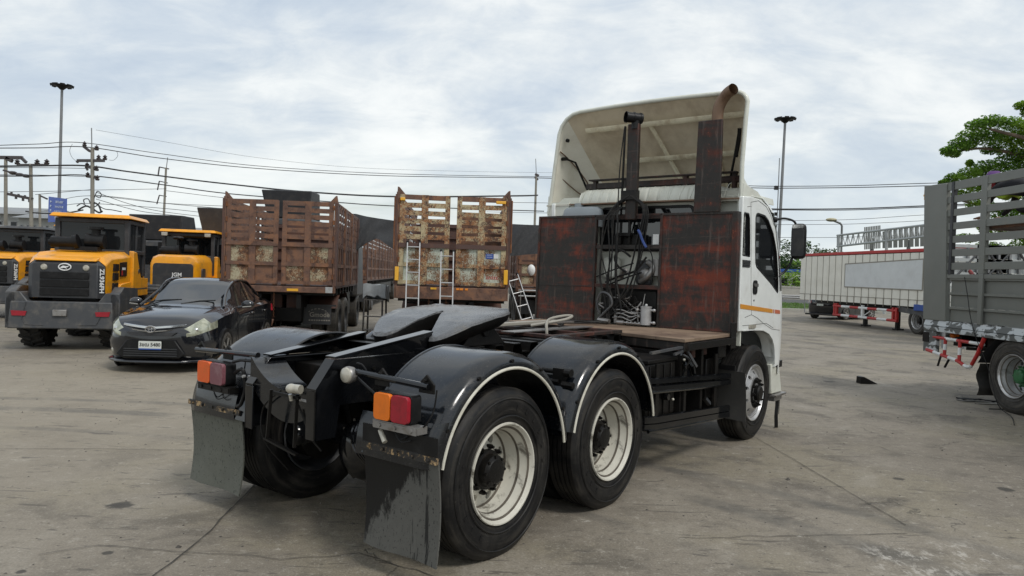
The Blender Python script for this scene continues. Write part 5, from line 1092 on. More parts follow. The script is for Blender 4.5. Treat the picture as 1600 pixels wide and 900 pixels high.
def loader(label, x, y, yaw, style=0, group='yellow wheel loaders', roof='yellow'):
    Lw = thing('wheel_loader', label, 'loader', x, y, yaw, group=group)
    # counterweight
    if style == 0:
        m = MB(); sec = [(-.92, .42), (-.98, .55), (-.98, .98), (-.90, 1.10), (-.72, 1.10), (-.60, .93), (.60, .93), (.72, 1.10), (.90, 1.10), (.98, .98), (.98, .55), (.92, .42)]
        m.prism(sec, 'vz', .10, .75); m.hexa([(.0, -.90, .42), (.10, -.92, .42), (.10, .92, .42), (.0, .90, .42), (.03, -.86, .93), (.10, -.86, .93), (.10, .86, .93), (.03, .86, .93)])
        for sg in (1, -1): m.prism([(.10, .42), (1.25, .55), (1.45, .80), (1.35, 1.18), (.35, 1.22), (.10, 1.10)], 'uz', sg*.80, sg*.978)
        cw = m.build('counterweight', 'dgrey', Lw, 30, bevel=.02)
        for sg in (1, -1): m = MB(); m.tube([(.015, sg*.60, .92), (.0, sg*.66, .62), (.0, sg*.60, .50), (.0, sg*.3, .49)], .008, 5); m.build('bead', 'dgrey', cw)
        for sg in (1, -1): m = MB(); a, b = sorted((sg*.58, sg*.84)); m.prism([(a+.02, .66), (b-.02, .66), (b, .755), (a, .745)] if sg > 0 else [(a+.02, .66), (b-.02, .66), (b, .745), (a, .755)], 'vz', -.006, .06); m.build('reflector', M_['lens_red'], cw)
        m = MB(); m.box(-.03, .03, -.14, .10, .66, .78); m.build('tow_hitch', 'steel', cw, bevel=.01)
        # engine cover: flat rear grille with chamfered corners
        m = MB(); m.loft([[(.16, -.56, 1.0), (.16, -.56, 1.64), (.20, -.52, 1.69), (.20, .52, 1.69), (.16, .56, 1.64), (.16, .56, 1.0)], [(.28, -.66, .98), (.28, -.66, 1.60), (.30, -.56, 1.71), (.30, .56, 1.71), (.28, .66, 1.60), (.28, .66, .98)]]); m.loft([[(.16, -.56, 1.0), (.16, .56, 1.0)], [(.16, -.56, 1.64), (.16, .56, 1.64)]]); m.loft([[(.16, -.56, 1.64), (.16, .56, 1.64)], [(.20, -.52, 1.69), (.20, .52, 1.69)]])
        h = m.build('rear_grille', 'dgrey2', Lw, 25, bevel=.01)
        for z0, z1 in ((1.04, 1.18), (1.20, 1.34), (1.36, 1.49)): m = MB(); m.box(.135, .158, -.42, .42, z0, z1); m.build('grille_panel', 'plastic_black', h, bevel=.008)
        for v in (-.36, .36): m = MB(); m.lathe([(0, -.025), (.045, -.02), (.06, 0)], (.155, v, 1.575), 'u', 18); m.build('lamp', 'lamp_glass', h)
        m = MB(); m.tube([(.14, .105*cos(a), 1.585+.062*sin(a)) for a in [2*pi*i/24 for i in range(25)]], .012, 6).prism([(-.08, 1.575), (-.03, 1.61), (.03, 1.60), (.08, 1.615), (.05, 1.58), (.02, 1.585), (.04, 1.555), (-.01, 1.57), (-.05, 1.56)], 'vz', .13, .14); m.build('emblem', 'white', h)
        m = MB()
        m.loft([[(u, -w_, zb), (u, -w_, zt_-.10), (u, -w_+.12, zt_), (u, w_-.12, zt_), (u, w_, zt_-.10), (u, w_, zb)] for u, w_, zb, zt_ in ((.285, .665, 1.1, 1.72), (.55, .70, 1.0, 1.86), (1.7, .74, 1.0, 1.93))], False, False); m.prism([(.15, 1.70), (.34, 1.70), (.42, 1.80), (.30, 1.775), (.17, 1.735)], 'uz', -.54, .54); m.build('engine_hood', 'yellow', Lw, 30, bevel=.02)
        for u, z in ((.62, 1.60), (.60, 1.42), (.58, 1.22)):
            m = MB(); m.prism([(u-.02, z-.07), (u+.28, z-.07), (u+.28, z+.07), (u, z+.07)], 'uz', .70, .738); m.build('side_vent', 'plastic_black', Lw)
        m = MB(); m.prism([(1.0, 1.42), (1.42, 1.42), (1.42, 1.72), (1.0, 1.70)], 'uz', .70, .745); m.build('side_vent', 'plastic_black', Lw); m = MB(); m.box(1.08, 1.30, .745, .75, 1.55, 1.60); m.build('sticker', 'white', Lw); m = MB(); m.box(1.04, 1.12, .745, .749, 1.44, 1.54); m.build('sticker', 'red', Lw)
        m = MB(); m.prism([(.42, 1.0), (.42, .88), (1.0, .86), (1.15, .98), (1.35, 1.12), (1.7, 1.15), (1.7, 1.30), (1.0, 1.26)], 'uz', .62, .76).prism([(.42, 1.0), (.42, .88), (1.0, .86), (1.15, .98), (1.35, 1.12), (1.7, 1.15), (1.7, 1.30), (1.0, 1.26)], 'uz', -.76, -.62); m.build('rear_fender', 'yellow', Lw, 30, bevel=.01)
        text('lettering', 'ZL936FH', .122, Lw, (.208, .622, 1.33), Matrix(((0, .77, -.64), (0, -.64, -.77), (-1, 0, 0))).to_euler(), 'white', .002, bold=.004)
    else:
        m = MB(); m.box(.0, .6, -.85, .85, .5, 1.15); m.build('counterweight', 'dgrey', Lw, 30, bevel=.03)
        rows = []
        for u, w_, zt_ in ((.10, .50, 1.80), (.14, .58, 1.90), (.30, .62, 1.95), (1.7, .66, 1.98)): rows.append([(u, -w_, 1.0), (u, -w_, zt_-.22), (u, -w_+.06, zt_-.07), (u, -w_+.2, zt_), (u, w_-.2, zt_), (u, w_-.06, zt_-.07), (u, w_, zt_-.22), (u, w_, 1.0)])
        m = MB(); m.loft(rows, False, True); m.build('engine_hood', 'yellow', Lw, 50)
        m = MB(); m.prism(rrect(-.50, .50, 1.08, 1.72, .08), 'vz', .06, .10); h = m.build('rear_grille', 'dgrey2', Lw, bevel=.01)
        text('lettering', 'JGM', .14, h, (.055, .1, 1.42), (pi/2, 0, -pi/2), 'white', .002, bold=.004)
        m = MB(); m.prism(rrect(.45, .85, 1.20, 1.60, .06), 'uz', .60, .655); m.build('side_vent', 'dgrey', Lw); m = MB(); m.prism([(.5, .9), (1.0, .9), (1.3, 1.2), (1.8, 1.2), (1.8, 1.3), (1.1, 1.3), (.5, 1.1)], 'uz', .55, .85); m.build('rear_fender', 'yellow', Lw)
    # body under the cab, steps, joint
    m = MB(); m.prism([(1.7, 1.0), (1.7, 1.95), (1.95, 1.93), (2.15, 1.60), (2.30, 1.38), (2.9, 1.36), (2.9, .98), (1.8, .98)], 'uz', -.80, .80); m.build('body_side', 'yellow', Lw, 30, bevel=.02)
    m = MB(); m.prism([(2.0, 1.13), (2.82, 1.13), (2.82, 1.155), (2.0, 1.155)], 'uz', .80, .805).cyl((2.1, .80, 1.52), (2.1, .81, 1.52), .05, 12); m.build('panel_line', 'dgrey', Lw)
    m = MB(); m.box(2.9, 3.1, -.5, .5, .75, 1.9).box(3.1, 3.5, -.45, .45, .7, 1.75); m.build('front_frame', 'yellow', Lw, bevel=.04)
    m = MB(); m.box(.7, 3.6, -.42, .42, .55, 1.02).box(3.0, 3.2, -.6, .6, .9, 1.2).cyl((2.98, .62, 1.0), (2.98, .62, 1.75), .05, 10); m.build('chassis', 'dgrey2', Lw, bevel=.03)
    # cab
    gm = 'loader_glass_dark' if style == 0 else 'loader_glass'; zt0 = 2.60; cf = 'dgrey2'
    CB = [(1.72, -.66), (1.72, .66), (2.95, .66), (2.95, -.66)]
    m = MB()
    for (a, b) in CB: m.box(a-.05, a+.05, b-.05, b+.05, 1.40, zt0)
    for z in (1.92, zt0-.04): m.bar((1.72, -.66, z), (1.72, .66, z), .09, .09).bar((2.95, -.66, z), (2.95, .66, z), .09, .09).bar((1.72, .66, z), (2.95, .66, z), .09, .09).bar((1.72, -.66, z), (2.95, -.66, z), .09, .09)
    m.bar((2.35, .66, 1.4), (2.35, .66, zt0), .06, .09); m.build('cab_frame', cf, Lw, bevel=.012)
    for poly, pl, c in (([(-.62, 1.95), (.62, 1.95), (.62, 2.57), (-.62, 2.57)], 'vz', 1.72), ([(-.62, 1.95), (.62, 1.95), (.62, 2.57), (-.62, 2.57)], 'vz', 2.95), ([(1.76, 1.95), (2.32, 1.95), (2.32, 2.57), (1.76, 2.57)], 'uz', .66), ([(2.38, 1.45), (2.92, 1.45), (2.92, 2.57), (2.38, 2.57)], 'uz', .66), ([(1.76, 1.95), (2.92, 1.95), (2.92, 2.57), (1.76, 2.57)], 'uz', -.66)):
        m = MB(); m.prism(poly, pl, c-.004, c+.004); m.build('window', gm, Lw, 0)
    m = MB(); m.hexa([(1.50, -.78, 2.62), (3.05, -.78, 2.62), (3.05, .78, 2.62), (1.50, .78, 2.62), (1.56, -.72, 2.70), (3.0, -.72, 2.70), (3.0, .72, 2.70), (1.56, .72, 2.70)]); m.build('cab_roof', roof, Lw, bevel=.02)
    m = MB(); m.hexa([(2.25, -.25, 1.4), (2.75, -.25, 1.4), (2.75, .25, 1.4), (2.25, .25, 1.4), (2.2, -.25, 1.75), (2.7, -.25, 1.75), (2.7, .25, 1.75), (2.2, .25, 1.75)]).box(2.1, 2.24, -.24, .24, 1.7, 2.35); m.build('seat', 'plastic_black', Lw, bevel=.03)
    m = MB(); m.tube([(2.75+.06*cos(a), .2*sin(a), 1.98+.10*cos(a)) for a in [2*pi*i/16 for i in range(17)]], .015, 6); m.build('steering_wheel', 'plastic_black', Lw)
    # air cleaners on the hood
    m = MB(); m.cyl((1.25, .02, 2.12), (1.25, .36, 2.12), .15, 18).cyl((1.25, .19, 2.24), (1.25, .19, 2.38), .09, 14).cyl((1.25, .19, 2.36), (1.25, .19, 2.41), .15, 16).cyl((1.05, -.55, 2.08), (1.05, -.12, 2.08), .11, 16).cyl((1.05, -.14, 2.08), (1.05, -.06, 2.10), .15, 14).cyl((1.05, -.60, 2.08), (1.05, -.55, 2.08), .05, 10).box(1.0, 1.3, -.4, .3, 1.92, 2.0)
    m.build('air_cleaner', 'plastic_black', Lw)
    if style == 1:
        for v in (-.6, .55): m = MB(); m.box(1.47, 1.56, v-.08, v+.08, 2.50, 2.60); m.build('work_lamp', 'lamp_glass', Lw, bevel=.01)
        m = MB(); m.cyl((1.3, -.18, 2.0), (1.3, -.18, 2.45), .04, 10).ball((1.3, -.18, 2.44), .12, 14, 8, (1, 1.3, .45)); m.build('exhaust', 'plastic_black', Lw)
        m = MB(); m.tube([(2.9, -.7, 2.3), (2.85, -1.0, 2.35)], .02, 6).box(2.82, 2.86, -1.12, -.95, 1.95, 2.35); m.build('mirror', 'plastic_black', Lw, bevel=.02)
    for u in (.95, 3.3):
        for v in (-.70, .70): loader_wheel(Lw, u, v)
    # lift arms and bucket beyond
    for v in (-.42, .42): m = MB(); m.prism([(3.2, 1.5), (3.35, 1.75), (4.2, 1.1), (4.75, .45), (4.6, .35), (4.0, .85)], 'uz', v-.06, v+.06); m.build('lift_arm', 'yellow', Lw)
    m = MB(); m.prism([(4.6, .12), (5.5, .08), (5.45, .16), (4.75, .22), (4.68, .7), (4.85, 1.05), (4.75, 1.1), (4.55, .7)], 'uz', -1.0, 1.0); m.build('bucket', 'dgrey', Lw, bevel=.01)
    return Lw
loader('front yellow wheel loader with charcoal counterweight and white vertical lettering, beside the sedan', -8.45, 13.75, -13)
loader('yellow wheel loader with rounded hood and clear cab glass, left of the brown cage truck', -9.0, 19.4, -11, 1)
loader('wheel loader at the left edge of the yard with a dark flat cab roof', -14.75, 20.6, -9, 0, roof='dgrey')
loader('yellow wheel loader half hidden directly behind the front loader', -11.35, 18.3, -9, 0)
M_['sedan_black'].node_tree.nodes['Principled BSDF'].inputs['Coat Weight'].default_value = .7; M_['sedan_black'].node_tree.nodes['Principled BSDF'].inputs['Coat IOR'].default_value = 1.5
# ---------------------------------------------------------------- rusty cage dump trucks
M_['net'] = mat('black_shade_net', (.010, .010, .011), .8, dirt=(.035, .035, .035), dirt_amt=.6, scale=14, bump=.6)
M_['yellow_tape'] = mat('yellow_reflector', (.75, .38, .02), .4, coat=.3)
M_['orange_tape'] = mat('orange_reflector', (.7, .22, .02), .4)
def dual(parent, u, v, sg, R0=.50, ma='rubber_dusty'):
    W = bpy.data.objects.new('wheel', None); COL.objects.link(W); W.parent = parent; W.location = (u, -v, R0-.01); W.rotation_euler = (0, 0, 0 if sg > 0 else pi)
    m = MB(); m.lathe(tyre_prof(R0), n=40, close=True)
    m.build('tyre', ma, W)
    m = MB(); m.lathe([(q, o_-.33) for q, o_ in tyre_prof(R0)], n=32, close=True); m.build('inner_tyre', ma, W)
    m = MB(); m.lathe([(.30, -.03), (.31, 0), (.29, 0), (.265, -.04), (.25, -.14), (.15, -.13), (.12, -.04), (0, -.03)], n=32); m.build('rim', 'dgrey2', W)
    return W
def cage_truck(label, x, y, yaw, W_=2.42, zb=1.17, z0=1.33, zm=2.22, zt=3.16, L=6.0, style=0, group='rusty cage trucks', gatemat=None, slatmat=None, open_gap=.0, far=False):
    G = thing('cage_truck', label, 'truck', x, y, yaw, group=group); h = W_/2; rnd = random.Random(int(x*100))
    gm = gatemat or 'brown'; sm_ = slatmat or 'brown'
    # tailgate: two doors
    for sg in (-1, 1):
        a, b = (-h+.05, -.04-open_gap) if sg < 0 else (.04+open_gap, h-.05)
        if sg > 0 and style == 0: pass
        mid = (a+b)/2; ins = []
        g = MB(); g.box(-.05, .0, a, a+.10, z0, zt).box(-.05, .0, b-.10, b, z0, zt).box(-.06, -.052, mid-.07, mid+.07, z0, zt); 
        frame = g.build('gate_frame', gm, G, 30, bevel=.004)
        g = MB(); g.box(-.075, -.051, a, b, zm-.05, zm+.04); g.build('gate_rail', 'brown_dark' if style else gm, frame)
        n = 6; pitch = (zt-zm-.06)/n
        for k in range(n):
            zz = zm + .10 + pitch*k + pitch*.42; g = MB(); dz = rnd.uniform(-.008, .008)
            g.hexa([(-.045, a+.02, zz+dz-.05), (-.02, a+.02, zz+dz-.05), (-.02, b-.02, zz-dz-.05), (-.045, b-.02, zz-dz-.05), (-.045, a+.02, zz+dz+.05), (-.02, a+.02, zz+dz+.05), (-.02, b-.02, zz-dz+.05), (-.045, b-.02, zz-dz+.05)])
            g.build('slat', sm_ if k < n-1 else 'brown', frame)
        for r_ in range(2):
            za = z0+.08 + r_*(zm-z0-.04)/2; zc = za+(zm-z0-.04)/2-.10
            for c_ in range(2):
                va, vb = (a+.10, mid-.07) if c_ == 0 else (mid+.07, b-.10)
                g = MB(); g.prism([(va, za-.02), (vb, za-.02), (vb, zc+.02), (va, zc+.02)], 'vz', -.022, -.012); pn = g.build('gate_panel', ('panel_cream' if style else ('tan_rust' if (r_*2+c_+sg) % 3 else 'brown')), frame)
        g = MB(); g.box(-.065, -.048, a, b, z0+.02, z0+.09).box(-.065, -.048, a, b, (z0+zm)/2-.03, (z0+zm)/2+.05); g.build('gate_rail', gm, frame)
        for zz in (z0+.2, (z0+zm)/2+.1, zm+.15, zm+.5, zt-.12): g = MB(); g.cyl((-.05, (a if sg < 0 else b), zz-.05), (-.05, (a if sg < 0 else b), zz+.05), .022, 8); g.build('hinge', 'rust', frame)
    # corner posts and outer lugs
    for sg in (-1, 1):
        g = MB(); g.box(-.04, .08, *sorted((sg*(h-.04), sg*(h+.02))), zb, zt+(.05))
        g.prism([(.0, zt-.3), (.10, zt-.3), (.30, zt+.0), (.02, zt+.16)], 'uz', sg*(h-.02), sg*(h+.01)); g.prism([(sg*(h+.015), zt-.02), (sg*(h+.01), zt+.15), (sg*(h-.03), zt+.15), (sg*(h-.16), zt+.0), (sg*(h-.16), zt-.02)], 'vz', .02, .035); g.build('corner_post', 'brown', G, bevel=.004)
        if style: g = MB(); g.tube([(-.06, sg*(h+.05), zm-.1), (-.06, sg*(h+.05), zt-.05)], .014, 6); g.build('latch_rod', 'rust', G)
    # side walls: posts and slats
    for sg in (-1, 1):
        nst = 7; 
        side = MB(); side.box(0, L, *sorted((sg*(h-.03), sg*(h+.01))), z0-.02, z0+.08).box(0, L, *sorted((sg*(h-.03), sg*(h+.012))), zt-.07, zt+.02).box(0, L, *sorted((sg*(h-.03), sg*(h+.012))), zm-.04, zm+.05); wall = side.build('side_wall', 'brown', G, bevel=.004)
        for k in range(5):
            zz = zm + .11 + k*(zt-zm-.1)/5 + .02; s = MB(); s.box(.02, L, *sorted((sg*(h-.02), sg*(h+.0))), zz-.045, zz+.075); s.build('slat', 'brown', wall)
        npost = int(L/.40)
        for k in range(npost+1):
            u = .04+k*(L-.08)/npost; s = MB(); wd = .075 if k % 4 else .09; s.box(u-wd, u+wd, *sorted((sg*(h-.0), sg*(h+(.012 if k % 4 else .04)))), z0, zt); s.build('post', 'brown' if k % 3 else 'brown_dark', wall)
        s = MB(); s.box(.02, L, *sorted((sg*(h-.024), sg*(h-.010))), z0+.06, zm-.02); s.build('side_panel', 'brown_dark', wall)
        s = MB(); s.box(.02, L, *sorted((sg*(h-.0), sg*(h+.02))), (z0+zm)/2-.04, (z0+zm)/2+.04); s.build('slat', 'brown', wall)
    # headboard wall, floor, underframe
    g = MB(); g.box(L-.04, L, -h, h, z0, zt-.25)
    for k in range(6): g.box(L-.10, L-.04, -h+.1, h-.1, z0+.3*k, z0+.3*k+.1)
    g.build('front_wall', 'brown_dark', G); g = MB(); g.box(0, L, -h, h, z0-.06, z0-.0); g.build('floor', 'brown_dark', G)
    g = MB(); g.box(-.09, .03, -h+.02, h-.02, zb, z0-.03); bb = g.build('tail_beam', 'brown', G, bevel=.01)
    for v in (-.42, .42): g = MB(); g.box(.0, L+1.6, v-.05, v+.05, .82, 1.12); g.build('chassis_rail', 'black_rough', G)
    g = MB()
    for k in range(int(L/.6)): g.box(.2+.6*k, .28+.6*k, -h+.04, h-.04, zb-.06, z0-.07)
    g.build('cross_beam', 'black_rough', G)
    for u in (1.5, 2.8):
        for sg in (-1, 1): dual(G, u, sg*(h-.04), sg)
        g = MB(); g.tube([(u, -h+.5, .5), (u, h-.5, .5)], .08, 12).ball((u, 0, .5), .2, 14, 8); g.build('axle', 'black_rough', G)
    for sg in (-1, 1):
        dual(G, L+.9, sg*(h-.06), sg)
        rows = []
        g = MB(); g.loft([[(2.15+1.18*cos(R(a))*(1 if 1 else 1), v, .75+.45*sin(R(a))) for v in ((h-.72)*sg, (h-.05)*sg)] for a in range(175, -1, -25)]); g.build('fender', 'brown_dark', G)
        g = MB(); rr = random.Random(4); g.box(.82, .83, *sorted((sg*(h-.80), sg*(h-.16))), .42, .84); g.box(.80, .82, *sorted((sg*(h-.82), sg*(h-.05))), .84, .88); fl = g.build('mudflap', 'dgrey2', G)
        if style == 0 and sg > 0 and not far:
            text('flap_text', 'Gmode', .15, fl, (.815, sg*(h-.42), .64), (pi/2, 0, -pi/2), 'hose_pale', .001, bold=.002)
            for a in range(7): s = MB(); t = R(150-20*a); s.bar((.813, h-.46+.24*cos(t), .62+.16*sin(t)), (.813, h-.46+.24*cos(t)+.05*sin(t), .62+.16*sin(t)-.05*cos(t)*.6), .012, .014); s.build('flap_mark', 'hose_pale', fl)
            for a in range(9): s = MB(); s.box(.812, .815, h-.66+.055*a, h-.625+.055*a, .50, .53); s.build('flap_mark', 'hose_pale', fl)
        g = MB(); g.box(.6, .85, *sorted((sg*.05, sg*.30)), .55, 1.1); g.build('bracket', 'brown_dark', G)
    # dangling chains and a step
    for v, zz in ((-.45, .62), (-.10, .58)):
        g = MB()
        for k in range(int((zb-zz)/.04)): g.lathe([(.014, -.006), (.02, 0), (.014, .006)], (-.05+(.004 if k % 2 else 0), v, zb-.02-.04*k), 'u' if k % 2 else 'v', 8)
        g.build('chain', 'rust', G)
    g = MB(); g.prism([(-.48, .42), (-.12, .42), (-.08, .58), (-.52, .58)], 'vz', -.12, -.02); g.build('step', 'brown', G, bevel=.02)
    g = MB(); g.tube([(1.2, -.9, .9), (3.2, -.9, .85)], .16, 12).box(.5, 4.5, -.4, .4, .5, .8).box(3.6, L, -h+.2, h-.2, .45, 1.1); g.build('underframe', 'black_rough', G)
    if not far:
        if style == 0: g = MB(); g.box(-.10, -.091, .18, .42, zb+.03, zb+.085); g.build('reflector', 'yellow_tape', G)
        if style == 0: g = MB(); g.box(-.10, -.091, h-.18, h-.03, zb+.01, z0-.02); g.build('plate', 'alu', G)
    # cab beyond the body
    g = MB(); g.hexa([(L+.3, -1.15, .9), (L+2.3, -1.15, .9), (L+2.3, 1.15, .9), (L+.3, 1.15, .9), (L+.3, -1.12, 2.75), (L+2.0, -1.12, 2.75), (L+2.0, 1.12, 2.75), (L+.3, 1.12, 2.75)]); g.build('cab', 'dgrey', G, bevel=.08)
    return G
cage_truck('brown rust-covered cage truck with chains under its tailgate, behind the sedan', -5.08, 16.0, -6.5, L=5.2, W_=2.36)
B = cage_truck('cage truck with flaking pale panels on its tailgate and yellow reflectors, two ladders against it', -1.24, 15.0, -3.5, W_=2.28, zb=1.16, z0=1.44, zm=2.25, zt=3.27, L=5.4, style=1, gatemat='tan_rust2', slatmat='tan_rust2', open_gap=.03)
for v0, v1, z_0, z_1 in ((-1.15, -1.07, 1.52, 1.80), (1.06, 1.14, 1.50, 1.80)): m = MB(); m.box(-.11, -.08, v0, v1, z_0, z_1); m.build('reflector', 'yellow_tape', B, bevel=.008)
for v0, v1 in ((-1.08, -.98), (.86, 1.06)): m = MB(); m.box(-.10, -.06, v0, v1, 3.14, 3.20); m.build('yellow_patch', 'yellow_tape', B, bevel=.01)
for v0, v1 in ((-.42, -.30), (.10, .16), (.17, .24), (.28, .34)): m = MB(); m.box(-.10, -.09, v0, v1, 1.36, 1.40); m.build('reflector', 'orange_tape' if v0 > 0 else 'yellow_tape', B)
m = MB(); m.box(-.027, -.023, .68, .84, 2.02, 2.12); st = m.build('sticker', 'blue', B); m = MB(); m.box(-.027, -.023, .845, .94, 2.03, 2.12); m.build('sticker', 'white', B)
m = MB(); m.box(-.027, -.0235, .69, .83, 2.085, 2.09).box(-.0285, -.027, .70, .82, 2.05, 2.056).box(-.0285, -.027, .70, .80, 2.095, 2.10); m.build('sticker_print', 'white', B)
m = MB()
for k, (a, b) in enumerate(((.70, .78), (.80, .96))): m.box(-.0275, -.0225, a, b, 1.60, 1.606).box(-.0275, -.0225, a, b, 1.65, 1.656)
for k in range(6): m.box(-.0275, -.0225, .71+.04*k, .725+.04*k, 1.61, 1.645)
m.build('faded_print', 'red', B)
for k in range(5): m = MB(); m.box(3.9+.1*k, 4.0+.1*k, .05, 1.05, 1.9+.22*k, 2.05+.22*k); m.build('cargo_plank', 'brown', B)
m = MB(); m.box(1.6, 1.7, .15, 1.12, 1.7, 3.02).box(1.58, 1.6, .2, .4, 2.82, 2.94).box(1.58, 1.6, .2, .4, 2.55, 2.66); m.build('inner_partition', 'brown', B)
cage_truck('brown cage truck farther back in the gap between the two nearer cage trucks', -6.9, 28.5, -5, L=15, far=True)
cage_truck('brown cage truck mostly hidden between the pale-panelled truck and the headboard', 1.35, 23.5, -3, zt=2.75, zm=2.1, L=4.5, style=0, far=True)
# shade net slung over the trucks
def net(pixs, name, label):
    m = MB(); rows = []
    for k in range(25):
        t = k/24; row = []
        for j in range(13):
            s = j/12; i = t*(len(pixs)-1); a = min(int(i), len(pixs)-2); f = i-a
            x = pixs[a][0]*(1-f)+pixs[a+1][0]*f; yt = pixs[a][1]*(1-f)+pixs[a+1][1]*f; yb = pixs[a][2]*(1-f)+pixs[a+1][2]*f
            D = pixs[a][3]*(1-f)+pixs[a+1][3]*f; p_ = at(x, yt+(yb-yt)*s, D - 1.4*s + .18*sin(9*t+4*s)+.1*sin(23*t+s*9)); row.append((p_.x, -p_.y, p_.z))
        rows.append(row)
    m.loft(rows); m.loft([[(a, b-.012, c) for a, b, c in r] for r in rows]); o = m.build(name, 'net', None, 60); return tag(o, label, 'shade net', 'black shade nets slung over the trucks')
net([(548, 334, 352, 22), (556, 334, 392, 22), (572, 338, 380, 22.2), (590, 341, 372, 22.4), (618, 345, 392, 22.8), (640, 347, 380, 23)], 'shade_net', 'black shade net slung between the brown cage truck and the pale-panelled one')
net([(780, 349, 395, 21), (800, 350, 400, 21), (820, 351, 398, 21), (848, 352, 396, 21), (862, 353, 392, 21)], 'shade_net', 'black shade net hanging left of the headboard panel')
# ---------------------------------------------------------------- aluminium ladders, stands
def ladder(label, a, b, w_, n, side=(1, 0, 0), group='aluminium ladders'):
    a, b = Vector(a), Vector(b); s = Vector(side).normalized()*w_/2; o = bpy.data.objects.new('ladder', None); COL.objects.link(o); tag(o, label, 'ladder', group)
    o.location = a; b = b-a; F = lambda p: (p.x, -p.y, p.z)
    for sg in (-1, 1): m = MB(); m.bar(F(s*sg), F(b+s*sg), .022, .04); m.build('rail', 'alu', o)
    for k in range(n): p_ = b*((k+.6)/n); m = MB(); m.tube([F(p_-s), F(p_+s)], .014, 8); m.build('rung', 'alu', o)
    for sg in (-1, 1): m = MB(); m.ball(F(b+s*sg), .03, 8, 6); m.build('end_cap', 'plastic_black', o)
    return o
def gat(px, py, D): return at(px, py, D)
pa = at(643, 482, 14.4); pb = at(646.5, 378, 14.85); pa.z = 0; ladder('tall aluminium ladder leaning on the left door of the pale-panelled tailgate', (at(641, 540, 14.1).x, 14.2, 0), pb, .25, 9)
pb = at(699, 392, 14.85); ladder('shorter aluminium ladder leaning on the middle of the pale-panelled tailgate', (at(695, 540, 14.1).x, 14.25, 0), pb, .25, 8)
ladder('aluminium ladder leaning steeply to the left beside the headboard', (at(842, 512, 16).x, 16, .0), at(800, 430, 17), .26, 6, (.9, .3, .25))
def trestle(label, px, D, w_, hgt, cloth=False):
    p_ = at(px, 450, D); o = thing('trestle', label, 'stand', p_.x, D, 0, group='metal stands')
    for sx in (-1, 1):
        for sy in (-1, 1): m = MB(); m.tube([(sy*.3, sx*w_/2, 0), (sy*.28, sx*w_/2*.95, hgt)], .025, 8); m.build('leg', 'steel', o)
    m = MB(); m.box(-.3, .3, -w_/2, w_/2, hgt-.03, hgt).tube([(-.3, -w_/2, .15), (-.3, w_/2, .15)], .02, 6).tube([(-.3, -w_/2, .5), (-.3, w_/2, .5)], .02, 6); m.build('frame', 'steel', o); return o
trestle('metal trestle under a grey tarpaulin between the cage trucks', 587, 19.5, .50, .95)
M_['tarp'] = mat('grey_tarpaulin', (.55, .60, .63), .45, dirt=(.3, .3, .3), dirt_amt=.5, scale=6, bump=.2)
m = MB(); p_ = at(588, 448, 19.5); rows = []
for i in range(9):
    t = i/8; rows.append([(-.28+.56*max(0, min(1, (j-1)/4))+.03*sin(i*2+j), -.30+.60*max(0, min(1, (i-1)/6)), 1.36-.025*sin(i*1.3+j*2)-.10*(j/6) - (.34+.05*sin(i*2.1+j) if j in (0, 6) or i in (0, 8) else 0)) for j in range(7)])
m.loft(rows); o = m.build('tarpaulin', 'tarp', None, 60); o.location = (p_.x, 19.5, 0); o.rotation_euler = (0, 0, pi/2); tag(o, 'grey tarpaulin draped over a trestle between the cage trucks', 'tarpaulin')
trestle('metal stand carrying a yellow pan beside the tailgate ladder', 620, 15.6, .26, .72)
m = MB(); p_ = at(621, 466, 15.6); m.lathe([(0, .0), (.10, .0), (.15, .05), (.145, .055), (.09, .015), (0, .012)], (0, 0, 0), 'z', 18); m.ball((.02, .04, .05), .045, 8, 6); o = m.build('pan', 'yellow_tape', None); o.location = (p_.x, 15.6, .725); tag(o, 'yellow pan on a small metal stand', 'pan')
p_ = at(826, 450, 18.5); o = thing('scaffold_frame', 'pale tubular frame standing left of the headboard panel', 'frame', p_.x, 18.5, 0)
for z in (1.32, 1.18): m = MB(); m.tube([(0, -.25, z), (0, .8, z+.01)], .02, 8); m.build('rail', 'alu', o)
for v in (-.2, .3, .75): m = MB(); m.tube([(0, v, 0), (0, v, 1.33)], .015, 6); m.build('post', 'steel', o)
m = MB(); q = at(830, 422, 18.2); m.ball((0, 0, 0), .10, 12, 8, (1, .7, 1.4)); o = m.build('mirror', 'white', None); o.location = q; tag(o, 'white oval mirror shell left of the headboard panel', 'mirror')
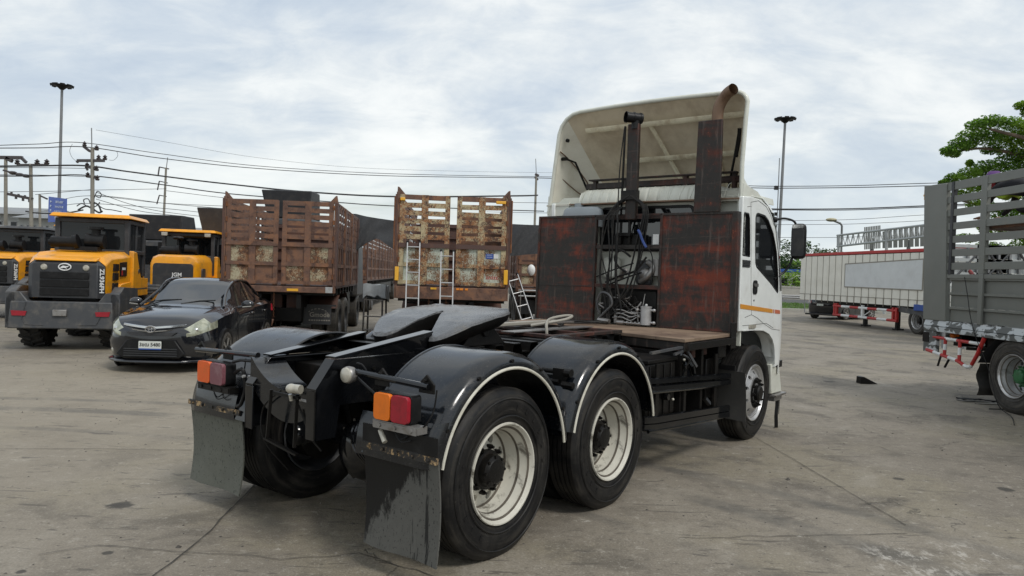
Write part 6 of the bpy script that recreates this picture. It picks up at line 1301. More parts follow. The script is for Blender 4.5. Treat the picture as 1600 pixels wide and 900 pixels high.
# dark truck shapes beyond (roof deflectors, cabs)
def far_cab(label, x, y, yaw, w_, zt, ma='dgrey', defl=True):
    o = thing('parked_truck', label, 'truck', x, y, yaw, group='dark trucks parked beyond')
    m = MB(); m.hexa([(0, -w_/2, .9), (2, -w_/2, .9), (2, w_/2, .9), (0, w_/2, .9), (0, -w_/2, zt-.9), (1.8, -w_/2, zt-.9), (1.8, w_/2, zt-.9), (0, w_/2, zt-.9)]); m.build('cab', ma, o, bevel=.06)
    m = MB(); m.hexa([(.1, -w_/2+.15, zt-.88), (1.6, -w_/2+.15, zt-.88), (1.6, w_/2-.15, zt-.88), (.1, w_/2-.15, zt-.88), (-.1, -w_/2, zt), (.9, -w_/2, zt), (.9, w_/2, zt), (-.1, w_/2, zt)]); m.build('wind_deflector', 'dgrey2', o, bevel=.03)
    m = MB(); m.prism(rrect(-w_/2+.2, w_/2-.2, zt-1.75, zt-1.1, .08), 'vz', -.02, .0); m.build('rear_window', 'glass_dark', o)
    for v in (-w_/2+.1, w_/2-.1): m = MB(); m.lathe(tyre_prof(.5), (1, v, .5), n=24, close=True); m.build('wheel', 'rubber_dusty', o)
    m = MB(); m.box(-4.5, .1, -.5, .5, .7, 1.0); m.build('chassis', 'black_rough', o)
    return o
def place(px, D): return at(px, 420, D).x
far_cab('dark truck cab with flat deflector showing above the brown cage truck', place(446, 24), 24, 0, 1.65, 4.22)
far_cab('dark truck with flared deflector just left of the brown cage truck', place(342, 22), 22, 0, 1.35, 3.42)
far_cab('dark truck roof showing between the two yellow loaders', place(243, 26), 26, 0, 1.9, 3.42)
# ---------------------------------------------------------------- grey stake truck on the right
def grey_mat():
    n = NT('grey_primer_paint'); a = n.noise(2, 7, .6); b = n.noise(9, 6, .7, src=n.map((1, 1, .4)))
    c = n.mix(a, (.135, .142, .128), (.20, .205, .185)); c = n.mix(n.math('MULTIPLY', n.step(b, .55, .75), .6), c, (.19, .175, .14)); n.bump(n.noise(20, 5, .6), .15, .004); return n.fin(c, .5)
M_['grey'] = grey_mat()
def patch_mat():
    n = NT('white_filler_patches_on_grey'); a = n.noise(4.2, 6, .55, src=n.map((1, 1, 1.8)), dist=.6); k = n.step(a, .50, .54)
    return n.fin(n.mix(k, (.10, .105, .10), (.50, .53, .54)), .6)
M_['patch'] = patch_mat()
G = thing('stake_truck', 'grey slatted-side truck with white filler patches at the right edge of the yard', 'truck', 7.0, 10.2, 178)
Lb = 6.5
# floor edge beam, corner
m = MB(); m.box(-2.05, Lb, -.03, .03, 1.01, 1.09); m.build('floor_beam', 'patch', G, bevel=.006)
m = MB(); m.hexa([(-2.05, -.03, 1.10), (Lb, -.03, 1.10), (Lb, .03, 1.10), (-2.05, .03, 1.10), (-2.05, -.04, 1.19), (Lb, -.04, 1.19), (Lb, .0, 1.19), (-2.05, .0, 1.19)]); m.build('floor_beam', 'patch', G)
m = MB(); m.box(-2.06, -1.72, -.05, .02, .66, 1.005); m.build('corner_post', 'patch', G, bevel=.01); m = MB(); m.box(-2.075, -2.06, -.03, .0, .68, .80).box(-2.07, -1.9, .02, .026, .82, .98); m.build('corner_hole', 'plastic_black', G)
m = MB(); m.prism([(-2.10, 1.19), (-1.50, 1.19), (-1.62, 3.41), (-2.22, 3.43)], 'uz', -.06, .015); m.build('end_panel', 'grey', G, bevel=.008)
m = MB(); m.box(-2.24, -2.20, -.05, .0, 3.20, 3.36).box(-2.26, -2.22, -.03, .0, 3.26, 3.29); m.build('reflector', 'yellow_tape', G)
# slats
us = lambda z: -1.50-.12*(z-1.19)/2.22
for k in range(7):
    z = 3.345 - .213*k; m = MB(); w_ = .065 if k == 0 else .055
    m.box(us(z)-.02, Lb, -.035, -.005, z-w_, z+w_); m.build('slat', 'grey', G, bevel=.004)
m = MB(); m.box(us(1.93), Lb, -.05, .0, 1.875, 1.94); m.build('rail', 'grey', G, bevel=.004)
for k in range(5):
    u = -.72 + 1.32*k; m = MB(); m.box(u-.075, u+.055, -.06, .005, 1.94, 3.41); m.build('stake', 'grey', G, bevel=.006); m = MB(); m.box(u-.03, u+.06, -.02, .02, 1.19, 1.94); m.build('stake', 'grey', G, bevel=.008)
m = MB(); m.box(-1.50, -1.44, -.06, .006, 1.94, 3.41); m.build('stake', 'dgrey2', G)
edges = [-1.50, -.74, .58, 1.90, 3.22, 4.54]
for a, b in zip(edges, edges[1:]):
    for k in range(3):
        z0_, z1_ = 1.20+.228*k, 1.20+.228*(k+1); m = MB(); m.loft([[(u, -.05, z0_), (u, -.05, z1_-.05), (u, -.015, z1_-.035), (u, -.015, z1_-.0)] for u in (a+.02, b-.02)]); m.build('side_panel', 'grey', G, 20)
m = MB(); m.box(-2.05, Lb, -2.4, -.04, 1.02, 1.10); m.build('floor', 'dgrey', G)
# far side wall seen through the gaps, loose lattice
for k in range(4): m = MB(); m.box(-2.0, Lb, -2.42, -2.38, 1.3+.2*k, 1.42+.2*k); m.build('slat', 'grey', G)
for k in range(4): m = MB(); m.box(-1.9+1.6*k, -1.82+1.6*k, -2.44, -2.38, 1.1, 3.3); m.build('stake', 'grey', G)
m = MB(); m.tube([(-1.55, -.5, 3.22), (-1.2, -.5, 3.28), (-.8, -.6, 3.2)], .02, 6); m.tube([(-1.9, -2.3, 2.55), (Lb, -2.3, 2.62)], .02, 6).tube([(-1.9, -2.3, 2.1), (Lb, -2.3, 2.12)], .02, 6)
for k in range(9): m.tube([(-1.9+.6*k, -2.3, 2.1), (-1.6+.6*k, -2.3, 2.57)], .013, 5).tube([(-1.6+.6*k, -2.3, 2.57), (-1.3+.6*k, -2.3, 2.1)], .013, 5)
m.build('lattice', 'dgrey', G)
m = MB(); m.tube([(-1.50, -.35, 2.0), (-1.38, -.33, 1.93)], .03, 8); m.build('red_rod', 'red', G)
# chassis, wheel, flap, guard
m = MB(); m.box(-1.9, Lb, -.9, -.78, .75, 1.0).box(-1.9, Lb, -1.7, -1.58, .75, 1.0).box(-1.6, -1.4, -2.2, -.2, .80, 1.0).box(-.8, -.6, -2.2, -.2, .85, 1.0); m.build('chassis_rail', 'black_rough', G)
M_['green'] = mat('green_hub_paint', (.03, .14, .05), .5, dirt=(.05, .06, .04), dirt_amt=.5, scale=20)
for u in (0, 1.35):
    W = make_wheel(G, u, -.02, 'deep', rubber='rubber_dusty', rim='rim_silver', hubm='green', R0=.53); make_wheel(G, u, -.36, 'inner', rubber='rubber_dusty', R0=.53, rim='dgrey2'); make_wheel(G, u, -2.34, 'deep', True, rubber='rubber_dusty', R0=.53)
m = MB(); m.loft([[(-.70+.04*cos(k), v, .62-.06*k) for v in (-.55, -.3, .0)] for k in range(9)]); m.loft([[(-.69+.04*cos(k), v, .62-.06*k) for v in (-.55, -.3, .0)] for k in range(9)]); m.build('mudflap', M_['front_flap'], G)
m = MB(); m.loft([[(a, v, b) for v in (-.55, -.02)] for a, b in ((-.74, .62), (-.60, .82), (-.38, 1.0), (-.2, 1.0))]); m.build('fender', 'dgrey2', G)
def striped(pts, r, G_, segs):
    """bar painted in red and white bands, built as one band after another"""
    P = [Vector(p) for p in pts]; L = sum((b-a).length for a, b in zip(P, P[1:])); 
    def point(s):
        for a, b in zip(P, P[1:]):
            l = (b-a).length
            if s <= l+1e-9: return a.lerp(b, s/l)
            s -= l
        return P[-1]
    n = segs
    for k in range(n):
        s0, s1 = L*k/n, L*(k+1)/n; q = [point(s0)]; acc = 0
        for a, b in zip(P, P[1:]):
            acc += (b-a).length
            if s0 < acc < s1: q.append(b)
        q.append(point(s1)); m = MB(); m.tube(q, r, 8); m.build('band', 'red' if k % 2 == 0 else 'white', G_)
gd = bpy.data.objects.new('underrun_guard', None); COL.objects.link(gd); gd.parent = G
striped([(-1.80, .0, .915), (-.60, .0, .905)], .026, gd, 4); striped([(-1.95, .02, .69), (-1.15, .02, .60), (-.93, .02, .53), (-.84, .02, .545), (-.70, .02, .74)], .028, gd, 7)
striped([(-.70, .02, .74), (-.56, .02, 1.0)], .03, gd, 1); striped([(-1.48, .01, .92), (-1.48, .02, .64)], .026, gd, 3); striped([(-1.12, .01, .92), (-1.11, .02, .58)], .026, gd, 3)
m = MB(); m.bar((-1.66, -.04, .62), (-1.70, -.02, .45), .03, .02).bar((-1.44, -.04, .60), (-1.52, -.02, .45), .03, .02).bar((-1.3, -.4, .72), (-.7, -.4, .66), .04, .08).bar((-1.7, -.5, .75), (-1.1, -.6, .78), .05, .05); m.build('bracket', 'black_rough', G)
m = MB(); m.box(-1.60, -1.46, -.20, -.14, .95, 1.0); m.ball((-1.5, -.12, .965), .045, 10, 6); m.build('marker_lamp', 'lens_orange', G)
m = MB(); m.tube(spl([(-1.05, .03, 1.9), (-.95, .035, 1.6), (-.86, .04, 1.3), (-.72, .04, 1.0), (-.52, .05, .75), (-.35, .06, .5), (-.1, .10, .1), (.3, .2, .01), (.9, .6, .01)]), .006, 5); m.build('cable', 'plastic_black', G)
m = MB(); m.hexa([(Lb+.2, -2.35, .7), (Lb+2.4, -2.35, .7), (Lb+2.4, -.05, .7), (Lb+.2, -.05, .7), (Lb+.2, -2.3, 2.8), (Lb+2.1, -2.3, 2.8), (Lb+2.1, -.1, 2.8), (Lb+.2, -.1, 2.8)]); m.build('cab', 'white', G, bevel=.1)
m = MB(); m.box(-1.0, 3.2, -1.0, -.12, 2.62, 2.70).box(-1.0, 3.2, -2.3, -1.1, 2.62, 2.70).box(.1, 3.2, -1.2, -.14, 2.71, 2.80); 
o = m.build('timber_planks', 'brown', None, bevel=.004); o.location = (7.0, 10.2, 0); o.rotation_euler = (0, 0, R(90-178)); tag(o, 'brown planks laid high inside the grey stake truck', 'planks')
# the person kneeling bent forward on the planks ---------------------------------
def skinned(name, pts, edges, radii, material, parent, sub=2, root=0):
    me = bpy.data.meshes.new(name); bm = bmesh.new(); ly = bm.verts.layers.skin.verify(); vs = [bm.verts.new((u, -v, z)) for u, v, z in pts]; [bm.edges.new((vs[a], vs[b])) for a, b in edges]
    for i, v in enumerate(vs): v[ly].radius = (radii[i], radii[i]); v[ly].use_root = (i == root)
    bm.to_mesh(me); bm.free(); o = bpy.data.objects.new(name, me); COL.objects.link(o); o.parent = parent
    s = o.modifiers.new('skin', 'SKIN'); s.use_smooth_shade = True; b = o.modifiers.new('sub', 'SUBSURF'); b.levels = b.render_levels = sub
    me.materials.append(M_[material] if isinstance(material, str) else material); return o
M_['dark_cloth'] = mat('dark_work_clothes', (.018, .018, .022), .9, dirt=(.06, .055, .05), dirt_amt=.5, scale=12, bump=.4); M_['skin'] = mat('skin', (.30, .16, .10), .5); M_['purple'] = mat('purple_hat', (.10, .04, .16), .8); M_['hat_red'] = mat('red_head_cloth', (.40, .05, .06), .8); M_['hivis'] = mat('yellow_green_cloth', (.42, .60, .05), .7)
Pn = thing('person', 'person in dark clothes and purple hat kneeling bent over atop the grey truck', 'person', 7.0-.72*sin(R(178)), 10.2-.72*cos(R(178)), 178, z=0)
dz = 2.80
V = [(.55, -.45, dz+.34), (.30, -.45, dz+.44), (.02, -.42, dz+.46), (-.22, -.42, dz+.50), (-.33, -.41, dz+.54),
     (.62, -.56, dz+.28), (.30, -.58, dz+.09), (.72, -.60, dz+.07), (.62, -.34, dz+.28), (.28, -.32, dz+.09), (.70, -.30, dz+.07),
     (-.12, -.60, dz+.42), (-.24, -.62, dz+.22), (-.38, -.55, dz+.06), (-.12, -.24, dz+.42), (-.26, -.22, dz+.22), (-.42, -.28, dz+.06)]
E_ = [(0, 1), (1, 2), (2, 3), (3, 4), (0, 5), (5, 6), (6, 7), (0, 8), (8, 9), (9, 10), (2, 11), (11, 12), (12, 13), (2, 14), (14, 15), (15, 16)]
rad = [.16, .15, .155, .07, .06, .10, .075, .05, .10, .075, .05, .07, .05, .035, .07, .05, .035]
skinned('body', V, E_, rad, 'dark_cloth', Pn)
m = MB(); m.ball((-.44, -.41, dz+.56), .10, 16, 12, (1.1, .85, 1.15)); m.ball((-.545, -.41, dz+.545), .018, 8, 6); m.ball((-.44, -.505, dz+.56), .022, 8, 6, (1, .5, 1.4)); m.ball((-.44, -.315, dz+.56), .022, 8, 6, (1, .5, 1.4)); m.build('head', 'skin', Pn, 60)
m = MB(); m.ball((-.42, -.41, dz+.575), .118, 16, 10, (1.05, .95, 1.0)); m.build('head_cloth', 'hat_red', Pn, 60)
m = MB(); m.lathe([(.0, .13), (.07, .12), (.11, .06), (.12, .01), (.21, -.03), (.20, -.04), (.11, .0)], (-.40, -.41, dz+.62), 'z', 24); m.build('sun_hat', 'purple', Pn, 60)
m = MB(); m.loft([[(-.1+.15*cos(t), -.42+.21*cos(t*2)*.0+.19*sin(t), dz+.30+.02*sin(5*t)) for t in [2*pi*i/16 for i in range(16)]], [(-.1+.16*cos(t), -.42+.20*sin(t), dz+.42) for t in [2*pi*i/16 for i in range(16)]]], True); m.build('vest', 'hivis', Pn, 60)
for j, (hx, hv) in enumerate(((-.42, -.55), (-.46, -.28))):
    # hand resting flat: palm and five fingers
    pts = [(hx, hv, dz+.035), (hx-.05, hv, dz+.028), (hx-.085, hv, dz+.022)]; es = [(0, 1), (1, 2)]; rd = [.022, .030, .026]; 
    for f, (dv, ln) in enumerate(((-.030, .055), (-.011, .065), (.009, .060), (.028, .045))):
        i0 = len(pts); pts += [(hx-.095, hv+dv, dz+.024), (hx-.095-ln*.5, hv+dv*1.15, dz+.026), (hx-.095-ln, hv+dv*1.2, dz+.012)]; es += [(2, i0), (i0, i0+1), (i0+1, i0+2)]; rd += [.010, .009, .008]
    i0 = len(pts); sgn = 1 if j == 0 else -1; pts += [(hx-.03, hv+.035*sgn, dz+.022), (hx-.06, hv+.055*sgn, dz+.014)]; es += [(1, i0), (i0, i0+1)]; rd += [.011, .009]
    skinned('hand', pts, es, rd, 'skin', Pn, 1)
# ---------------------------------------------------------------- cream curtain-sided semi-trailer
M_['curtain'] = mat('cream_curtain', (.76, .74, .66), .6, dirt=(.5, .45, .35), dirt_amt=.4, scale=1.5, lo=.45, hi=.8); M_['curtain_dark'] = mat('curtain_strap', (.26, .24, .20), .7); M_['curtain_white'] = mat('white_tarp_patch', (.62, .64, .64), .5, dirt=(.5, .51, .5), dirt_amt=.5, scale=1.5)
ax, ay = 13.74, 35.0; bx_, by_ = 15.16, 24.4; yw = math.degrees(atan2(bx_-ax, by_-ay)); LT = hypot(bx_-ax, by_-ay)
Tr = thing('curtain_trailer', 'cream curtain-sided trailer with red top edge and white patch, parked along the right side', 'trailer', ax, ay, yw)
# near side is v=0 (to the right of the heading), body reaches to v=-2.4
m = MB(); m.box(0, LT, -2.42, -.04, 1.02, 3.0); m.build('cargo_box', 'curtain', Tr)
m = MB(); m.box(-.03, LT+.03, -2.46, .03, 3.02, 3.14); m.build('top_rail', 'red', Tr, bevel=.01)
npan = 22
for k in range(npan):
    a, b = LT*k/npan, LT*(k+1)/npan; m = MB(); m.loft([[(a+.015, 0, z), (a+.05, .018, z), ((a+b)/2, .028, z), (b-.05, .018, z), (b-.015, 0, z)] for z in (1.0, 1.28, 2.99)]); m.build('curtain_panel', 'curtain', Tr, 50)
    m = MB(); m.box(b-.02, b+.012, -.005, .006, 1.22, 3.0); m.box(b-.02, b+.005, .006, .02, .92, 1.24); m.build('strap', 'curtain_dark', Tr)
m = MB(); m.box(0, LT, .012, .032, 1.24, 1.265); m.build('seam_rope', 'curtain_dark', Tr)
m = MB(); m.prism([(3.7, 1.65), (8.55, 1.62), (8.55, 2.75), (3.7, 2.62)], 'uz', .034, .040); pt_ = m.build('white_patch', 'curtain_white', Tr)
m = MB(); 
for a, b in (((3.7, 1.65), (8.55, 1.62)), ((8.55, 1.62), (8.55, 2.75)), ((8.55, 2.75), (3.7, 2.62)), ((3.7, 2.62), (3.7, 1.65))): m.bar((a[0], .041, a[1]), (b[0], .041, b[1]), .012, .04)
m.build('patch_edge', 'curtain_dark', pt_)
m = MB(); m.box(.3, LT-.1, -1.7, -.7, .82, 1.0); m.build('chassis', 'black_rough', Tr)
for u in (8.2, 9.5): make_wheel(Tr, u, -.06, 'deep', rubber='rubber_dusty', rim='rim_silver', R0=.50); make_wheel(Tr, u, -2.36, 'deep', True, rubber='rubber_dusty', rim='rim_silver', R0=.50)
m = MB(); m.prism([(7.1, .78), (8.0, .72), (9.4, .66), (9.4, .80), (8.0, .92), (7.1, 1.0)], 'uz', -.5, -.02); m.build('fender', 'dgrey', Tr)
m = MB(); m.box(8.1, 9.2, -.3, .03, .86, 1.10); m.build('tool_box', M_['blue'], Tr, bevel=.02)
for u in (3.9, 6.0): m = MB(); m.box(u, u+.12, -.9, -.75, .05, .85).box(u-.08, u+.2, -1.0, -.7, 0, .06); m.build('landing_leg', 'black_rough', Tr)
gd = bpy.data.objects.new('side_guard', None); COL.objects.link(gd); gd.parent = Tr
striped([(2.9, .0, .80), (7.2, .0, .80)], .055, gd, 7); striped([(2.9, .0, .42), (7.2, .0, .42)], .055, gd, 7)
for u, c in ((3.0, 'red'), (3.15, 'red'), (5.0, 'white'), (6.95, 'red'), (7.15, 'red')): m = MB(); m.box(u-.05, u+.05, -.04, .05, .38, .92); m.build('guard_post', c, gd)
m = MB(); m.bar((5.1, 0, .5), (5.5, 0, .7), .03, .03); m.build('guard_brace', 'white', gd)
# ---------------------------------------------------------------- things lying on the ground
m = MB(); m.add([(0, 0, 0), (.34, .05, 0), (.30, .19, 0), (-.02, .16, 0), (0, .01, .12), (.06, .02, .125), (.05, .15, .12), (-.02, .15, .12)], [(0, 3, 2, 1), (4, 5, 6, 7), (0, 1, 5, 4), (1, 2, 6, 5), (2, 3, 7, 6), (3, 0, 4, 7)])
o = m.build('wheel_chock', 'black_rough', None, bevel=.006); o.location = (6.13, 12.93, .001); o.rotation_euler = (0, 0, R(12)); tag(o, 'small dark wedge-shaped chock lying alone on the open yard', 'chock')
m = MB(); rows = []
for i in range(13):
    t = i/12; rows.append([(t*.95, .0+.13*j/5*(1+.3*sin(i)) + .03*sin(i*1.3), .012+.035*abs(sin(i*1.1+j*.7))*(1-t*.5)) for j in range(6)])
m.loft(rows); m.loft([[(a, b, .002) for a, b, c in r] for r in rows]); o = m.build('rubber_strip', 'plastic_black', None, 60); p_ = ground_at(1493, 624); o.location = (p_[0], p_[1], 0); o.rotation_euler = (0, 0, R(-18)); tag(o, 'crumpled black rubber strip beside the grey truck wheel', 'rubber strip')
m = MB(); m.loft([[(0, 0, .004), (.0, .08, .012)], [(.3, .02, .02), (.3, .10, .01)], [(.55, .0, .004), (.5, .07, .012)]]); o = m.build('cloth_scrap', 'hose_pale', None, 60); p_ = ground_at(1524, 630); o.location = (p_[0], p_[1], 0); tag(o, 'pale scrap of cloth by the grey truck wheel', 'rag')
m = MB(); m.tube([(0, 0, .01), (.2, .05, .02), (.35, .02, .01)], .008, 5); o = m.build('wire_scrap', 'plastic_black', None); p_ = ground_at(1545, 640); o.location = (p_[0], p_[1], 0); tag(o, 'bit of black wire on the rust stain by the grey truck wheel', 'wire')
# ---------------------------------------------------------------- masts, poles, wires
M_['galv'] = mat('galvanised_pole', (.20, .205, .21), .5, .3, dirt=(.12, .12, .12), dirt_amt=.4, scale=1); M_['conc'] = mat('weathered_concrete_pole', (.24, .225, .19), .85, dirt=(.12, .11, .09), dirt_amt=.6, scale=1.2)
M_['wire'] = mat('dark_wire', (.035, .035, .037), .7); M_['insul'] = mat('brown_insulator', (.05, .04, .04), .3)
def pole_thing(name, label, px_top, py_top, px_b, py_b, D, r0, r1, ma, cat, group):
    """upright pole at distance D; keeps the slight lean seen between two points"""
    t = at(px_top, py_top, D); b = at(px_b, py_b, D); k = (b.z)/(t.z-b.z); foot = b + (b-t)*k; foot.z = 0
    o = bpy.data.objects.new(name, None); COL.objects.link(o); o.location = foot; tag(o, label, cat, group); m = MB(); d = t-foot
    m.tube([(0, 0, -.3), (d.x, -d.y, d.z)], r0, 12, True, r1); m.build('pole', ma, o); return o, d
def mast(label, pt, pb, D):
    o, d = pole_thing('light_mast', label, *pt, *pb, D, .15, .10, 'galv', 'light mast', 'tall floodlight masts'); x, y, z = d.x, -d.y, d.z
    m = MB(); m.lathe([(.12, -.35), (.35, -.15), (.62, .0), (.62, .06), (.12, .05)], (x, y, z), 'z', 20); m.build('head_frame', 'plastic_black', o)
    for k in range(8):
        a = 2*pi*k/8+.2; c = (x+.62*cos(a), y+.62*sin(a), z+.06); m = MB(); tn = Vector((-sin(a), cos(a), 0)); dr = Vector((cos(a), sin(a), -.25)).normalized(); up = tn.cross(dr); C_ = Vector(c)
        m.hexa([C_+tn*p1*.13+dr*p2+up*p3 for p3 in (-.07, .10) for p1, p2 in ((-1, -.05), (1, -.05), (1.4, .26), (-1.4, .26))]); m.build('floodlight', 'plastic_black', o, bevel=.02)
    return o
mast('tall floodlight mast behind the blue road sign at left', (97, 134), (92, 330), 62); mast('tall floodlight mast beside the white cab and its mirror', (1227, 186), (1217, 375), 62)
# thin aerial next to the right mast
o, d = pole_thing('radio_aerial', 'thin radio aerial just left of the right floodlight mast', 1218, 247, 1213, 375, 66, .05, .04, 'galv', 'aerial', None)
m = MB(); x, y, z = d.x, -d.y, d.z; m.box(x-.35, x-.02, y-.15, y+.15, z*.78, z*.78+.35).box(x-.25, x-.02, y-.1, y+.1, z*.60, z*.60+.3); m.build('antenna', 'plastic_black', o)
WIRE = {}
def power_pole(label, pt, pb, D, arms, r=.17, tip=None, group='concrete power poles'):
    o, d = pole_thing('power_pole', label, *pt, *pb, D, r, r*.75, 'conc', 'power pole', group); P = lambda px, py, dd=0: (lambda q: (q.x-o.location.x, -(q.y-o.location.y), q.z))(at(px, py, D+dd))
    for a, b, w_ in arms: m = MB(); m.bar(P(*a), P(*b), w_, w_); m.build('crossarm', 'insul', o)
    if tip: m = MB(); m.tube([P(*tip[0]), P(*tip[1])], .03, 6); m.build('spike', 'galv', o)
    return o, P
def insul(o, P, pts, h_=.35, w_=.07):
    for x, y in pts: q = P(x, y); m = MB(); m.lathe([(0, 0), (w_, .0), (w_*1.3, h_*.3), (w_*.6, h_*.4), (w_*1.3, h_*.6), (w_*.5, h_*.8), (0, h_)], (q[0], q[1], q[2]), 'z', 10); m.build('insulator', 'insul', o)
o1, P1 = power_pole('tall concrete power pole with crossarms and coiled cables, right of the blue sign', (144.5, 231), (144.5, 325), 44, [((131, 229), (140, 236), .14), ((140, 236), (146, 238), .14), ((121, 251), (163, 251), .16), ((120, 254), (123, 250), .12), ((134, 261), (150, 263), .14), ((134, 261), (137, 266), .1), ((136, 276), (152, 278), .12)], .135, ((143, 200), (143.5, 231)))
insul(o1, P1, [(154, 250), (164, 250), (132, 229), (151, 235), (151, 267), (152, 282), (136, 262), (137, 277)], .34, .10)
o2, P2 = power_pole('concrete power pole at the far left edge carrying a bent steel arm', (9, 245), (9, 345), 46, [((-6, 246), (35, 246.5), .2), ((33, 246), (41, 254), .16), ((10, 247), (19, 252), .2)], .125)
o3, P3 = power_pole('concrete power pole second from the left edge, joined to its neighbour by transformer bars', (48, 256), (49, 340), 44, [((27, 258), (74, 258), .14), ((5, 266), (47, 277), .1), ((12, 303), (51, 311), .16)], .125)
insul(o3, P3, [(27, 257), (58, 257), (73, 257)], .35, .12)
for x, y in ((20, 270), (31, 273), (41, 275)): m = MB(); q = P3(x, y); m.ball(q, .22, 10, 6, (1, 1.3, .5)); m.build('cutout', 'insul', o3)
for x, y in ((18, 300), (29, 303), (39, 305)): m = MB(); m.bar(P3(x, y), P3(x, y+5), .09, .09).bar(P3(x+7, y+6), P3(x+7, y+11), .1, .1); m.build('fuse', 'insul', o3)
o4, P4_ = power_pole('slim concrete power pole with bracket loops above the yellow loaders', (259.5, 262), (256, 338), 58, [((249, 261), (264, 264), .08), ((249, 261), (247, 275), .08), ((249, 283), (262, 286), .07), ((249, 283), (246, 297), .07), ((249, 305), (260, 307), .07), ((249, 305), (245, 319), .07)], .105, ((262, 246), (260, 262)))
o5, P5 = power_pole('power pole rising behind the pale-panelled cage truck near the cab', (838, 274), (835.5, 350), 58, [((836, 272), (842, 275), .18), ((835, 277), (841, 281), .12)], .11, ((837, 248), (838, 273)))
o6, P6 = power_pole('short pole with a small arm left of the blue sign', (62, 304), (62.5, 345), 60, [((61, 305), (74, 311), .12)], .12)
def wire(pts, r, D, name='wire', sag=0):
    P = []
    for i, q in enumerate(pts): P.append(at(q[0], q[1], q[2] if len(q) > 2 else D))
    P = spl(P, 10); m = MB(); m.tube([(p_.x, -p_.y, p_.z) for p_ in P], r, 5, False); return m
WS = [  # overhead lines, upper to lower, left to right
 [(-30, 228, 40), (60, 225, 42), (130, 223, 44), (250, 240, 50), (400, 259, 54), (600, 271, 58), (838, 276, 58), (870, 276, 60)],
 [(-30, 231.5, 40), (60, 231, 42), (138, 230, 44), (250, 247, 50), (400, 263, 54), (600, 274.5, 58), (838, 278, 58), (870, 280, 60)],
 [(150, 203, 44), (260, 222, 50), (400, 246, 54), (560, 262, 60), (740, 268, 62), (880, 270, 64)],
 [(-30, 260, 42), (60, 259, 43), (135, 259, 44), (200, 268, 47), (300, 281, 50), (380, 290, 48), (470, 299, 44), (615, 307, 44), (800, 306, 46), (840, 305, 48)],
 [(-30, 275, 42), (60, 275, 43), (137, 274, 44), (250, 288, 48), (352, 302, 50), (500, 314, 50), (620, 322, 52), (850, 330, 54)],
 [(-30, 273, 42), (60, 273.5, 43), (137, 276, 44)], [(-30, 261.5, 42), (60, 262, 43), (135, 263, 44)],
 [(-30, 300, 50), (70, 299, 50), (145, 297, 52), (260, 295, 56)], [(55, 304, 50), (100, 300, 50), (145, 296, 52)], [(150, 300, 44), (200, 318, 46), (250, 330, 50), (330, 340, 52)], [(150, 305, 44), (200, 310, 46), (260, 318, 50), (350, 326, 52)],
 [(95, 312, 55), (145, 306, 52), (250, 317, 54), (350, 322, 56)], [(150, 311, 44), (220, 330, 46), (290, 338, 50)], [(260, 298, 56), (350, 309, 54), (420, 315, 52)], [(95, 322, 55), (140, 318, 44), (260, 326, 50), (340, 335, 55)],
 [(760, 316, 58), (850, 317, 58), (868, 318, 60)], [(760, 331, 58), (868, 333, 60)],
 [(1160, 290, 58), (1215, 291, 60), (1330, 290, 60), (1460, 286, 58), (1700, 280, 56)], [(1160, 293, 58), (1215, 294, 60), (1330, 293, 60), (1460, 290, 58), (1700, 284, 56)],
 [(1190, 325, 58), (1215, 326.5, 60), (1330, 326, 60), (1460, 321, 58), (1700, 312, 56)], [(1190, 328, 58), (1215, 328, 60), (1330, 328, 60), (1460, 323, 58), (1700, 315, 56)],
 [(1210, 345, 60), (1330, 343, 60), (1460, 335, 58), (1700, 325, 56)], [(1210, 351, 60), (1330, 350, 60), (1460, 344, 58)], [(1210, 371, 60), (1300, 371, 60), (1400, 368, 60)]]
WL = ['uppermost of the two wires running from the tall left pole to the cab', 'second wire of the upper pair running from the tall left pole to the cab', 'very thin wire from the spike of the tall left pole, above all others',
 'thick dark cable sweeping down over the brown cage truck to the pale-panelled one', 'cable just below the thick one, passing over the brown cage truck', 'wire between the two left crossarms, level with the second insulators', 'wire left of the tall pole just under its crossarm',
 'thin level wire left of the slim bracketed pole at mid height', 'short thin wire rising from the far-left poles to the tall pole', 'steep thin wire falling from the tall pole behind the loader cabs', 'thin wire falling gently from the tall pole toward the brown cage truck',
 'thin wire crossing just right of the blue sign', 'lowest steep wire dropping from the tall pole behind the front loader roof', 'thin wire leaving the slim pole toward the brown cage truck', 'lowest thin wire above the loader roofs',
 'upper thin wire between the pale-panelled truck and the white cab', 'lower thin wire between the pale-panelled truck and the white cab', 'uppermost wire right of the cab, passing the floodlight mast', 'second wire right of the cab, just under the uppermost one',
 'thick dark cable right of the cab at mirror-arm height', 'cable right of the cab just under the thick one', 'thin wire over the curved street lamp', 'thin wire touching the top of the small billboard level', 'lowest thin wire right of the cab, behind the mirror']
random.seed(31)
thick = {2: .009, 3: .050, 4: .036, 0: .022, 1: .028, 17: .03, 18: .035, 19: .045, 20: .035}
for i, p_ in enumerate(WS):
    o = wire(p_, thick.get(i, .018), 50).build('overhead_wire', 'wire'); tag(o, WL[i], 'wire', 'overhead power and telephone wires')
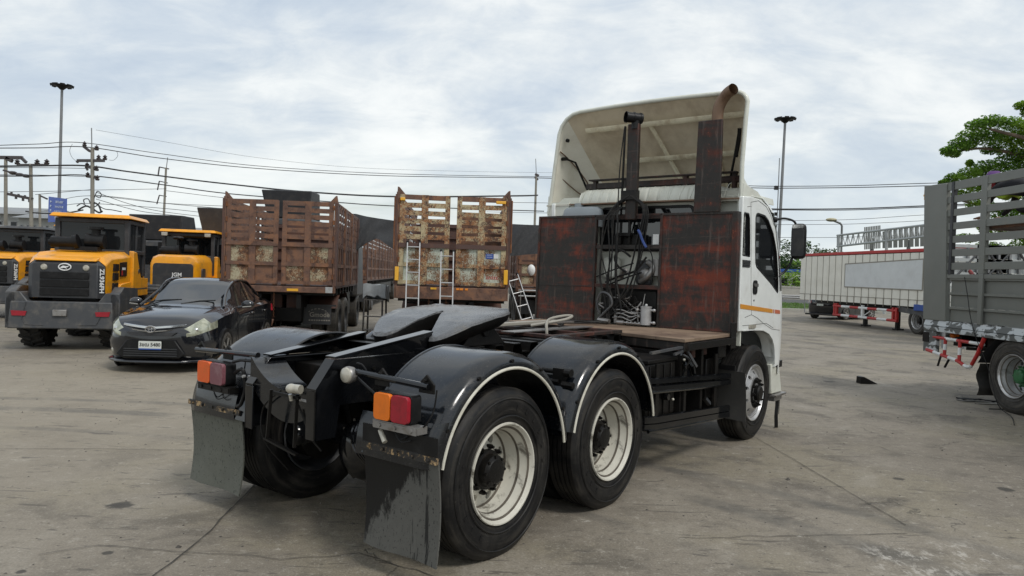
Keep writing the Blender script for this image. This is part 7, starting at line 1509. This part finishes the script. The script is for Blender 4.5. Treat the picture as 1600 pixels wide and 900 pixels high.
# thin jumper loops and coiled cables at the big pole
for pts, r in (([(113, 225), (109, 235), (112, 245), (119, 252)], .02), ([(182, 236), (184, 243), (178, 250), (170, 250)], .02), ([(147, 310), (152, 299), (158, 303), (156, 309), (149, 306)], .05), ([(132, 318), (131, 312), (138, 311), (141, 318)], .06), ([(146, 316), (154, 321), (158, 331)], .10), ([(122, 328), (134, 322), (144, 326), (154, 332), (160, 330)], .10), ([(150, 318), (162, 326), (175, 328), (190, 331)], .05), ([(40, 330), (60, 333), (100, 333), (130, 328)], .08), ([(120, 322), (128, 318), (140, 324), (150, 322), (156, 316)], .06)):
    o = wire(pts, r*.55, 44).build('cable_loop', 'wire'); o.parent = o1; o.matrix_parent_inverse = Matrix.Translation(-o1.location)
# ---------------------------------------------------------------- blue road sign
M_['sign_blue'] = mat('blue_sign_face', (.01, .07, .42), .4); M_['sign_white'] = mat('white_sign_print', (.55, .62, .75), .5)
q0, q1, q2, q3 = at(76, 307, 52), at(103.5, 310.5, 50), at(103, 347, 50), at(75, 347, 52)
o = bpy.data.objects.new('road_sign', None); COL.objects.link(o); o.location = (q0.x, q0.y, 0); tag(o, 'blue road sign with white lettering behind the front loader', 'road sign')
S_ = lambda s, t, d=0: (lambda p_: (p_.x-q0.x, -(p_.y-d-q0.y), p_.z))(q0.lerp(q1, s).lerp(q3.lerp(q2, s), t))
m = MB(); m.hexa([S_(0, 1, -.1), S_(1, 1, -.1), S_(1, 1, 0), S_(0, 1, 0), S_(0, 0, -.1), S_(1, 0, -.1), S_(1, 0, 0), S_(0, 0, 0)]); m.build('sign_face', 'sign_blue', o)
m = MB()
def bar_(s0, s1, t0, t1): m.hexa([S_(s0, t1, 0), S_(s1, t1, 0), S_(s1, t1, .03), S_(s0, t1, .03), S_(s0, t0, 0), S_(s1, t0, 0), S_(s1, t0, .03), S_(s0, t0, .03)])
random.seed(6)
for row_, (s0, s1) in enumerate(((.42, .85), (.40, .80), (.35, .75))):
    s = s0
    while s < s1: w_ = random.uniform(.035, .07); t = .13+.20*row_; bar_(s, s+w_*.45, t, t+.085); bar_(s, s+w_, t+random.choice([0, .06]), t+.03+random.choice([0, .06])); s += w_+.02
for row_ in range(4): t = .15+.17*row_; bar_(.10, .16, t, t+.07); bar_(.16, .20, t+.02, t+.045)
bar_(.0, 1, .60, .615); m.hexa([S_(.42, .92, 0), S_(.58, .92, 0), S_(.58, .92, .03), S_(.42, .92, .03), S_(.38, .76, 0), S_(.62, .76, 0), S_(.62, .76, .03), S_(.38, .76, .03)]); m.build('sign_print', 'sign_white', o)
m = MB(); a = S_(.3, .5, -.25); m.tube([(a[0], a[1], 0), (a[0], a[1], q0.z-.2)], .12, 8); a = S_(.8, .5, -.25); m.tube([(a[0], a[1], 0), (a[0], a[1], q0.z-.3)], .12, 8); m.build('sign_post', 'galv', o)
# ---------------------------------------------------------------- street lamp, truss gantry and billboard frames behind the cream trailer
o = bpy.data.objects.new('street_lamp', None); COL.objects.link(o); b = at(1315.5, 400, 62); o.location = (b.x, b.y, 0); tag(o, 'curved-arm street lamp with yellowed head above the cream trailer', 'street lamp')
Q = lambda px, py, D=62: (lambda q: (q.x-b.x, -(q.y-b.y), q.z))(at(px, py, D))
m = MB(); m.tube([(0, 0, 0), Q(1315.5, 353), Q(1313, 349), Q(1303, 345)], .09, 8); m.build('pole', 'galv', o); m = MB(); c = Q(1299, 343.5); m.ball(c, .32, 12, 8, (1.5, 1, .5)); m.build('lamp_head', mat('yellowed_lamp_head', (.42, .38, .24), .5), o)
M_['truss'] = mat('pale_truss', (.36, .38, .38), .5, .2, dirt=(.2, .2, .2), dirt_amt=.5, scale=2)
o = bpy.data.objects.new('roof_truss', None); COL.objects.link(o); b = at(1308, 385, 50); o.location = (b.x, b.y, 0); tag(o, 'long pale steel truss running above the cream trailer', 'truss')
DD = 50
def TP(s, t): x = 1308+142*s; return Q2(x, 367-17*s+(18-2*s)*t if 0 else (368-17*s)+(17+1*s)*t, DD-8*s)
Q2 = lambda px, py, D: (lambda q: (q.x-b.x, -(q.y-b.y), q.z))(at(px, py, D))
m = MB(); m.tube([TP(k/4, 0) for k in range(5)], .07, 8); m.build('chord', 'truss', o); m = MB(); m.tube([TP(k/4, 1) for k in range(5)], .07, 8); m.build('chord', 'truss', o)
for k in range(17):
    m = MB(); m.tube([TP(k/17, 0), TP((k+.5)/17, 1), TP((k+1)/17, 0)], .035, 6); m.build('brace', 'truss', o)
    m = MB(); m.tube([TP(k/17, 0), TP(k/17, 1)], .025, 6); m.build('strut', 'truss', o)
m = MB(); 
for t_ in (.02, .55, .98): m = MB(); a = TP(t_, 1); m.tube([(a[0], a[1], 0), TP(t_, 0)], .09, 8); m.build('post', 'truss', o)
M_['bill'] = mat('grey_ribbed_board', (.12, .125, .12), .7)
def board(label, pts, D):
    o = bpy.data.objects.new('billboard', None); COL.objects.link(o); a = at(*pts[0], D); o.location = (a.x, a.y, 0); tag(o, label, 'billboard', 'billboard backs'); F = lambda px, py, dd=0: (lambda q: (q.x-a.x, -(q.y-a.y), q.z))(at(px, py, D+dd)); n = 10
    (x0, y0), (x1, y1), (x2, y2), (x3, y3) = pts
    for k in range(n):
        s0, s1 = k/n+.01, (k+1)/n-.01; m = MB(); c = [F(x0+(x1-x0)*s, y0+(y1-y0)*s, d_) for d_ in (0, .1) for s in (s0, s1)]; e = [F(x3+(x2-x3)*s, y3+(y2-y3)*s, d_) for d_ in (0, .1) for s in (s0, s1)]
        m.hexa([e[0], e[1], e[3], e[2], c[0], c[1], c[3], c[2]]); m.build('panel', 'bill', o)
    m = MB(); q = F((x0+x1)/2, (y0+y3)/2, .3); m.tube([(q[0], q[1], 0), q], .15, 8); m.build('post', 'galv', o)
board('small grey billboard back left of the pale truss centre', [(1350, 355), (1376, 352), (1376, 388), (1350, 390)], 58); board('wide grey billboard back behind the pale truss', [(1378, 362), (1462, 349), (1462, 384), (1378, 388)], 60)
# white gantry frames seen through the slats of the grey truck
for px, lab in ((1527, 'pale steel goods frame seen through the slats left of centre'), (1575, 'pale steel goods frame seen through the slats at the right edge')):
    p_ = at(px, 440, 21); o = thing('storage_frame', lab, 'frame', p_.x, 21, 0, group='pale steel frames beyond the grey truck')
    for v in (-.9, -.3, .3, .9): m = MB(); m.box(-.04, .04, v-.03, v+.03, 0, 3.0); m.build('post', 'galv', o)
    for z in (1.7, 2.1, 2.5, 2.9): m = MB(); m.box(-.05, .05, -.95, .95, z, z+.09); m.build('shelf', 'truss', o)
    for k in range(3): m = MB(); m.box(.05, .08, -.85, .85, 1.8+.4*k, 2.08+.4*k); m.build('board', 'curtain_white' if k != 1 else 'truss', o)
    m = MB(); m.tube([(-.06, -.9, 1.8), (-.06, .0, 2.8)], .03, 6).tube([(-.06, .9, 1.8), (-.06, .2, 2.9)], .03, 6); m.build('brace', 'dgrey', o)
# ---------------------------------------------------------------- far side of the road: kerb, grass verge, barrier, wall, white building, tree line
M_['verge'] = mat('verge_soil_green', (.05, .085, .022), .9, dirt=(.10, .10, .04), dirt_amt=.5, scale=2); M_['kerb'] = mat('kerb_concrete', (.36, .35, .31), .8, dirt=(.2, .19, .17), dirt_amt=.5, scale=2)
def strip(name, x0, x1, y0, y1, z0, z1, ma): m = MB(); m.box(x0, x1, -y1, -y0, z0, z1); o = m.build(name, ma); o['kind'] = 'structure'; return o
strip('kerb', 12, 80, 46.0, 46.5, 0, .14, 'kerb'); strip('grass_verge', 12, 80, 46.5, 60, .0, .10, 'verge'); strip('road', 5, 120, 62, 78, .0, .03, mat('far_asphalt', (.07, .07, .07), .9))
random.seed(12); m = MB()
for k in range(5200):
    x = random.uniform(13, 44); y = random.uniform(46.6, 59.5); s_ = random.uniform(.06, .20); a = random.uniform(0, pi); c_, n_ = cos(a)*.05, sin(a)*.05
    m.add([(x-c_, -(y-n_), .08), (x+c_, -(y+n_), .08), (x+random.uniform(-.08, .08), -y, .10+s_)], [(0, 1, 2)])
o = m.build('grass', mat('grass_blades', (.085, .17, .03), .8, dirt=(.16, .20, .05), dirt_amt=.6, scale=.8), smooth=0); o['kind'] = 'stuff'; tag(o, 'green grass growing on the verge beyond the yard', 'grass')
m = MB(); m.box(14, 60, -62.1, -61.9, .5, .62); 
o = thing('crash_barrier', 'grey steel crash barrier along the road behind the verge', 'barrier', 30, 61, 0)
m = MB(); m.loft([[(0, v, .45), (-.04, v, .55), (0, v, .62), (-.04, v, .70), (0, v, .78)] for v in (-16, 25)]); m.build('rail', 'galv', o)
for k in range(11): m = MB(); m.box(.0, .1, -15.5+4*k, -15.4+4*k, 0, .78); m.build('post', 'galv', o)
o = thing('yard_wall', 'low pale wall behind the road, left of the cream trailer', 'wall', 36, 80, 0); m = MB(); m.box(0, .3, -22, 40, 0, 1.25); m.build('wall_panel', 'kerb', o); m = MB(); m.box(-.05, .35, -22, 40, 1.25, 1.4); m.build('coping', 'kerb', o)
o = thing('site_office', 'long white building with blue trim beyond the road, right of the cab', 'building', 34.3, 84, 0)
m = MB(); m.box(0, 6, -6, 2.6, 0, 3.0); m.build('wall', 'white', o); m = MB(); m.box(-.2, 6.2, -6.2, 2.8, 3.0, 3.35); m.build('roof', M_['blue'], o); m = MB(); m.box(-.05, 0, 1.5, 2.1, .2, 2.6); m.build('door', M_['sign_blue'], o)
for k in range(4): m = MB(); m.box(-.06, -.01, -5.2+1.5*k, -4.3+1.5*k, 1.5, 2.3); m.build('window', 'glass_dark', o)
o = thing('wire_gate', 'small see-through wire mesh gate on the yard edge left of the trailer', 'gate', 18.5, 44, 0)
for v in (-.9, .9, 2.6): m = MB(); m.tube([(0, v, 0), (0, v, 1.7)], .03, 6); m.build('post', 'galv', o)
for z in (.08, 1.0, 1.68): m = MB(); m.tube([(0, -.9, z), (0, 2.6, z)], .018, 6); m.build('rail', 'galv', o)
m = MB()
for k in range(18): m.tube([(0, .9+.1*k, .1), (0, .9+.1*k, 1.66)], .006, 4)
m.build('mesh_wires', 'galv', o)['kind'] = 'stuff'
# ---------------------------------------------------------------- trees
def leafmat(name, a, b, c):
    n = NT(name); g = n.N.new('ShaderNodeNewGeometry'); f = g.outputs['Random Per Island']; col = n.mix(n.step(f, .1, .9), a, b); col = n.mix(n.math('MULTIPLY', n.step(n.noise(.9, 4, .5), .42, .62), .7), col, c)
    m_ = n.fin(col, .55); t = n.t; tr = n.N.new('ShaderNodeBsdfTranslucent'); n.L(col, tr.inputs[0]); mx = n.N.new('ShaderNodeMixShader'); mx.inputs[0].default_value = .35
    out = [x for x in n.N if x.type == 'OUTPUT_MATERIAL'][0]; n.L(n.b.outputs[0], mx.inputs[1]); n.L(tr.outputs[0], mx.inputs[2]); n.L(mx.outputs[0], out.inputs[0]); return m_
M_['leaf'] = leafmat('broad_green_leaves', (.07, .16, .022), (.19, .36, .04), (.29, .45, .05)); M_['leaf_far'] = leafmat('far_dark_leaves', (.028, .055, .02), (.055, .10, .03), (.07, .13, .035)); M_['bark'] = mat('grey_bark', (.12, .09, .065), .9, dirt=(.05, .04, .03), dirt_amt=.6, scale=4, bump=.6)
def leaves(m, c, rad, n, s, rr):
    for _ in range(n):
        while True:
            d = Vector((rr.uniform(-1, 1), rr.uniform(-1, 1), rr.uniform(-1, 1)))
            if d.length <= 1: break
        d = d*(.55+.45*rr.random()) if d.length < .6 else d
        p_ = Vector(c)+Vector((d.x*rad[0], d.y*rad[1], d.z*rad[2])); nrm = Vector((rr.gauss(0, .5), rr.gauss(0, .5), 1)).normalized(); t = nrm.cross(Vector((rr.uniform(-1, 1), rr.uniform(-1, 1), .1))).normalized(); b_ = nrm.cross(t); l = s*rr.uniform(.6, 1.2); w_ = l*.55
        q = [p_-t*l*.5, p_-b_*w_*.5+nrm*.1*l, p_+t*l*.5-nrm*.1*l, p_+b_*w_*.5+nrm*.1*l]; m.add([(a.x, -a.y, a.z) for a in q], [(0, 1, 2), (0, 2, 3)])
def big_tree():
    rr = random.Random(8); D = 21.0; base = at(1690, 440, D); o = bpy.data.objects.new('broadleaf_tree', None); COL.objects.link(o); o.location = (base.x, D, 0); tag(o, 'spreading broad-leaved tree behind the grey slatted truck', 'tree')
    L = lambda px, py, dd=0: at(px, py, D+dd)-Vector((base.x, D, 0)); m = MB(); F = lambda p_: (p_.x, -p_.y, p_.z)
    tr = [Vector((0, 0, 0)), L(1692, 380), L(1680, 300), L(1672, 200)]; m.tube([F(p_) for p_ in spl(tr, 5)], .34, 12, True, .18); m.build('trunk', 'bark', o)
    paths = [[(1676, 250, 0), (1620, 222, -.5), (1560, 205, -.8), (1525, 196, -.8)], [(1680, 300, 0), (1610, 250, .2), (1540, 232, 0), (1482, 240, -.4)], [(1684, 330, 0), (1620, 305, .6), (1560, 290, .3), (1490, 282, 0)], [(1672, 210, 0), (1640, 170, 1), (1600, 162, 1)], [(1684, 350, 0), (1640, 345, 1.5), (1590, 330, 1.2), (1520, 318, .8), (1490, 310, .8)], [(1684, 370, 0), (1600, 372, 1.5), (1540, 352, 1.5)], [(1672, 210, 0), (1700, 150, -1), (1730, 120, -1)], [(1680, 290, 0), (1740, 240, -1), (1790, 230, 0)]]
    for pth in paths: b = MB(); b.tube([F(p_) for p_ in spl([L(*q) for q in pth], 6)], .09, 7, True, .015); b.build('branch', 'bark', o)
    cl = []
    for x, y, dd, rx, rz in [(1530, 195, -.8, 20, 9), (1548, 188, -.8, 22, 8), (1572, 192, -.7, 24, 9), (1597, 198, -.6, 22, 10), (1620, 200, -.5, 26, 12), (1482, 236, -.4, 13, 8), (1500, 226, -.3, 18, 11), (1520, 212, -.2, 24, 11), (1545, 215, -.2, 26, 13), (1572, 218, 0, 26, 16), (1600, 222, 0, 26, 18), (1630, 225, 0, 30, 22), (1492, 240, -.3, 10, 6), (1512, 228, 0, 14, 8), (1548, 234, .2, 16, 8), (1580, 240, .3, 20, 10), (1600, 245, .3, 20, 12),
                             (1475, 285, 0, 8, 5), (1492, 278, 0, 16, 8), (1515, 272, .2, 20, 11), (1540, 262, .4, 24, 12), (1568, 258, .5, 24, 14), (1598, 262, .6, 26, 20), (1520, 292, .6, 26, 12), (1550, 290, .6, 26, 18), (1580, 295, .8, 28, 20), (1610, 290, .8, 26, 24), (1515, 255, .5, 6, 6), (1535, 268, .6, 14, 8),
                             (1595, 165, 1, 11, 7), (1604, 176, 1, 10, 8), (1625, 165, 1, 20, 14), (1640, 190, .5, 26, 20), (1500, 305, .8, 14, 8), (1530, 318, .8, 22, 12), (1565, 330, 1, 26, 14), (1600, 335, 1.2, 28, 20), (1545, 355, 1.5, 20, 10), (1585, 362, 1.5, 26, 14), (1510, 372, 1.5, 20, 8), (1545, 385, 1.6, 24, 8), (1600, 385, 1.6, 26, 14), (1660, 280, .5, 40, 40), (1660, 340, .6, 40, 30), (1700, 200, -.5, 50, 40), (1740, 250, -.5, 50, 40), (1710, 320, 0, 50, 40)]:
        cl.append((L(x, y, dd), (rx*D/CF, rx*D/CF*.9, rz*D/CF)))
    for k in range(0, len(cl), 6):
        mb = MB()
        for c, rad in cl[k:k+6]: leaves(mb, c, rad, int(300+5200*rad[0]*rad[2]), .088, rr)
        mb.build('foliage', 'leaf', o, 0)
big_tree()
def tree(name, label, px, D, hgt, wid, seed_, group, ma='leaf_far', n=1500, s=.42):
    rr = random.Random(seed_); b = at(px, 440, D); o = bpy.data.objects.new(name, None); COL.objects.link(o); o.location = (b.x, D, 0); tag(o, label, 'tree', group)
    m = MB(); m.tube([(0, 0, 0), (.1, .1, hgt*.4), (0, .2, hgt*.75)], hgt*.03, 8, True, hgt*.01); m.build('trunk', 'bark', o)
    for k in range(4): a = rr.uniform(0, 6.28); bm_ = MB(); bm_.tube([(0, 0, hgt*(.3+.08*k)), (wid*.25*cos(a), wid*.25*sin(a), hgt*(.5+.08*k)), (wid*.4*cos(a), wid*.4*sin(a), hgt*(.62+.07*k))], hgt*.012, 6, True, .02); bm_.build('branch', 'bark', o)
    mb = MB()
    for k in range(16):
        a = rr.uniform(0, 6.28); r = wid*.5*sqrt(rr.random()); z = hgt*rr.uniform(.35, .92); f = 1-.5*abs(z/hgt-.6); c = (r*cos(a)*f, r*sin(a)*f, z); leaves(mb, (c[0], -c[1], c[2]), (wid*.2, wid*.2, hgt*.11), n//16, s, rr)
    mb.build('crown', ma, o, 0); return o
tree('background_tree', 'tree crown rising highest over the left end of the cream trailer', 1262, 92, 7.2, 8, 1, 'trees beyond the road'); tree('background_tree', 'rounded tree just right of the cab mirror arm', 1226, 88, 5.4, 7, 2, 'trees beyond the road'); tree('background_tree', 'small dark tree showing beside the street lamp', 1300, 96, 6.4, 5, 3, 'trees beyond the road'); tree('background_tree', 'low leafy tree over the white building', 1245, 86, 4.6, 8, 4, 'trees beyond the road', 'leaf'); tree('background_tree', 'tree beyond the trailer at the truss post', 1345, 98, 6.2, 8, 5, 'trees beyond the road')
for i, px in enumerate((1205,)): tree('background_tree', 'tree mostly hidden behind the white cab by its mirror', px, 90, 5.0, 8, 6+i, 'trees beyond the road')
# far wood closing the horizon
rr = random.Random(77); mb = MB()
for k in range(260):
    x = rr.uniform(-190, 210); y = rr.uniform(150, 190); h_ = rr.uniform(3, 6.5); leaves(mb, (x, y, h_*.5), (rr.uniform(2, 4), 2.5, h_*.5), 70, .9, rr)
o = mb.build('far_wood', 'leaf_far', None, 0); o['kind'] = 'stuff'; tag(o, 'dark tree line closing the horizon far beyond the yard', 'wood')
# ---------------------------------------------------------------- left background: low buildings, banner truck
M_['pale_wall'] = mat('pale_grey_wall', (.30, .31, .30), .8, dirt=(.18, .18, .17), dirt_amt=.5, scale=.5); M_['roof_grey'] = mat('grey_roof_sheet', (.22, .23, .235), .6, dirt=(.12, .11, .10), dirt_amt=.5, scale=.4)
def shed(label, px0, px1, py_top, D, depth, roof='roof_grey', nwin=4):
    a, b = at(px0, 400, D), at(px1, 400, D); h_ = at((px0+px1)/2, py_top, D).z; o = bpy.data.objects.new('workshop_building', None); COL.objects.link(o); o.location = (a.x, D, 0); tag(o, label, 'building', 'low buildings at the left edge of the yard'); W_ = b.x-a.x
    m = MB(); m.box(0, W_, -depth, 0, 0, h_*.86); m.build('wall', 'pale_wall', o); m = MB(); m.hexa([(-.5, -depth-.5, h_*.86), (W_+.5, -depth-.5, h_*.86), (W_+.5, .5, h_*.86), (-.5, .5, h_*.86), (-.3, -depth*.6, h_), (W_+.3, -depth*.6, h_), (W_+.3, -depth*.4, h_), (-.3, -depth*.4, h_)]); m.build('roof', roof, o)
    for k in range(nwin): u = W_*(k+.3)/nwin; m = MB(); m.box(u, u+W_/nwin*.45, .0, .06, h_*.62, h_*.76); f = m.build('window', 'galv', o); m = MB(); m.box(u+.06, u+W_/nwin*.45-.06, .06, .07, h_*.63, h_*.75); m.build('pane', 'glass_dark', f)
    return o
shed('pale grey building under the leftmost power poles', -60, 32, 318, 75, 12); shed('grey-roofed building between the second power pole and the blue sign', 28, 78, 326, 70, 10, nwin=5); shed('low grey building right of the blue sign, mostly behind the front loader', 96, 250, 344, 80, 10, nwin=7); shed('low building glimpsed between the two yellow loaders', 235, 300, 352, 85, 10)
o = thing('banner_truck', 'light truck body with a blue and white banner at the far left edge', 'truck', at(-10, 400, 36).x, 36, 0)
m = MB(); m.box(0, 2.2, -1.6, 1.25, 1.0, 2.75); m.build('cargo_box', 'pale_wall', o); m = MB(); m.hexa([(0, -1.7, 2.76), (2.2, -1.7, 2.76), (2.2, 1.3, 2.76), (0, 1.3, 2.76), (.5, -1.6, 3.5), (1.7, -1.6, 3.5), (1.7, .2, 3.3), (.5, .2, 3.3)]); m.build('canopy', 'pale_wall', o)
m = MB(); m.box(-.03, 0, -1.55, 1.2, 1.95, 2.70); bn = m.build('banner', mat('blue_banner', (.06, .20, .45), .6), o); random.seed(3); m = MB()
for k in range(13): v = -1.4+.2*k; m.box(-.045, -.031, v, v+.11, 2.28, 2.30+random.uniform(.1, .22)); m.box(-.045, -.031, v, v+.14, 2.04, 2.08+random.uniform(0, .05))
m.build('banner_print', 'white', bn); m = MB(); m.box(-.02, 0, -1.55, 1.2, 1.5, 1.94); m.build('lower_board', mat('ochre_board', (.25, .17, .06), .7), o)
for v in (-1.3, .95): m = MB(); m.lathe(tyre_prof(.45), (1.2, v, .45), n=20, close=True); m.build('wheel', 'rubber_dusty', o)
